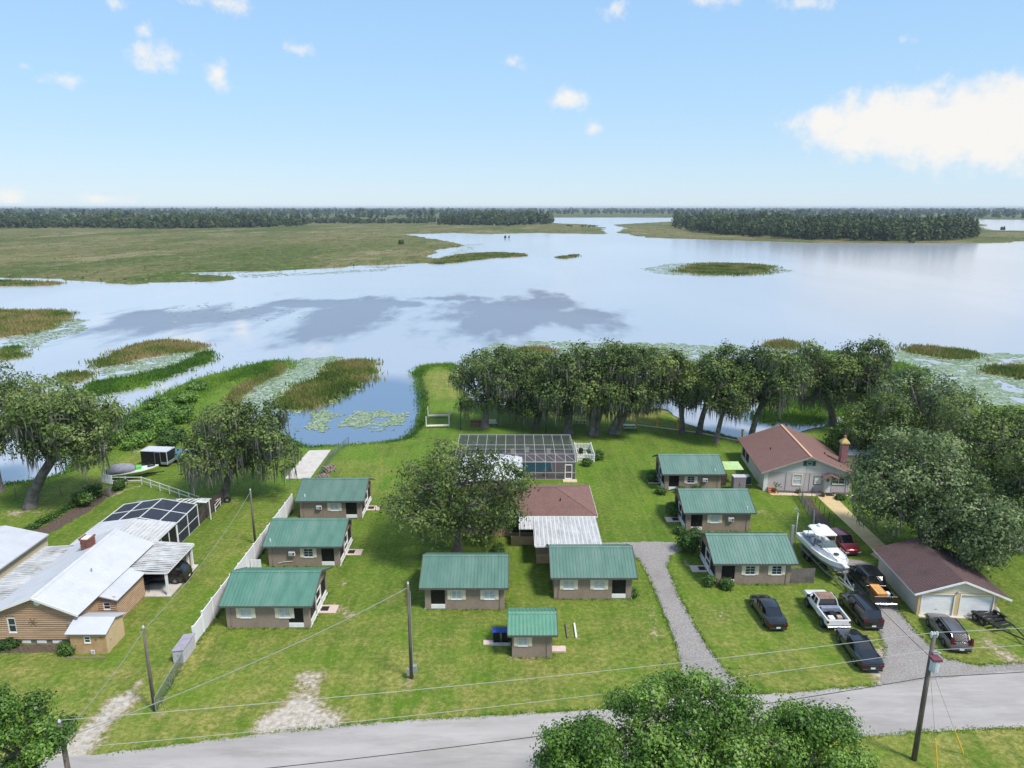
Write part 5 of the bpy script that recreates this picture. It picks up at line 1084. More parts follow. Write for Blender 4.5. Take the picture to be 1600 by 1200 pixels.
# ---- right house
def right_house():
    t = thing('gable_house', 'brown-roofed white gable house with brick chimney and porch hood', 'house', (31.0, 82.0, 0), R(-5.0)); W, D, wt = 10.3, 12.2, 2.5; xr, zr, ze = 5.2, 4.72, 2.62
    gw = mat('white_gable_siding', (.66, .65, .64), .8, .04, 1, dirt=(.52, .51, .5), dirt_amt=.3)
    FF = Fr((0, 0, 0), (1, 0, 0), (0, -1, 0)); FL = Fr((0, D, 0), (0, -1, 0), (-1, 0, 0)); FR = Fr((W, 0, 0), (0, 1, 0), (1, 0, 0)); FB = Fr((W, D, 0), (-1, 0, 0), (0, 1, 0))
    wins = [(3.95, .95, 1.05, 1.25), (6.4, 1.15, .8, .9), (8.85, 1.15, 1.45, .85)]; door = (7.15, 8.05, .05, 2.05)
    b = MB(); wall_open(b, FF, 0, W, -.05, wt, .15, [(c - w / 2, c + w / 2, z, z + h) for c, z, w, h in wins] + [door]); b.build('front_wall', grey_w, t)
    gv = (xr - .35, xr + .35, 3.55, 3.95)
    g = MB(); gable(g, FF, 0, W, wt, xr, zr - .1, .15); g.build('gable_wall', gw, t); g = MB(); gable(g, FB, 0, W, wt, W - xr, zr - .1, .15); g.build('gable_wall', gw, t)
    vt = MB(); fbox(vt, FF, xr - .72, xr + .72, .003, .05, 3.42, 4.0); vt = vt.build('gable_shutters', mat('dark_green_paint', (.03, .13, .085), .7), t); window(t, Fr((0, -.055, 0), (1, 0, 0), (0, -1, 0)), xr, 3.5, .62, .42, glass_dark, white, sill=False, name='gable_window', depth=.04)
    sops = [(.45, 2.2, .5, 2.2), (2.5, 4.3, .5, 2.2)]; s = MB(); wall_open(s, FL, .15, D - .15, -.05, wt, .15, sops); s.build('side_wall', mat('cream_stucco', (.58, .53, .44), .9), t)
    for o_ in sops: q = MB(); fbox(q, FL, o_[0], o_[1], -.08, -.06, .5, 2.2); q.build('porch_screen', screen_m, t)
    s = MB(); wall_open(s, FR, .15, D - .15, -.05, wt, .15, []); s.build('side_wall', mat('cream_stucco', (.58, .53, .44), .9), t); s = MB(); wall_open(s, FB, 0, W, -.05, wt, .15, []); s.build('back_wall', grey_w, t)
    grn = mat('green_grey_trim', (.13, .19, .18), .7)
    for i, (c, z, w, h) in enumerate(wins):
        window(t, FF, c, z, w, h, glass_pale if i < 2 else glass_dark, white, mz=2, mx=2 if i == 2 else 1)
        f = MB()
        for q in ((c - w / 2 - .1, c - w / 2 - .002, z - .1, z + h + .1), (c + w / 2 + .002, c + w / 2 + .1, z - .1, z + h + .1), (c - w / 2 - .002, c + w / 2 + .002, z + h + .002, z + h + .1), (c - w / 2 - .002, c + w / 2 + .002, z - .16, z - .064)): fbox(f, FF, q[0], q[1], .004, .045, q[2], q[3])
        f.build('window_trim', grn if i else cream, t)
    d = MB(); fbox(d, FF, door[0] + .02, door[1] - .02, -.1, -.04, .06, 2.03); d = d.build('door', white, t)
    h = MB(); fbox(h, FF, door[0] + .1, door[0] + .16, -.038, .02, .95, 1.05); h.build('handle', steel, d)
    h = MB(); h.tube([F_ for F_ in (FF.p(7.6, -.038, 1.6), FF.p(7.6, -.03, 1.6))], .2, 12); h.build('door_wreath', grn, d)
    for dx in (0, .14): bx('corner_board', white, t, -.04, .45, -.03, -.003, -.02, wt) if dx == 0 else None
    for k, u in enumerate((2.6, 5.4, 6.9, 9.75)): bx('downspout', grey_w, t, u, u + .07, -.06, -.004, .02, 2.45)
    o, f, k = .55, -.55, D + .5; n = Vector((0, 0, 1))
    for e in (-o, W + o):
        m = MB(); e0, e1 = Vector((e, f, ze - .12)), Vector((e, k, ze - .12)); r0, r1 = Vector((xr, f, zr)), Vector((xr, k, zr)); nr = 30; nn = (e1 - e0).cross(r0 - e0).normalized(); nn = nn if nn.z > 0 else -nn
        for i in range(nr):
            a, c = i / nr, min(1, (i + 1.15) / nr); m.add([e0.lerp(r0, a) + nn * .03, e1.lerp(r1, a) + nn * .03, e1.lerp(r1, c) + nn * .008, e0.lerp(r0, c) + nn * .008, e0.lerp(r0, a), e1.lerp(r1, a)], ((0, 1, 2, 3), (4, 5, 1, 0)))
        m.build('roof_slope', shingle, t, fix=False); b = MB(); slab(b, e0, e1, r0, r1, .1); b.build('roof_deck', soffit, t)
        for yy in (f, k): b = MB(); b.bar((e, yy, ze - .18), (xr, yy, zr - .06), .05, .17); b.build('rake_trim', mat('grey_trim', (.35, .31, .28), .8), t)
    b = MB(); b.bar((xr, f, zr + .03), (xr, k, zr + .03), .26, .06); b.build('ridge_cap', mat('peach_ridge_vent', (.62, .36, .22), .8), t)
    hood = thing_part = MB(); slab(hood, (6.75, -1.1, 2.2), (6.75, -.01, 2.2), (7.6, -1.1, 2.62), (7.6, -.01, 2.62), .07); slab(hood, (8.55, -.01, 2.2), (8.55, -1.1, 2.2), (7.6, -.01, 2.62), (7.6, -1.1, 2.62), .07); ho = hood.build('porch_hood', shingle, t)
    for u in (6.85, 8.42): q = MB(); q.bar((u, -.02, 1.75), (u, -.95, 2.17), .06); q.build('hood_bracket', white, ho)
    # chimney: single bricks on a core, cap and pot
    pb = mat('pinkish_brick', (.30, .13, .135), .9, .25, 4, c2=(.40, .20, .20)); cx, cy = W - .05, 3.2; ch = MB(); ch.box(cx - .38, cx + .38, cy - .38, cy + .38, 0, 5.4); ch = ch.build('chimney', pb, t)
    for row in range(13):
        z = 3.0 + row * .18
        for i in range(3):
            u = -.40 + i * .27 + (.07 if row % 2 else 0); bx('brick', pb, ch, cx + u, cx + min(u + .24, .41), cy - .415, cy - .381, z, z + .15)
    cc = MB(); cc.loft([[(cx + sx * a, cy + sy * a, z) for sx, sy in ((-1, -1), (1, -1), (1, 1), (-1, 1))] for a, z in ((.5, 5.4), (.5, 5.5), (.46, 5.62), (.16, 6.0), (.14, 6.05))]); cc.build('chimney_cap', mat('ochre_cap', (.50, .38, .14), .85), ch); cc = MB(); cc.tube([(cx, cy, 6.05), (cx, cy, 6.4)], [.15, .12], 10); cc.build('chimney_pot', mat('terracotta', (.42, .18, .10), .85), ch)
    for u, v in ((2.0, 5.5), (8.4, 4.3)):
        zz = ze - .12 + (zr - ze + .12) * ((u + o) / (xr + o) if u < xr else (W + o - u) / (W + o - xr)); p = MB(); p.tube([(u, v, zz - .05), (u, v, zz + .3)], .07, 8); p.build('roof_vent', black_metal, t)
    for i, (a, c) in enumerate(((.0, .25), (.25, .5), (.5, .75))): bx('brick_step', mat('orange_brick', (.42, .17, .08), .9, .2, 6), t, .45, 1.35, -.85 + a, -.02 if i == 2 else -.85 + c, 0, .18 * (i + 1))
    bx('flower_bed', mulch, t, 1.6, 7.0, -.75, -.03, -.02, .1); bx('flower_bed', mulch, t, 8.25, 10.2, -.6, -.03, -.02, .1); bx('door_mat', mat('black_doormat', (.02, .02, .022), .9), t, 7.15, 8.1, -1.1, -.2, .03, .05)
    b = MB()
    for u in np.arange(1.6, 10.2, .33): b.box(u, u + .28, -.98, -.82, 0, .13) if not 7.0 < u < 8.2 else None
    e = b.build('bed_edging', white, t); e['kind'] = 'stuff'
    return t
right_house()
def garage():
    t = thing('garage', 'two-door pale yellow garage with dark brown shingle roof', 'garage', (34.7, 54.45, 0), R(-3.5)); W, D, wt = 6.5, 7.6, 2.2; xr, zr, ze = 3.45, 3.42, 2.2
    ty = mat('tan_yellow_wall', (.60, .43, .21), .9, .08, 1.5); side = mat('beige_siding', (.53, .48, .38), .9, .06, 1.2)
    FF = Fr((0, 0, 0), (1, 0, 0), (0, -1, 0)); FL = Fr((0, D, 0), (0, -1, 0), (-1, 0, 0)); FR = Fr((W, 0, 0), (0, 1, 0), (1, 0, 0)); FB = Fr((W, D, 0), (-1, 0, 0), (0, 1, 0)); ops = [(.32, 2.92, .02, 1.92), (3.5, 6.15, .02, 1.92)]
    b = MB(); wall_open(b, FF, 0, W, -.05, wt, .15, ops); b.build('front_wall', ty, t); g = MB(); gable(g, Fr((0, .02, 0), (1, 0, 0), (0, -1, 0)), -.05, W + .05, wt - .1, xr, zr - .1, .15); g.build('gable_wall', mat('cream_siding', (.66, .60, .46), .9, .05), t); g = MB(); gable(g, FB, 0, W, wt, W - xr, zr - .1, .15); g.build('gable_wall', mat('cream_siding', (.66, .60, .46), .9, .05), t)
    for F in (FL, FR): b = MB(); wall_open(b, F, .15, D - .15, -.05, wt, .15, []); b.build('side_wall', side, t)
    b = MB(); wall_open(b, FB, 0, W, -.05, wt, .15, []); b.build('back_wall', side, t)
    for o_ in ops:
        dr = MB(); fbox(dr, FF, o_[0], o_[1], -.14, -.11, .02, 1.92); dr = dr.build('garage_door', white, t)
        for i in range(4): q = MB(); fbox(q, FF, o_[0] + .02, o_[1] - .02, -.11, -.085, .03 + i * .47, .485 + i * .47); q.build('door_panel', white, dr, bevel=.008)
        q = MB(); fbox(q, FF, (o_[0] + o_[1]) / 2 - .08, (o_[0] + o_[1]) / 2 + .08, -.084, -.05, .55, .59); q.build('handle', steel, dr)
        fr = MB(); fbox(fr, FF, o_[0] - .1, o_[0] - .001, .003, .03, 0, 2.0); fbox(fr, FF, o_[1] + .001, o_[1] + .1, .003, .03, 0, 2.0); fbox(fr, FF, o_[0] - .1, o_[1] + .1, .003, .03, 2.002, 2.08); fr.build('door_trim', white, t)
    for i, (e, zz) in enumerate(((-.5, ze - .1), (W + .95, ze - .36))):
        m = MB(); f, k = -.28, D + .4; e0, e1, r0, r1 = Vector((e, f, zz)), Vector((e, k, zz)), Vector((xr, f, zr)), Vector((xr, k, zr)); nn = (e1 - e0).cross(r0 - e0).normalized(); nn = nn if nn.z > 0 else -nn; nr = 20
        for j in range(nr):
            a, c = j / nr, min(1, (j + 1.15) / nr); m.add([e0.lerp(r0, a) + nn * .03, e1.lerp(r1, a) + nn * .03, e1.lerp(r1, c) + nn * .008, e0.lerp(r0, c) + nn * .008, e0.lerp(r0, a), e1.lerp(r1, a)], ((0, 1, 2, 3), (4, 5, 1, 0)))
        m.build('roof_slope', shingle_dark, t, fix=False); b = MB(); slab(b, e0, e1, r0, r1, .09); b.build('roof_deck', soffit, t)
        b = MB(); b.bar((e, f - .01, zz - .05), (xr, f - .01, zr - .05), .05, .16); b.build('rake_trim', white, t); b = MB(); b.box(e - .02, e + .02, f, k, zz - .12, zz - .01); b.build('fascia', white, t)
    p = MB(); p.ball((3.1, -.1, 2.28), .1, 8, 5); p.build('flood_lamp', steel, t); bx('apron', concrete, t, .1, W - .1, -.35, -.003, -.03, .03)
    p = MB(); p.tube([(W + .3, .35, .35), (W + .3, .85, .35)], .3, 12); p.build('white_tank', white, t)
garage()
def back_shed(label, x, y, w, d, h, m, rm):
    t = thing('shed', label, 'shed', (x, y, 0)); bx('wall', m, t, 0, w, 0, d, -.05, h)
    b = MB(); ribbed(b, (-.25, -.3, h + .05), (w + .25, -.3, h + .05), (-.25, d / 2, h + .7), (w + .25, d / 2, h + .7)); b.build('roof', rm, t); b = MB(); ribbed(b, (w + .25, d + .3, h + .05), (-.25, d + .3, h + .05), (w + .25, d / 2, h + .7), (-.25, d / 2, h + .7)); b.build('roof', rm, t)
back_shed('pale-roofed shed half hidden right of the chimney house', 44.2, 88.6, 5.5, 4.2, 2.3, beige_w, white_metal)
back_shed('dark-roofed house mostly hidden under the right-hand oaks', 48.0, 66.0, 9, 6, 2.4, beige_w, mat('dark_grey_roof', (.06, .065, .075), .8))

# ================================================================ VEHICLES
def paint(name, c, rough=.25, metal=.3): return mat(name, c, rough, .05, 1, spec=.5, coat=.8, metal=metal)
black_paint = paint('black_car_paint', (.008, .008, .011), .22, 0); navy_paint = paint('blue_black_car_paint', (.010, .012, .022), .2, 0); grey_paint = paint('grey_metallic_paint', (.17, .16, .165), .3, .5); white_car = mat('old_white_paint', (.70, .68, .66), .4, .06, 2, dirt=(.40, .36, .32), dirt_amt=.5); red_paint = paint('red_car_paint', (.22, .012, .02), .28, .1)
tint = mat('tinted_car_glass', (.012, .013, .016), .04, .05, 1, spec=.9); trim_m = mat('black_plastic_trim', (.02, .02, .022), .6, .1); rim_m = mat('alloy_rim', (.42, .42, .44), .3, .1, metal=.7); tail_m = mat('red_tail_lamp', (.12, .006, .008), .2, .05); clear_m = mat('clear_lamp', (.6, .6, .62), .1, .05); chrome = mat('chrome', (.6, .6, .62), .18, .05, metal=.9); plate_m = mat('licence_plate', (.68, .70, .72), .5, .05)
def wheel(t, x, y, r=.34, w=.22, rim=.62):
    s = 1 if x > 0 else -1; b = MB(); prof = [(r * .55, -w / 2), (r * .93, -w / 2), (r, -w * .3), (r, w * .3), (r * .93, w / 2), (r * .55, w / 2)]; n = 20
    b.loft([[(x + d, y + q * math.cos(2 * math.pi * j / n), r + q * math.sin(2 * math.pi * j / n)) for q, d in prof] for j in range(n + 1)], closed=True, caps=False); o = b.build('wheel', rubber, t, smooth=False)
    b = MB(); f = x + s * w * .38; b.tube([(x - s * w * .3, y, r), (f, y, r)], r * rim, 16); b.build('rim', trim_m, o)
    b = MB()
    for k in range(5): a = k * 1.2566 + .3; b.bar((f + s * .012, y, r), (f + s * .012, y + r * rim * math.cos(a), r + r * rim * math.sin(a)), .05 if abs(math.cos(a)) < .99 else .05, .03)
    b.tube([(f, y, r), (f + s * .03, y, r)], .06, 8); rg = MB(); 
    b.loft([[(f + dd, y + r * q * math.cos(2 * math.pi * j / 16), r + r * q * math.sin(2 * math.pi * j / 16)) for q, dd in ((rim, 0), (rim, s * .02), (rim * .86, s * .02), (rim * .86, 0))] for j in range(17)], caps=False); b.build('spokes', rim_m, o)
def car(name, label, cat, x, y, rz, L, W, pnt, st, gh, wb, wr=.34, roof_m=None, zc=.20, pickup=None, glass=None, rear=None, group=None, lift=0.0, plate=True, rails=False, cabroof=None):
    """st: body stations (y/L from rear -.5 to front .5, half width factor, deck height); gh: greenhouse (y, half width factor, roof height)"""
    t = thing(name, label, cat, (x, y, 0), rz, group); h = W / 2; zc += lift; up = lambda z: z + lift
    rings = []
    for (q, wf, z) in st:
        w = h * wf; yy = q * L; z = up(z); lo = zc + (.10 if abs(q) > .47 else 0)
        rings.append([(-w * .86, yy, lo), (-w * .97, yy, lo + .10), (-w, yy, lo + (z - lo) * .45), (-w * .985, yy, lo + (z - lo) * .72), (-w * .93, yy, z - .035), (-w * .80, yy, z), (0, yy, z + .025), (w * .80, yy, z), (w * .93, yy, z - .035), (w * .985, yy, lo + (z - lo) * .72), (w, yy, lo + (z - lo) * .45), (w * .97, yy, lo + .10), (w * .86, yy, lo)])
    b = MB(); b.loft(rings); body = b.build('body', pnt, t, smooth=True)
    es = body.modifiers.new('edge', 'EDGE_SPLIT'); es.split_angle = R(38)
    # greenhouse: glass shell, painted roof and pillars
    g = MB(); gr = []
    for (q, wf, z, wb_, zb) in gh:
        yy = q * L; gr.append([(-h * wb_, yy, up(zb)), (-h * wf, yy, up(z) - .05), (-h * wf * .8, yy, up(z)), (h * wf * .8, yy, up(z)), (h * wf, yy, up(z) - .05), (h * wb_, yy, up(zb))])
    g.loft(gr, closed=True); gl = g.build('windows', glass or tint, t, smooth=False)
    top = [k for k in gh if k[2] > max(q[2] for q in gh) - .16]; b = MB()
    b.loft([[(-h * wf * 1.0, q * L, up(z) - .045), (-h * wf * .8, q * L, up(z) + .014), (0, q * L, up(z) + .03), (h * wf * .8, q * L, up(z) + .014), (h * wf * 1.0, q * L, up(z) - .045)] for (q, wf, z, _, _) in top], closed=False); b.build('roof', roof_m or pnt, t, smooth=True)
    for sgn in (-1, 1):
        b = MB(); seq = [Vector((sgn * h * (k[1] + .005), k[0] * L, up(k[2]) - .035)) for k in gh]
        for a, c in zip(seq, seq[1:]): b.bar(a, c, .05, .05)
        k = gh[len(gh) // 2]; b.bar((sgn * h * (k[3] + .005), k[0] * L, up(k[4])), (sgn * h * (k[1] + .008), k[0] * L, up(k[2]) - .04), .07, .03); b.build('pillar', pnt, t)
    fr, re = st[-1], st[0]; yr, yf = re[0] * L, fr[0] * L
    for sgn in (-1, 1):
        for yy in (-wb / 2 - .03, wb / 2 - .03): wheel(t, sgn * (h - .10), yy, wr)
        b = MB(); a0 = sgn * h * .50; a1 = sgn * h * .88; zt = up(rear or re[2] - .22); b.box(min(a0, a1), max(a0, a1), yr - .03, yr + .10, zt, zt + .13); b.build('tail_lamp', tail_m, t)
        b = MB(); zf = up(fr[2] - .16); b.box(min(a0, a1), max(a0, a1), yf - .08, yf + .025, zf, zf + .11); b.build('headlight', clear_m, t)
        b = MB(); k = gh[-1]; b.box(*sorted((sgn * h * .96, sgn * (h + .14))), k[0] * L - .32, k[0] * L - .20, up(k[4]) + .02, up(k[4]) + .15); b.build('wing_mirror', pnt, t)
        b = MB(); b.box(*sorted((sgn * h * .99, sgn * (h + .012))), -L * .20, L * .24, zc + .04, zc + .10); b.build('side_sill', trim_m, t)
        if rails: b = MB(); kk = [k for k in top]; b.bar((sgn * h * .62, kk[0][0] * L + .1, up(kk[0][2]) + .06), (sgn * h * .62, kk[-1][0] * L - .1, up(kk[-1][2]) + .06), .04, .04); b.build('roof_rail', trim_m, t)
    b = MB(); b.box(-h * .80, h * .80, yr - .06, yr + .05, zc + .02, zc + .20); b.build('rear_bumper', trim_m if pickup is None else chrome, t, bevel=.02)
    b = MB(); b.box(-h * .55, h * .55, yf - .06, yf + .03, zc + .05, zc + .22); b.build('grille', trim_m, t)
    if plate: bx('licence_plate', plate_m, t, -.17, .17, yr - .075, yr - .058, up(re[2]) - .38 if pickup is None else zc + .06, up(re[2]) - .25 if pickup is None else zc + .18)
    return t
sedan_st = [(-.5, .80, .74), (-.485, .88, .86), (-.44, .94, .93), (-.36, .98, .95), (-.2, 1, .93), (.1, 1, .92), (.22, 1, .91), (.36, .97, .82), (.45, .90, .74), (.485, .82, .66), (.5, .72, .56)]
sedan_gh = [(-.36, .60, .96, .80, .90), (-.20, .66, 1.36, .90, .88), (-.04, .68, 1.45, .92, .88), (.08, .67, 1.42, .92, .88), (.25, .60, .93, .84, .86)]
car('car', 'black sedan parked alone on the lawn, left of the white pickup', 'car', 21.85, 54.3, R(1), 4.8, 1.84, black_paint, sedan_st, sedan_gh, 2.8)
coupe_st = [(-.5, .80, .80), (-.485, .90, .92), (-.43, .96, .98), (-.34, 1, .97), (-.2, 1, .93), (.1, .99, .90), (.22, .99, .88), (.36, .96, .80), (.45, .89, .72), (.485, .80, .64), (.5, .70, .54)]
coupe_gh = [(-.43, .58, 1.0, .78, .94), (-.26, .64, 1.26, .88, .90), (-.08, .67, 1.42, .92, .86), (.06, .66, 1.41, .92, .86), (.25, .58, .90, .84, .84)]
car('car', 'blue-black fastback car nearest the road beside the sandy patch', 'car', 27.1, 49.0, R(-2), 4.95, 1.90, navy_paint, coupe_st, coupe_gh, 2.9, wr=.35)
suv_st = [(-.5, .86, .80), (-.49, .92, 1.0), (-.46, .96, 1.06), (-.3, 1, 1.06), (.1, 1, 1.04), (.24, 1, 1.03), (.38, .97, .97), (.46, .92, .88), (.49, .86, .78), (.5, .80, .62)]
suv_gh = [(-.485, .66, 1.12, .86, 1.0), (-.40, .70, 1.64, .88, 1.0), (-.1, .74, 1.72, .92, 1.0), (.10, .73, 1.70, .92, 1.0), (.25, .64, 1.06, .86, 1.0)]
car('car', 'black sport utility car between the white and black pickups', 'car', 29.8, 54.4, R(0), 4.75, 1.90, black_paint, suv_st, suv_gh, 2.75, wr=.36, rails=True, rear=.86)
wag_st = [(-.5, .84, .72), (-.49, .90, .90), (-.45, .95, .97), (-.3, 1, .98), (.1, 1, .96), (.22, 1, .95), (.36, .97, .87), (.45, .90, .78), (.485, .84, .70), (.5, .76, .58)]
wag_gh = [(-.475, .64, 1.02, .84, .92), (-.38, .68, 1.42, .88, .92), (-.1, .72, 1.52, .92, .92), (.08, .71, 1.50, .92, .92), (.24, .62, .98, .86, .92)]
wg = car('car', 'grey estate car with tall red tail lamps in front of the garage', 'car', 35.45, 51.3, R(-7), 4.75, 1.86, grey_paint, wag_st, wag_gh, 2.75, rails=True, rear=.78)
for sgn in (-1, 1): bx('tail_lamp', tail_m, wg, *sorted((sgn * .62, sgn * .80)), -2.39, -2.2, .9, 1.32)
car('car', 'black sport utility car under the log house carport', 'car', -32.6, 60.3, R(92), 4.6, 1.85, black_paint, suv_st, suv_gh, 2.7, wr=.36, rails=True)
rs = [(-.5, .86, .74), (-.49, .92, .90), (-.45, .96, .97), (-.3, 1, .98), (.1, 1, .96), (.22, 1, .95), (.36, .97, .88), (.45, .90, .78), (.485, .84, .70), (.5, .76, .58)]
car('car', 'red hatchback half hidden behind the white boat', 'car', 34.0, 67.0, R(183), 4.3, 1.8, red_paint, rs, [(-.45, .62, 1.0, .84, .92), (-.36, .66, 1.40, .88, .92), (-.06, .70, 1.50, .92, .92), (.08, .69, 1.48, .92, .92), (.24, .62, .98, .86, .92)], 2.55)
def pickup(label, x, y, rz, L, W, pnt, roof, zbed, cab, wb, wr, lift, roofz, crew):
    t = thing('pickup_truck', label, 'pickup truck', (x, y, 0), rz); h = W / 2; zb = .45 + lift; zd = zbed + lift
    y0, yc, yk, yh, y1 = -L / 2, cab[0], cab[1], cab[2], L / 2
    rings = [[(-h * wf * .92, yy, zb + d), (-h * wf, yy, zb + .12 + d), (-h * wf, yy, z - .12), (-h * wf * .94, yy, z), (h * wf * .94, yy, z), (h * wf, yy, z - .12), (h * wf, yy, zb + .12 + d), (h * wf * .92, yy, zb + d)] for yy, wf, z, d in ((yc, 1, zd, 0), (yh, 1, zd, 0), (yh + .15, 1, zd - .01, 0), (y1 - .25, .97, zd - .06, .02), (y1 - .03, .93, zd - .16, .05), (y1, .88, zd - .24, .08))]
    b = MB(); b.loft(rings); o = b.build('front_body', pnt, t, smooth=True); o.modifiers.new('edge', 'EDGE_SPLIT').split_angle = R(35)
    b = MB()
    for s in (-1, 1):
        b.prism([(s * h, y0 + .05, zb + .05), (s * h, yc - .02, zb + .05), (s * h, yc - .02, zd), (s * h, y0 + .05, zd)], (-s * .14, 0, 0))
    b.box(-h + .14, h - .14, yc - .12, yc - .02, zb + .3, zd); b.build('bed_sides', pnt, t, bevel=.02)
    bed = bx('bed_floor', trim_m, t, -h + .14, h - .14, y0 + .1, yc - .12, zb + .18, zb + .26)
    tg = bx('tailgate', pnt, t, -h + .02, h - .02, y0, y0 + .09, zb + .12, zd + .01, bevel=.015)
    bx('rear_bumper', chrome, t, -h * .98, h * .98, y0 - .14, y0 - .005, zb - .08, zb + .10, bevel=.03); bx('front_bumper', chrome, t, -h * .94, h * .94, y1 - .02, y1 + .12, zb - .02, zb + .16, bevel=.03); bx('grille', trim_m, t, -h * .5, h * .5, y1 - .1, y1 + .02, zb + .2, zd - .28)
    rz_ = roofz + lift; ym = yk + .55 if crew else yk + .2
    g = MB(); G_ = lambda yy, wt, z, wb_: [(-h * wb_, yy, zd - .02), (-h * wt, yy, z - .05), (-h * wt * .82, yy, z), (h * wt * .82, yy, z), (h * wt, yy, z - .05), (h * wb_, yy, zd - .02)]
    g.loft([G_(yc + .02, .70, zd + .05, .90), G_(yc + .16, .74, rz_ - .03, .92), G_(yc + .9, .76, rz_, .93), G_(yk - .1, .75, rz_ - .02, .93), G_(yh, .64, zd + .04, .88)]); g.build('windows', tint, t)
    b = MB(); b.loft([[(-h * wt, yy, z - .045), (-h * wt * .82, yy, z + .015), (0, yy, z + .03), (h * wt * .82, yy, z + .015), (h * wt, yy, z - .045)] for yy, wt, z in ((yc + .13, .745, rz_ - .03), (yc + .9, .765, rz_), (yk - .08, .755, rz_ - .02))], closed=False); b.build('roof', roof, t, smooth=True)
    for s in (-1, 1):
        b = MB(); b.bar((s * h * .91, yc + .04, zd), (s * h * .75, yc + .15, rz_ - .05), .12, .06); b.bar((s * h * .76, yc + .15, rz_ - .03), (s * h * .76, yk - .1, rz_ - .04), .05); b.bar((s * h * .76, yk - .1, rz_ - .04), (s * h * .87, yh, zd), .07, .05); b.bar((s * h * .93, (yc + yk) / 2, zd), (s * h * .77, (yc + yk) / 2, rz_ - .05), .09, .04); b.build('pillar', pnt, t)
        for yy in (-wb / 2 - .1, wb / 2 - .1): wheel(t, s * (h - .08), yy, wr, .30 if lift > .1 else .26, .6)
        bx('tail_lamp', tail_m, t, *sorted((s * (h - .16), s * (h + .004))), y0 - .012, y0 + .06, zb + .32, zd - .1); bx('headlight', clear_m, t, *sorted((s * h * .55, s * h * .9)), y1 - .08, y1 + .012, zd - .42, zd - .24)
        bx('wing_mirror', trim_m, t, *sorted((s * h * .97, s * (h + .22))), yh - .35, yh - .22, zd + .02, zd + .24)
        for yy in (-wb / 2 - .1, wb / 2 - .1): q = MB(); q.tube([(s * (h - .01), yy + (wr + .07) * math.cos(a), wr + (wr + .07) * math.sin(a)) for a in np.linspace(.15, 2.99, 9)], .035, 5); q.build('wheel_arch', trim_m, t)
    bx('chassis', trim_m, t, -h * .55, h * .55, y0 + .2, y1 - .2, zb - .12, zb + .06); bx('licence_plate', plate_m if lift < .1 else mat('blue_plate', (.1, .2, .5), .5), t, -.17, .17, y0 - .158, y0 - .142, zb - .05, zb + .09)
    return t, zb + .26, y0, yc, h
brown_top = mat('faded_brown_roof', (.20, .105, .075), .7, .35, 2.5, c2=(.34, .22, .17))
tr1, zf, ya, yb_, hh = pickup('old white pickup with rusty brown roof and a loaded bed', 26.75, 54.25, R(0), 5.1, 1.95, white_car, brown_top, 1.05, (-.35, 1.0, 1.35), 3.05, .42, .16, 1.62, False)
random.seed(4)
def bed_items(t, spec):
    for nm, m, d, rz in spec:
        o = MB().box(*d).build(nm, m, None, bevel=.02); o.location = t.location; o.rotation_euler = (0, 0, t.rotation_euler[2]); yield o
lb = ['dark round bundle lying in the white pickup bed', 'white bag lying in the white pickup bed', 'blue-grey tool chest across the white pickup bed', 'tan cloth bundle in the white pickup bed']
for o, l, c in zip(bed_items(tr1, [('bundle', rubber, (-.25, .25, -1.55, -1.0, zf, zf + .28), 0), ('bag', white, (-.55, -.1, -2.1, -1.6, zf, zf + .22), 0), ('tool_chest', mat('blue_grey_steel', (.20, .22, .30), .5), (-.78, .78, -.95, -.52, zf + .12, zf + .5), 0), ('bundle', mat('tan_cloth', (.45, .33, .24), .9), (.2, .6, -1.9, -1.5, zf, zf + .2), 0)]), lb, ['bundle', 'bag', 'tool chest', 'bundle']): tag(o, l, c)
tr2, zf, ya, yb_, hh = pickup('black crew-cab pickup carrying an orange crate in its bed', 32.55, 58.3, R(-2), 5.9, 2.02, black_paint, black_paint, 1.12, (-.95, 1.3, 1.75), 3.65, .42, .06, 1.92, True)
orange = mat('orange_plastic', (.62, .22, .035), .6, .15, 2)
def orange_crate():
    t = thing('crate', 'flat orange slatted crate in the black pickup bed', 'crate', (32.35, 56.55, zf), R(-2)); bx('base', orange, t, -.42, .42, -.85, .85, .0, .05)
    for x in (-.42, .37): bx('side_board', orange, t, x, x + .05, -.85, .85, .052, .48)
    for y in (-.85, .80): bx('end_board', orange, t, -.365, .365, y, y + .05, .052, .48)
    for i in range(4): bx('slat', mat('pale_orange_wood', (.70, .40, .14), .7), t, -.365 + i * .19, -.22 + i * .19, -.795, .795, .42, .47)
orange_crate()
o = MB().box(-.15, .15, -.2, .2, 0, .3).build('jug', white, bevel=.04); o.location = (33.1, 56.3, zf); tag(o, 'white jug beside the orange crate in the pickup bed', 'jug')

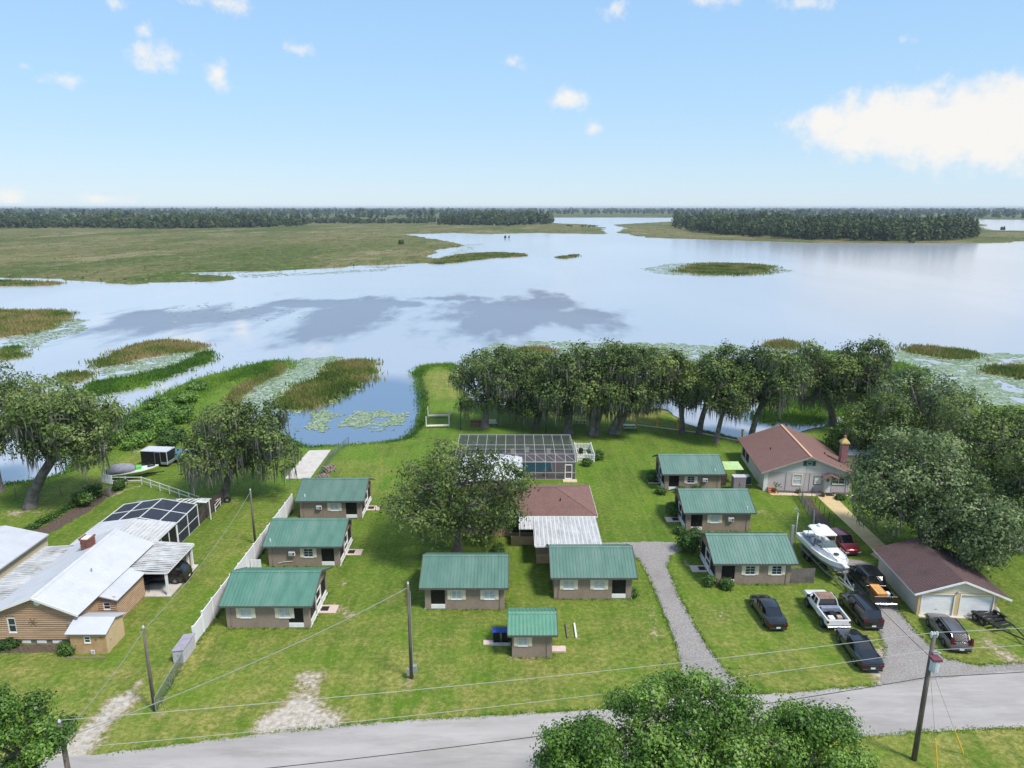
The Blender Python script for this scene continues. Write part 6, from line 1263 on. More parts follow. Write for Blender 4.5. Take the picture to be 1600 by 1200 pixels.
# ---- cabin cruiser on its trailer
def boat():
    x, y, rz = 30.35, 63.0, R(183); t = thing('motor_boat', 'white cabin cruiser with hardtop on a boat trailer', 'boat', (x, y, .62), rz)
    wh = mat('white_gelcoat', (.76, .75, .73), .25, .04, 1, coat=.5); bl = mat('blue_grey_hull', (.26, .31, .40), .3, .06, 1, coat=.4)
    L = 7.4; st = [(-.5, 1.22, 1.18, .25), (-.3, 1.26, 1.2, .18), (0, 1.27, 1.24, .14), (.2, 1.16, 1.30, .16), (.35, .88, 1.38, .30), (.44, .52, 1.44, .55), (.5, .06, 1.50, 1.0)]
    b = MB(); b.loft([[(-w * .985, q * L, z - .42), (-w * .80, q * L, z - .75 if z - .75 > k else (z + k) / 2 - .1), (0, q * L, k), (w * .80, q * L, z - .75 if z - .75 > k else (z + k) / 2 - .1), (w * .985, q * L, z - .42)] for q, w, z, k in st], closed=True); b.build('hull', bl, t, smooth=False)
    b = MB(); b.loft([[(-w, q * L, z), (-w * .985, q * L, z - .418), (w * .985, q * L, z - .418), (w, q * L, z)] for q, w, z, k in st], closed=True); b.build('topside', wh, t)
    for s in (-1, 1): b = MB(); b.tube([(s * w * 1.005, q * L, z + .02) for q, w, z, k in st], .045, 6); b.build('rub_rail', wh, t)
    b = MB(); b.loft([[(-w, q * L, zz), (-w * .75, q * L, zz + hgt), (w * .75, q * L, zz + hgt), (w, q * L, zz)] for q, w, zz, hgt in ((-.05, 1.0, 1.24, .46), (.12, .95, 1.28, .46), (.28, .72, 1.34, .34), (.41, .38, 1.42, .14))]); b.build('cabin_deck', wh, t, smooth=False)
    bx('cockpit_well', mat('grey_cockpit', (.25, .26, .28), .7), t, -.95, .95, -L * .47, -.5, 1.15, 1.245)
    for sx in (-.75, .25): bx('seat', mat('white_vinyl', (.6, .6, .6), .6), t, sx, sx + .5, -1.5, -1.0, 1.25, 1.75, bevel=.05)
    bx('engine_cover', wh, t, -.7, .7, -L * .46, -L * .34, 1.25, 1.55, bevel=.06)
    gls = mat('pale_green_glass', (.06, .11, .12), .5, .1, spec=.15, alpha=.7)
    b = MB(); slab(b, (-.78, .85, 1.72), (.78, .85, 1.72), (-.66, .30, 2.25), (.66, .30, 2.25), .03); b.build('windshield', gls, t)
    for s in (-1, 1):
        b = MB(); b.add([(s * .80, .85, 1.72), (s * .67, .28, 2.25), (s * .92, -.5, 2.15), (s * .98, -.45, 1.66)], ((0, 1, 2, 3),)); b.build('side_window', gls, t)
        for yy in (.05, -1.75): q = MB(); q.tube([(s * 1.0, yy - .2, 1.3), (s * .85, yy, 2.75)], .03, 6); q.build('hardtop_support', steel, t)
        r = MB(); r.tube([(s * 1.05, .8, 1.30), (s * 1.0, .9, 1.75), (s * .82, 2.2, 1.92), (s * .35, 3.35, 2.0), (0, 3.75, 2.02)], .02, 5); r.build('bow_rail', chrome, t)
        for q_ in ((1.02, 1.5), (.85, 2.3), (.5, 3.1)): r = MB(); r.tube([(s * q_[0], q_[1], 1.32), (s * q_[0] * .95, q_[1], 1.86)], .015, 5); r.build('rail_stanchion', chrome, t)
    b = MB(); b.loft([[(-w, yy, z), (-w * .8, yy, z + .09), (w * .8, yy, z + .09), (w, yy, z)] for yy, w, z in ((-2.1, .85, 2.72), (-1.9, .98, 2.74), (.1, .98, 2.74), (.35, .82, 2.72))]); b.build('hardtop', wh, t, smooth=False)
    r = MB(); r.ball((0, -1.6, 2.98), .2, 12, 6, .7); r.build('radar_dome', wh, t); r = MB(); r.tube([(.5, -1.7, 2.8), (.5, -1.9, 4.4)], .012, 5); r.build('antenna', white, t)
    h = MB(); h.tube([(0, 2.1, 1.72), (0, 2.1, 1.77)], .24, 14); h.build('deck_hatch', tint, t); bx('bow_pulpit', wh, t, -.2, .2, 3.6, 4.2, 1.42, 1.5)
    bx('swim_platform', wh, t, -1.0, 1.0, -4.3, -3.7, .55, .65); d = MB(); d.box(-.18, .18, -4.15, -3.72, -.1, .5); d.build('outdrive', trim_m, t)
    tt = thing('boat_trailer', 'galvanized trailer carrying the white cabin cruiser', 'trailer', (x, y, 0), rz); b = MB()
    for s in (-1, 1):
        b = MB(); b.bar((s * .85, -3.4, .52), (s * .85, 2.0, .52), .1, .14); b.bar((s * .85, 2.0, .52), (0, 5.6, .5), .1, .14); b.build('side_rail', steel, tt)
        k = MB(); k.bar((s * .5, -3.0, .72), (s * .5, 1.5, .72), .12, .1); k.build('bunk', trim_m, tt)
        for yy in (-1.9, -1.05): wheel(tt, s * 1.08, yy, .33, .2)
        f = MB(); f.box(*sorted((s * .96, s * 1.22)), -2.35, -.6, .70, .74); f.build('fender', steel, tt)
    for i, yy in enumerate((-3.2, -1.5, .3, 2.0)): bx('cross_member', steel, tt, -.8, .8, yy - .05, yy + .05, .46, .56)
    bx('winch_post', steel, tt, -.06, .06, 3.9, 4.02, .55, 1.5); bx('tongue_jack', steel, tt, -.3, -.2, 5.0, 5.1, .02, .9); bx('coupler', trim_m, tt, -.08, .08, 5.5, 5.8, .42, .56)
    b = MB(); b.bar((0, 3.0, .5), (0, 5.6, .5), .1); b.build('tongue', steel, tt)
boat()
def low_trailer():
    t = thing('utility_trailer', 'low black utility trailer beside the garage', 'trailer', (40.3, 53.0, 0), R(14)); b = MB()
    for s in (-.8, .8): bx('side_rail', black_metal, t, s - .04, s + .04, -1.2, 1.4, .45, .55); wheel(t, s * 1.2, .1, .33, .2); wheel(t, s * 1.2, .8, .33, .2); bx('fender', black_metal, t, *sorted((s * 1.06, s * 1.35)), -.35, 1.2, .70, .74)
    for i in range(6): bx('deck_slat', trim_m, t, -.76, .76, -1.2 + i * .45, -.95 + i * .45, .5, .56)
    for s in (-1, 1): b = MB(); b.bar((s * .78, -1.2, .48), (0, -3.2, .48), .08); b.build('tongue_bar', black_metal, t)
    bx('jack', steel, t, -.05, .05, -3.0, -2.9, .05, .85); bx('coupler', steel, t, -.07, .07, -3.5, -3.2, .42, .54); b = MB(); b.bar((.9, 1.3, .6), (1.25, 1.6, 1.25), .09, .03); b.build('guide_post', white, t)
low_trailer()
# ---- left back yard: bass boat, cargo trailer, covered boat
def left_boats():
    t = thing('fishing_boat', 'lime green and white fishing boat under a grey cover', 'boat', (-48.6, 86.2, .35), R(-68)); lime = mat('lime_green_hull', (.30, .40, .045), .35, .08, 1); wh = mat('white_gelcoat', (.76, .75, .73), .25)
    st = [(-2.7, .95, .75, .15), (-1, 1.0, .78, .05), (.8, .95, .85, .08), (2.0, .62, .98, .3), (2.8, .06, 1.1, .8)]
    b = MB(); b.loft([[(-w, q, z - .12), (-w * .75, q, (z + k) / 2 - .12), (0, q, k), (w * .75, q, (z + k) / 2 - .12), (w, q, z - .12)] for q, w, z, k in st]); b.build('hull', lime, t); b = MB(); b.loft([[(-w * 1.02, q, z), (-w * 1.01, q, z - .118), (w * 1.01, q, z - .118), (w * 1.02, q, z)] for q, w, z, k in st]); b.build('deck', wh, t)
    g = mat('grey_canvas_cover', (.24, .24, .28), .85, .2, 2, bump=.4, bscale=3); b = MB(); b.loft([[(-w, q, .8), (-w * .9, q, .8 + h * .7), (0, q, .8 + h), (w * .9, q, .8 + h * .7), (w, q, .8)] for q, w, h in ((-3.0, .7, .5), (-2.6, 1.0, .95), (-1.6, 1.05, 1.1), (-.4, .9, .9), (.1, .5, .5))]); b.build('canvas_cover', g, t, smooth=True)
    bx('console', mat('lime_green_plastic', (.12, .50, .10), .5), t, -.45, .35, .15, .8, .82, 1.25, bevel=.06); bx('outboard_motor', trim_m, t, -.2, .2, -3.3, -2.85, .3, 1.2, bevel=.06); bx('trolling_motor', trim_m, t, -.15, .15, 1.5, 2.4, 1.0, 1.12)
    tt = thing('boat_trailer', 'small trailer under the lime green fishing boat', 'trailer', (-48.6, 86.2, 0), R(-68))
    for s in (-1, 1): q = MB(); q.bar((s * .6, -2.6, .42), (0, 3.4, .42), .08); q.build('side_rail', black_metal, tt); wheel(tt, s * .95, -.8, .29, .18)
    bx('axle', black_metal, tt, -.9, .9, -.85, -.75, .27, .35)
    t = thing('cargo_trailer', 'black enclosed cargo trailer with white roof', 'trailer', (-49.9, 90.4, 0), R(-6)); W, D, H_ = 3.7, 2.0, 2.15; bk = mat('black_trailer_skin', (.012, .012, .016), .4)
    bx('body', bk, t, 0, W, 0, D, .4, H_); bx('roof', white_metal, t, -.04, W + .04, -.04, D + .04, H_, H_ + .07); bx('side_door', bk, t, 2.0, 2.75, -.03, -.002, .5, 2.05)
    fr = MB(); 
    for q in ((1.95, 2.0, .45, 2.1), (2.75, 2.8, .45, 2.1), (2.0, 2.75, 2.05, 2.1)): fr.box(q[0], q[1], -.035, -.002, q[2], q[3])
    fr.build('door_frame', steel, t); bx('stone_guard', steel, t, W - .9, W + .01, -.015, -.001, .4, .75); bx('stone_guard', steel, t, W, W + .02, 0, D, .4, .8); bx('corner_trim', white_metal, t, W - .05, W + .03, -.03, .05, .4, H_)
    for s in (-.05, D + .05): 
        for xx in (1.0, 1.75): q = MB(); q.tube([(xx, s - .1, .33), (xx, s + .1, .33)], .33, 14); q.build('wheel', rubber, t)
    q = MB(); q.bar((W, .2, .42), (W + 1.1, D / 2, .42), .09); q.bar((W, D - .2, .42), (W + 1.1, D / 2, .42), .09); q.build('tongue', black_metal, t)
    t = thing('covered_boat', 'small boat wrapped in a blue tarpaulin behind the cargo trailer', 'boat', (-45.6, 93.0, 0), R(-75)); b = MB(); random.seed(3)
    b.loft([[(w * math.cos(a) * random.uniform(.95, 1.05), q, .35 + h * max(0, math.sin(a)) * random.uniform(.94, 1.06)) for a in np.linspace(math.pi, 0, 9)] for q, w, h in ((-1.9, .6, .7), (-1.6, .95, 1.1), (-.6, 1.05, 1.35), (.4, 1.0, 1.2), (1.3, .7, 1.0), (1.9, .25, .75))]); b.build('tarpaulin', mat('blue_tarpaulin', (.055, .145, .215), .6, .25, 1.5, bump=.5, bscale=3), t, smooth=True)
    for s in (-.7, .7): q = MB(); q.tube([(s - .08, -.4, .28), (s + .08, -.4, .28)], .28, 12); q.build('wheel', rubber, t)
    q = MB(); q.bar((0, 1.2, .35), (0, 2.7, .35), .08); q.build('tongue', black_metal, t)
left_boats()
def bicycle(label, x, y, rz):
    t = thing('bicycle', label, 'bicycle', (x, y, .06), rz, 'bicycles in the carport')
    for yy in (-.52, .52):
        b = MB(); n = 16; b.loft([[(d + .02 * math.cos(a), yy + (.33 + .02 * math.sin(a)) * math.cos(2 * math.pi * j / n), .35 + (.33 + .02 * math.sin(a)) * math.sin(2 * math.pi * j / n)) for a in (0, 2.1, 4.2) for d in (0,)] for j in range(n + 1)], caps=False); w = b.build('wheel', rubber, t)
        sp = MB()
        for k in range(4): a = k * .785; sp.bar((0, yy - .31 * math.cos(a), .35 - .31 * math.sin(a)), (0, yy + .31 * math.cos(a), .35 + .31 * math.sin(a)), .008)
        sp.build('spokes', steel, w)
    b = MB(); P = {'r': (0, -.52, .35), 'bb': (0, -.08, .30), 's': (0, -.22, .82), 'h': (0, .36, .85), 'f': (0, .52, .35)}
    for a, c in (('r', 'bb'), ('r', 's'), ('bb', 's'), ('bb', 'h'), ('s', 'h'), ('h', 'f')): b.tube([P[a], P[c]], .02, 5)
    b.build('frame', black_metal, t); bx('saddle', rubber, t, -.07, .07, -.38, -.10, .86, .92); b = MB(); b.tube([(-.28, .34, 1.02), (0, .36, .98), (.28, .34, 1.02)], .016, 5); b.tube([(0, .36, .85), (0, .36, .98)], .018, 5); b.build('handlebar', black_metal, t)
bicycle('dark bicycle in the carport nearer the car', -33.2, 58.6, .5); bicycle('dark bicycle in the carport nearer the house wall', -33.75, 58.35, .9)

# ================================================================ FENCES, POLES, YARD THINGS
def vinyl_fence():
    t = thing('vinyl_fence', 'white vinyl privacy fence along the left cabins', 'fence', (0, 0, 0)); x = -25.35; ys = [50.1, 51.9, 53.9, 55.9, 57.9, 59.9, 61.9, 63.9, 65.9, 67.9, 69.9, 71.9, 73.9, 76.3]; vin = mat('white_vinyl_fence', (.74, .73, .75), .5, .04, 1)
    hs = [1.55, 1.8] + [1.8] * 20
    for i, y in enumerate(ys): p = bx('post', vin, t, x - .07, x + .07, y - .07, y + .07, -.05, hs[i] + .1); bx('post_cap', vin, p, x - .085, x + .085, y - .085, y + .085, hs[i] + .101, hs[i] + .15)
    for i, (a, c) in enumerate(zip(ys, ys[1:])): bx('panel', vin, t, x - .025, x + .025, a + .071, c - .071, .06, hs[i]); bx('rail', vin, t, x - .04, x + .04, a + .071, c - .071, hs[i], hs[i] + .07)
    for i in range(3): bx('gate_board', vin, t, x + .1 + i * .35, x + .42 + i * .35, 62.4, 62.45, .05, 1.0)
vinyl_fence()
chain_m = mat('chain_link_mesh', (.22, .25, .24), .6, .1, 3, alpha=.38, metal=.4)
def post_fence(name, label, pts, h, pm, panel=None, step=2.2, rails=(1.0,), rw=.05, pw=.07, rm=None, z=0.0):
    t = thing(name, label, 'fence', (0, 0, 0))
    for a, c in zip(pts, pts[1:]):
        a, c = Vector((*a, z)), Vector((*c, z)); n = max(1, int((c - a).length / step + .5))
        for i in range(n + 1):
            if i == n and c != Vector((*pts[-1], z)): continue
            p = a.lerp(c, i / n); bx('post', pm, t, p.x - pw / 2, p.x + pw / 2, p.y - pw / 2, p.y + pw / 2, -.05, h + .04)
        for r in rails: b = MB(); b.bar(a + Vector((0, 0, h * r)), c + Vector((0, 0, h * r)), rw, rw); b.build('rail', rm or pm, t)
        if panel:
            for i in range(n): p, q = a.lerp(c, i / n), a.lerp(c, (i + 1) / n); b = MB(); b.quad((p.x, p.y, .05), (q.x, q.y, .05), (q.x, q.y, h - .03), (p.x, p.y, h - .03)); b.build('mesh_panel', panel, t)
    return t
post_fence('chain_link_fence', 'low chain link fence from the storage box to the road', [G(286, 1040), G(244, 1112)], 1.1, steel, chain_m, rails=(1.0,), pw=.05, rw=.04)
post_fence('chain_link_fence', 'chain link fence beside the concrete boat pad', [G(497, 752), G(520, 715), G(545, 694)], 1.1, mat('dark_green_post', (.10, .16, .13), .6), chain_m, pw=.05, rw=.04)
post_fence('rail_fence', 'white ranch rail fence behind the left back yard', [G(172, 757), G(222, 757), G(312, 788)], 1.0, white, None, step=2.0, rails=(.97, .5), pw=.10, rw=.07)
post_fence('rail_fence', 'short white rail at the foot of the leaning oak', [G(337, 800), G(352, 780)], .9, white, None, step=1.5, rails=(.95, .5), pw=.07, rw=.05)
post_fence('wire_fence', 'thin wire fence across the far left lawn', [G(-10, 775), G(60, 777), G(130, 770)], 1.1, mat('grey_wood_post', (.14, .13, .11), .9), None, step=3, rails=(.95, .6), pw=.07, rw=.012)
post_fence('garden_fence', 'dark green wire fence along the left of the mulch path', [G(1248, 776), G(1262, 803), G(1280, 832)], 1.15, mat('dark_green_post', (.10, .16, .13), .6), chain_m, step=1.6, rails=(1.0, .08), pw=.06, rw=.05)
post_fence('garden_fence', 'thin dark wire fence along the right of the mulch path', [G(1268, 776), G(1280, 797), G(1302, 826)], 1.15, black_metal, mat('thin_wire_mesh', (.05, .05, .05), .6, alpha=.15), step=1.6, rails=(1.0,), pw=.04, rw=.03)
def board_fence(name, label, a, c, h, m, bw=.14):
    t = thing(name, label, 'fence', (0, 0, 0)); a, c = Vector((*a, 0)), Vector((*c, 0)); d = (c - a); n = int(d.length / bw); u = d.normalized(); nv = Vector((-u.y, u.x, 0)); random.seed(8)
    for i in range(n): hh = h + random.uniform(-.05, .05); MB().obox(a + u * (i * bw + .006) + nv * random.uniform(-.01, .01), u * (bw - .014), nv * .025, (0, 0, hh)).build('board', m, t)
    for z in (.4, h - .35): b = MB(); b.bar(a + nv * .06 + Vector((0, 0, z)), c + nv * .06 + Vector((0, 0, z)), .05, .09); b.build('rail', m, t)
wood_dark = mat('dark_weathered_wood', (.062, .046, .040), .9, .35, 2, c2=(.11, .085, .075)); wood_grey = mat('grey_weathered_wood', (.15, .125, .115), .9, .3, 2, c2=(.22, .19, .175))
board_fence('wood_fence', 'dark board fence between the log house and the leaning oak', G(284, 845), G(352, 783), 1.7, wood_dark)
board_fence('wood_fence', 'short grey board fence at the right end of the nearest right cabin', (25.85, 59.7), (28.1, 59.7), 1.55, wood_grey)
board_fence('wood_fence', 'short dark board fence beside the furthest right cabin', (25.95, 83.6), (27.0, 83.6), 1.6, wood_dark)
def picket_pen():
    t = thing('picket_pen', 'white picket pen round the pool pump', 'fence', (0, 0, 0)); x0, x1, y0, y1 = 8.95, 11.3, 92.2, 96.8; 
    for (a, c) in (((x0, y0), (x1, y0)), ((x1, y0), (x1, y1)), ((x1, y1), (x0, y1)), ((x0, y1), (x0, y0))):
        a, c = Vector((*a, 0)), Vector((*c, 0)); n = int((c - a).length / .2)
        for i in range(n): p = a.lerp(c, (i + .5) / n); bx('picket', white, t, p.x - .05, p.x + .05, p.y - .05, p.y + .05, .02, 1.15)
        for z in (.3, 1.0): b = MB(); b.bar(a + Vector((0, 0, z)), c + Vector((0, 0, z)), .13, .08); b.build('rail', white, t)
        bx('post', white, t, a.x - .07, a.x + .07, a.y - .07, a.y + .07, 0, 1.28)
    t = thing('pool_pump', 'dark pool pump and filter inside the white picket pen', 'pump', (10.1, 94.6, 0)); b = MB(); b.tube([(-.4, .3, 0), (-.4, .3, .9)], .32, 12); b.ball((-.4, .3, .9), .32, 12, 6, .6); b.build('filter_tank', black_metal, t); bx('motor', trim_m, t, .1, .7, -.5, -.2, .05, .4); b = MB(); b.tube([(-.4, .3, .5), (.3, -.1, .6), (.4, -.4, .3)], .06, 6); b.build('pipe', white, t); bx('base', concrete, t, -.9, .9, -.9, .9, -.02, .06)
picket_pen()

pole_m = mat('weathered_pole_wood', (.10, .08, .065), .95, .35, 1.5, stretch=(3, 3, .4), c2=(.19, .165, .14))
def pole(label, x, y, h, r=.14, arms=(), extra=None, m=None):
    t = thing('utility_pole', label, 'utility pole', (x, y, 0)); b = MB(); b.tube([(0, 0, -.3), (0, 0, h * .5), (0, 0, h)], [r, r * .88, r * .72], 12); b.build('shaft', m or pole_m, t, smooth=True)
    for z, dx in arms: bx('cross_arm', pole_m, t, -dx, dx, -.18, -.10, z - .06, z + .06)
    ins = MB(); ins.tube([(0, 0, h), (0, 0, h + .12), (0, 0, h + .24)], [.05, .09, .05], 8); ins.build('insulator', mat('grey_porcelain', (.5, .52, .55), .3), t)
    return t
pR = pole('tall utility pole with grey transformer at the lower right', 25.47, 37.96, 8.9, .17); por = mat('grey_porcelain', (.5, .52, .55), .3)
for dx in (-.16, .16): b = MB(); b.tube([(dx, 0, 8.75), (dx, 0, 9.0), (dx, 0, 9.15)], [.05, .1, .06], 8); b.build('insulator', por, pR)
b = MB(); b.tube([(.06, -.38, 6.75), (.06, -.38, 7.5)], .26, 14); tr_ = b.build('transformer', mat('pale_transformer', (.52, .56, .62), .5), pR); bx('transformer_lid', mat('maroon_band', (.16, .05, .07), .7), tr_, -.22, .34, -.66, -.10, 7.51, 7.66); bx('bracket', steel, pR, -.05, .3, -.2, .05, 7.8, 7.9)
for k in range(3): b = MB(); b.tube([(.2 + .12 * k, .1, 7.3 + .2 * k), (.45 + .1 * k, .1, 7.2 + .2 * k)], .05, 6); b.build('cutout', por, pR)
pC = pole('utility pole on the front lawn with a meter box at its foot', -7.46, 45.96, 7.7, .13)
bx('meter_box', steel, pC, .12, .42, -.15, .12, .5, 1.15, bevel=.02); b = MB(); b.tube([(.15, -.05, .6), (.13, -.05, 7.2)], .035, 6); b.build('conduit', steel, pC); bx('ground_box', steel, pC, -.32, -.12, -.15, .1, .3, .9, bevel=.02)
pL = pole('utility pole beside the chain link fence, left front lawn', -24.84, 42.5, 6.4, .13)
pM = pole('utility pole between the log house and the middle left cabin', -26.66, 67.66, 5.9, .12)
pB = pole('short-looking pole in the bottom left corner behind leaves', -23.0, 30.9, 8.5, .16)
pS = pole('thin metal service mast beside the white boat', 28.29, 65.14, 4.4, .06, m=steel)
b = MB(); b.tube([(0, 0, 4.4), (0, 0, 5.0), (-.2, 0, 5.15), (-.4, 0, 4.95)], .045, 6); b.build('weather_head', steel, pS); bx('meter_box', steel, pS, -.5, -.25, -.1, .12, .2, 3.3)
pF = pole('roadside pole next in line beyond the transformer pole', 62.0, 43.0, 9.2, .17)
wire_m = mat('pale_aluminium_wire', (.40, .40, .39), .5, .05); dark_wire = mat('black_cable', (.03, .03, .03), .7)
def wire(label, a, c, sag, r, m, n=26, name='power_line'):
    a, c = Vector(a), Vector(c); b = MB(); b.tube([a.lerp(c, i / n) - Vector((0, 0, sag * 4 * (i / n) * (1 - i / n))) for i in range(n + 1)], r, 5); o = b.build(name, m, fix=False); tag(o, label, 'wire'); return o
wire('upper pale power line across the front lawn', (-23, 30.9, 8.7), (25.47, 37.96, 9.1), .35, .014, wire_m)
wire('upper pale power line running on right from the transformer pole', (25.47, 37.96, 9.1), (62, 43, 9.4), .5, .014, wire_m)
wire('lower pale power line across the front lawn', (-23, 30.9, 7.0), (25.47, 37.96, 7.9), .45, .013, wire_m)
wire('lower pale power line running on right from the transformer pole', (25.47, 37.96, 7.9), (62, 43, 8.1), .5, .013, wire_m)
wire('black cable sagging over the road', (-23, 30.9, 4.6), (25.47, 37.96, 6.0), .6, .022, dark_wire, name='cable')
wire('black cable running on right from the transformer pole', (25.47, 37.96, 6.0), (62, 43, 6.0), .5, .022, dark_wire, name='cable')
wire('twisted service wire from the front lawn pole to the bottom left pole', (-7.46, 45.96, 7.5), (-23, 30.9, 7.6), .5, .025, mat('grey_service_wire', (.25, .26, .25), .7), name='service_wire')
wire('service wire from the bottom left pole to the chain fence pole', (-23, 30.9, 7.8), (-24.84, 42.5, 6.3), .3, .02, mat('grey_service_wire', (.25, .26, .25), .7), name='service_wire')
wire('service wire between the two left poles', (-24.84, 42.5, 6.3), (-26.66, 67.66, 5.8), .7, .02, mat('grey_service_wire', (.25, .26, .25), .7), name='service_wire')
wire('service wire from the transformer pole to the metal mast', (25.47, 37.96, 7.4), (28.29, 65.14, 4.8), .6, .018, dark_wire, name='service_wire')
wire('service wire from the metal mast to the gable house', (28.29, 65.14, 4.8), (36.0, 81.5, 4.5), .4, .015, dark_wire, name='service_wire')
for lb, g in (('yellow guy wire guard right of the transformer pole', G(1505, 1178)), ('yellow guy wire guard at the bottom edge', G(1465, 1206))):
    t = thing('guy_wire', lb, 'guy wire', (*g, 0)); top = Vector((25.47 - g[0], 37.96 - g[1], 7.0)); q = top.normalized() * 2.2; b = MB(); b.tube([(0, 0, 0), tuple(q)], .045, 6); b.build('guard', mat('yellow_plastic', (.70, .46, .03), .5), t); b = MB(); b.tube([tuple(q), tuple(top)], .012, 5); b.build('strand', steel, t)

# ---- bins, beams, wood piles, benches
bin_black = mat('black_bin', (.012, .014, .018), .5); bin_blue = mat('blue_bin_lid', (.018, .06, .36), .45)
def bin_(label, x, y, body=bin_black, group='blue-lidded bins'):
    t = thing('wheelie_bin', label, 'bin', (x, y, 0), 0, group); b = MB(); b.loft([[(-w, -d, z), (w, -d, z), (w, d, z), (-w, d, z)] for w, d, z in ((.24, .24, .05), (.30, .32, 1.0))]); b.build('body', body, t)
    b = MB(); b.loft([[(-w, -d, z), (w, -d, z), (w, d, z), (-w, d, z)] for w, d, z in ((.33, .36, 1.0), (.33, .36, 1.05), (.26, .28, 1.12))]); b.build('lid', bin_blue, t); bx('handle', body, t, -.22, .22, .36, .40, .93, .97)
    for s in (-.25, .25): q = MB(); q.tube([(s - .03, .26, .12), (s + .03, .26, .12)], .12, 10); q.build('wheel', rubber, t)
bin_('blue-lidded black bin, left one beside the tiny cabin', -1.25, 50.6); bin_('blue-lidded black bin, right one beside the tiny cabin', -.55, 50.6)
bin_('blue bin by the oak right of the gable house', *G(1346, 782), body=mat('blue_bin_body', (.02, .05, .25), .5), group=None)
slab_thing('concrete_slab', 'grey block row under the bins', -1.7, -.1, 50.0, 50.25, concrete, .15)
for lb, x in (('weathered white beam on the lawn, left of a pair', 4.45), ('white beam on the lawn, right of a pair', 5.15)): o = MB().box(x, x + .14, 51.0, 53.0, 0, .16).build('timber_beam', wood_grey if x < 5 else white, bevel=.01); tag(o, lb, 'beam')
def wood_pile(label, x, y, nx, nz, rz=0.0):
    t = thing('firewood_pile', label, 'firewood', (x, y, 0), rz); random.seed(int(x * 7) % 99); m = mat('cut_firewood', (.24, .175, .14), .9, .4, 4, c2=(.40, .32, .27))
    for k in range(nz):
        for i in range(nx - k // 2): r = random.uniform(.11, .17); xx = -nx * .15 + i * .31 + (k % 2) * .15 + random.uniform(-.04, .04); b = MB(); b.tube([(xx, -.3 + random.uniform(-.1, .1), .14 + k * .25), (xx, .3 + random.uniform(-.1, .1), .14 + k * .25)], r, 7); b.build('split_log', m, t)
wood_pile('heap of split firewood beside the chain link fence, further one', *G(516, 738), 6, 4, .9); wood_pile('heap of split firewood right behind the furthest left cabin', *G(505, 750), 5, 3, .6)
def dock_frame(label, px, py, w=3.6):
    x, y = G(px, py); t = thing('boat_lift_frame', label, 'boat lift', (x, y, 0), R(6)); b = MB()
    for s in (-1, 1): bx('post', white, t, s * w / 2 - .06, s * w / 2 + .06, -.06, .06, -.3, 1.9)
    b.tube([(-w / 2, -.15, .35), (w / 2, -.15, .35)], .19, 10); b.build('roller_beam', mat('cream_beam', (.66, .60, .48), .8), t)
dock_frame('white-posted boat lift frame on the spit, nearer one', 684, 668); dock_frame('white-posted boat lift frame on the spit, further one', 686, 652)
def lamp_post(label, x, y, h=4.0):
    t = thing('lamp_post', label, 'lamp post', (x, y, 0)); b = MB(); b.tube([(0, 0, -.1), (0, 0, .4), (0, 0, h)], [.12, .06, .05], 8); b.build('post', black_metal, t); b = MB(); b.loft([[(-w, -w, z), (w, -w, z), (w, w, z), (-w, w, z)] for w, z in ((.08, h), (.16, h + .1), (.2, h + .45), (.05, h + .6))]); b.build('lantern', black_metal, t)
lamp_post('black lamp post left of the lakeside oaks', *G(720, 672)); lamp_post('black lamp post behind the pool cage', *G(853, 676))
tb = mat('maroon_painted_wood', (.20, .06, .06), .8)
def bench(label, px, py, m, rz=0.0, w=1.8):
    t = thing('park_bench', label, 'bench', (*G(px, py), 0), rz, 'seats under the lakeside oaks')
    for i in range(3): bx('seat_slat', m, t, -w / 2, w / 2, -.25 + i * .17, -.10 + i * .17, .42, .46)
    for i in range(3): bx('back_slat', m, t, -w / 2, w / 2, .28, .32, .55 + i * .16, .68 + i * .16)
    for s in (-w / 2 + .05, w / 2 - .13): bx('leg', wood_dark, t, s, s + .08, -.25, -.17, 0, .42); bx('leg', wood_dark, t, s, s + .08, .24, .275, 0, 1.05)
bench('maroon bench left of the leaning lakeside trunk', 745, 667, tb); bench('white-backed bench right of the leaning lakeside trunk', 768, 665, white); 
def picnic(label, px, py, m, rz=0.0):
    t = thing('picnic_table', label, 'table', (*G(px, py), 0), rz); 
    for i in range(4): bx('top_plank', m, t, -.95, .95, -.38 + i * .19, -.205 + i * .19, .72, .76)
    for s in (-.72, .5): bx('bench_plank', m, t, -.95, .95, s, s + .24, .42, .46)
    for x in (-.7, .62): bx('leg_frame', wood_grey, t, x, x + .08, -.65, .65, .36, .415); b = MB(); b.bar((x + .04, -.55, 0), (x + .04, -.15, .72), .08); b.bar((x + .04, .55, 0), (x + .04, .15, .72), .08); b.build('leg', wood_grey, t)
picnic('white picnic table right of the twin-stemmed oak', 983, 671, white); picnic('tan picnic table between two thick oak trunks', 907, 664, mat('tan_wood', (.42, .33, .22), .8)); picnic('pale picnic table on the shore behind the leftmost oaks', 785, 641, mat('tan_wood', (.42, .33, .22), .8))
for i, (px, py) in enumerate(((996, 662), (1027, 667), (1059, 671), (1124, 680), (1159, 687))):
    t = thing('yellow_post', ['yellow shore post next to the picnic table', 'second yellow shore post from the picnic table', 'third yellow shore post, left of a straight trunk', 'fourth yellow shore post, at the pale leaning trunk', 'yellow shore post nearest the gable house'][i], 'post', (*G(px, py), 0), 0, 'yellow posts along the sea wall'); ym = mat('yellow_plastic', (.70, .46, .03), .5); b = MB(); b.tube([(0, 0, -.1), (0, 0, 1.5)], .14, 8); b.build('post', ym, t); bx('cap', ym, t, -.2, .2, -.2, .2, 1.5, 1.58)
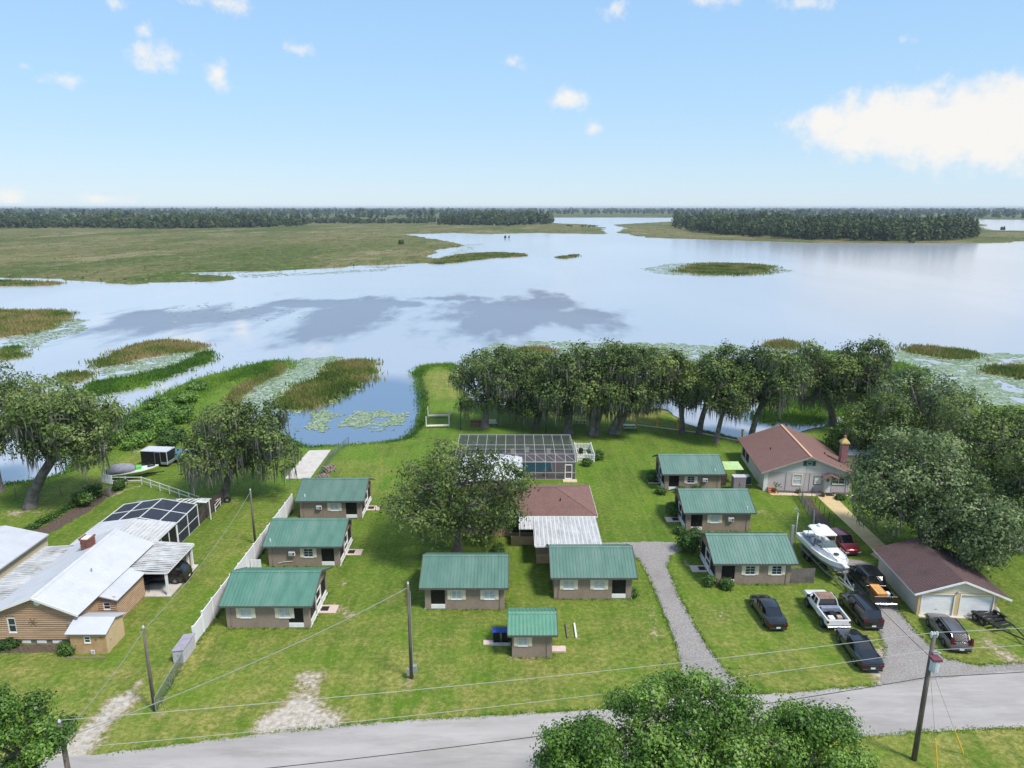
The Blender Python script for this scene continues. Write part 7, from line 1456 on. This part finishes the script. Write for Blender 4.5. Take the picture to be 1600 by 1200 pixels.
sw = [G(x, y) for x, y in ((995, 664), (1060, 672), (1090, 676), (1150, 688), (1172, 692))]; b = MB()
for a, c in zip(sw, sw[1:]): b.bar((*a, -.1), (*c, -.1), .35, .35)
tag(b.build('sea_wall', concrete), 'low concrete sea wall along the canal', 'wall')
# ---- bits around the right houses
bx_t = thing('storage_cabinet', 'grey upright storage cabinet beside the furthest right cabin', 'cabinet', (27.15, 81.6, 0)); gv = mat('mauve_grey_plastic', (.235, .20, .22), .6); bx('body', gv, bx_t, 0, 1.5, 0, .9, 0, 1.85); bx('top', mat('pale_grey_vinyl', (.47, .45, .47), .7), bx_t, -.04, 1.54, -.04, .94, 1.85, 1.93)
for x in (.02, .76): q = bx('door', gv, bx_t, x, x + .72, -.03, -.002, .06, 1.8); bx('handle', black_metal, q, .70 if x < .5 else .78, .73 if x < .5 else .81, -.06, -.031, .85, 1.05)
gz = thing('lime_canopy', 'lime green canopy roof behind the grey storage cabinet', 'canopy', (26.3, 83.7, 0)); b = MB(); slab(b, (0, 0, 2.1), (2.7, 0, 2.1), (0, 2.4, 2.3), (2.7, 2.4, 2.3), .05); b.build('roof', mat('lime_green_sheet', (.40, .56, .24), .6), gz)
for x, y in ((.05, .05), (2.6, .05), (.05, 2.3), (2.6, 2.3)): bx('post', black_metal, gz, x, x + .06, y, y + .06, 0, 2.1)
t = thing('air_conditioner_unit', 'dark green outdoor air conditioner at the gable house corner', 'air conditioner', (29.7, 84.4, 0), R(-5)); bx('case', mat('dark_green_case', (.035, .085, .08), .5), t, -.45, .45, -.45, .45, .05, 1.05, bevel=.05); b = MB(); b.tube([(0, 0, 1.05), (0, 0, 1.08)], .36, 14); b.build('fan_grille', steel, t); bx('pad', concrete, t, -.55, .55, -.55, .55, -.02, .05)
for k in range(6): bx('fin', black_metal, t, -.4, .4, -.462, -.452, .15 + k * .14, .2 + k * .14)
def pot(label, px, py, plant=True):
    x, y = G(px, py); t = thing('flower_pot', label, 'flower pot', (x, y, 0), 0, 'pots on the tan terrace'); b = MB(); b.tube([(0, 0, 0), (0, 0, .38), (0, 0, .44)], [.18, .26, .28], 12); b.build('pot', mat('maroon_glaze', (.13, .035, .03), .4), t); cl = np.array([(random.gauss(0, .12), random.gauss(0, .12), .5, 0, 0, 1, random.uniform(.3, .7), 1) for _ in range(8)]); V, T = leaves(cl, 14, .06, .1); np_mesh('foliage', V, np.arange(len(V)).reshape(-1, 4), shrub_leaf, T, t)
pot('maroon pot at the left end of the tan terrace', 1209, 770); pot('maroon pot in the middle of the tan terrace', 1246, 772); pot('maroon pot next to the tan walk', 1286, 776)
b = MB(); b.ball((0, 0, .45), .4, 12, 7, .9); o = b.build('barbecue_kettle', black_metal); o.location = (*G(1226, 764), .25); tag(o, 'black kettle barbecue in front of the gable house', 'barbecue')
bsk = thing('basketball_board', 'white backboard on a pole beside the left hedge', 'backboard', (*G(171, 778), 0), R(-20)); bx('board', white, bsk, -.85, .85, -.03, .03, 1.9, 3.0); bx('pole', steel, bsk, -.05, .05, .04, .14, 0, 2.9); bx('brace', steel, bsk, .25, .31, .05, .1, 0, 2.0); b = MB(); b.tube([(.2 * math.cos(a), -.28 + .2 * math.sin(a), 2.15) for a in np.linspace(0, 6.28, 12)], .015, 4); b.build('hoop', orange, bsk)
tab = thing('folding_table', 'white-topped table at the upper end of the dark board fence', 'table', (*G(324, 795), 0), R(-8)); 
for i in range(2): bx('top', white, tab, -1.1, 1.1, -.62 + i * .66, -.02 + i * .66, 1.0, 1.05)
for x in (-.95, .87): bx('leg', steel, tab, x, x + .07, -.5, -.43, 0, 1.0); bx('leg', steel, tab, x, x + .07, .4, .47, 0, 1.0)
o = thing('rubber_ring', 'dark round tyre standing at the oak foot', 'tyre', (*G(356, 785), 0)); b = MB(); b.tube([(0, -.15, .35), (0, .15, .35)], .35, 14); b.build('tyre', rubber, o); b = MB(); b.tube([(0, -.16, .35), (0, .16, .35)], .18, 12); b.build('hub', steel, o)
# ---- planting near the buildings
random.seed(77)
SH = [('round dark shrub left of the nearest right cabin', (1079, 862), 1.15, 1.9), ('clipped round shrub left of the porch window of the nearest right cabin', (1110, 915), .45, .75), ('clipped round shrub under the porch window of the nearest right cabin', (1136, 919), .5, .8),
      ('bushy plant by the porch of the middle right cabin', (1052, 806), .75, 1.1), ('second bushy plant behind the porch of the middle right cabin', (1050, 798), .6, 1.0), ('leafy shrub at the porch of the furthest right cabin', (1020, 752), .8, 1.5), ('low flower shrub in front of the furthest right cabin', (1034, 772), .6, .8), ('low shrub under the window of the furthest right cabin', (1065, 771), .6, .7), ('low shrub left of the wall unit of the furthest right cabin', (1090, 771), .7, .8),
      ('dark shrub at the lower porch corner of the middle right cabin', (1063, 834), .6, .6), ('shrub below the porch of the middle right cabin', (1085, 838), .55, .8), ('dark shrub in front of the gable house wall', (1214, 764), .9, 1.1), ('bush behind the white picket pen', (934, 718), .8, 1.4), ('bush before the white picket pen', (917, 728), .55, 1.0), ('small round shrub beside the tan walk', (1313, 780), .45, .4),
      ('reddish shrub on the mulch bed near the backboard', (130, 790), 1.1, 1.5), ('dark shrub on the mulch bed behind the reddish one', (150, 775), 1.0, 1.3), ('dark shrub below the white backboard', (185, 765), .9, 1.1), ('shrub by the corner of the tan shed', (107, 1020), .55, .8), ('low dark shrub in front of the log house', (14, 1012), .5, .5), ('low shrub with leaves behind the middle cabin', (778, 862), .6, .7), ('bush behind the black cargo trailer', (262, 700), 1.6, 1.8), ('small potted plant by the driveway cabin', (990, 932), .25, .5)]
for i, (lb, p, r, h) in enumerate(SH): shrub('shrub', lb, G(*p), r, h, n=int(50 + r * 50), seed=i, leaf=.09 if r < 1 else .12, spread=.17 if r < 1 else .24)
for i, (px, py, r, h) in enumerate([(158,702,1.6,1.7),(178,695,1.8,2.0),(200,680,2.2,2.4),(222,668,2.2,2.3),(245,678,2.4,3.2),(262,655,2.2,2.2),(248,640,2.0,2.0),(280,660,2.4,2.4),(226,690,1.8,1.6),(268,690,2.0,1.8),(205,700,1.6,1.4),(290,630,2.0,1.7),(310,610,1.8,1.5),(170,672,1.2,1.4)]):
    shrub('bank_bush', ['bush at the foot of the slender canal tree', 'dark bush on the bank beside the canal', 'tall bush on the canal bank below the reeds', 'bush on the bank above the canal water', 'brightest big bush of the canal bank', 'bush behind the brightest bank bush', 'bush at the water side of the canal bank', 'bush of the bank left of the leaning oak', 'low broad-leaved bush in front of the bank', 'low bush behind the cargo trailer on the bank', 'low bush left of the broad-leaved bank bush', 'bush half way up the green spit', 'furthest bush on the green spit', 'bush overhanging the canal water'][i], G(px, py), r, h, n=130, per=26, leaf=.16, m=fresh_leaf if i in (1, 4, 5, 6, 7, 8, 10, 11, 12) else shrub_leaf, seed=40 + i, group='bushes on the canal bank', spread=.34, cat='bush')
def hedge():
    pts = [G(x, y) for x, y in ((42, 832), (80, 812), (120, 788), (158, 763))]; cl = []
    for a, c in zip(pts, pts[1:]):
        for k in range(90): p = Vector(a).lerp(Vector(c), random.random()); cl.append((p.x + random.gauss(0, .18), p.y + random.gauss(0, .18), random.uniform(.15, .6), 0, 0, 1, random.uniform(.1, .75), 1))
    V, T = leaves(np.array(cl), 22, .08, .14); V[:, 2] = np.maximum(V[:, 2], .01); o = np_mesh('hedge', V, np.arange(len(V)).reshape(-1, 4), shrub_leaf, T); tag(o, 'low clipped hedge along the brown bed in the left yard', 'hedge')
hedge()
# tall grass on the spits and shore edges
def shore_grass(name, label, pts, n, h, wdt, m, sp=.8, ts=0.0):
    w = [Vector(G(x, y)) for x, y in pts]; out = []
    for _ in range(n): i = random.randrange(len(w) - 1); p = w[i].lerp(w[i + 1], random.random()); out.append((p.x + random.gauss(0, sp), p.y + random.gauss(0, sp)))
    blades(name, np.array(out), h, wdt, m, -.25, 3, .25, label, ts)
shore_grass('tall_grass', 'tall green grass covering the left spit', [(175,690),(215,660),(262,630),(300,610),(345,592),(400,577),(435,567)], 9000, .75, .09, green_reed_m, 2.2, .1)
shore_grass('tall_grass', 'brown fringe of reeds at the tip of the left spit', [(360,640),(366,618),(390,600),(425,584),(438,570)], 1200, .9, .09, reed_m, .7, .3)
shore_grass('tall_grass', 'fringe of grass around the pond', [(364,632),(380,662),(440,684),(480,699),(540,696),(600,692),(640,684),(656,662),(662,640),(658,612),(650,585),(668,572),(700,569),(718,580)], 2600, .45, .08, green_reed_m, .5, .0)
shore_grass('tall_grass', 'tuft of reeds at the head of the right spit', [(652,586),(668,572),(700,570),(716,578)], 900, .8, .08, green_reed_m, .9, .1)
shore_grass('tall_grass', 'grass edge along the left inlet', [(0,758),(60,751),(105,739),(124,718),(130,700)], 800, .4, .08, green_reed_m, .6, .2)
shore_grass('tall_grass', 'dark weeds along the sea wall', [(1080,668),(1110,676),(1150,686),(1200,690)], 500, .4, .08, green_reed_m, .35, -.3)

# weeds and long grass that the mower misses: along walls, fences, drive and road edges
def edge_weeds(name, label, lines, per_m, h, sp, m=green_reed_m, ts=0.0):
    out = []
    for a, c in lines:
        a, c = Vector(a), Vector(c)
        for _ in range(int((c - a).length * per_m)): p = a.lerp(c, random.random()); out.append((p.x + random.gauss(0, sp), p.y + random.gauss(0, sp)))
    blades(name, np.array(out), h, .035, m, -.01, 3, .07, label, ts)
cab = []
for (x, y, w, d) in ((-23.65, 52.45, 6.9, 5.6), (-23.65, 62.95, 6.9, 5.6), (-23.75, 73.85, 6.9, 5.6), (-7.55, 55.3, 6.9, 5.6), (3.75, 57.0, 6.9, 5.6), (18.85, 59.55, 6.9, 5.6), (18.75, 70.7, 6.9, 5.6), (18.8, 82, 6.9, 5.6), (0, 48.5, 3.1, 3.0)):
    cab += [((x, y - .12), (x + w, y - .12)), ((x - .12, y), (x - .12, y + d)), ((x + w + .12, y), (x + w + .12, y + d))]
edge_weeds('wall_weeds', 'weeds growing along the foot of the cabin walls', cab, 9, .16, .09, ts=-.15)
edge_weeds('fence_weeds', 'long grass along the white vinyl fence', [((-25.2, 50), (-25.2, 76)), ((-25.5, 50), (-25.5, 76)), (G(284, 1040), G(244, 1112))], 10, .24, .1)
dl = [(1066,1078),(1062,1030),(1052,995),(1036,955),(1020,915),(1003,880),(985,862)]; dr = [(1048,868),(1042,884),(1060,930),(1080,968),(1102,1005),(1128,1042),(1152,1066)]; pl = [(1376,1040),(1384,1012),(1368,975),(1345,930),(1318,900)]; pr = [(1385,920),(1404,954),(1428,985),(1452,1008),(1478,1030),(1530,1040),(1600,1036)]
rn = [(170,1177),(400,1147),(600,1128),(850,1113),(980,1105)]; rn2 = [(1150,1084),(1230,1083),(1375,1070)]; rs_ = [(1340,1152),(1440,1143),(1600,1137)]
edge_weeds('verge_grass', 'ragged grass creeping over the drive and road edges', [(G(*a), G(*c)) for q in (dl, dr, pl, pr, rn, rn2, rs_) for a, c in zip(q, q[1:])], 26, .12, .12, ts=.25)
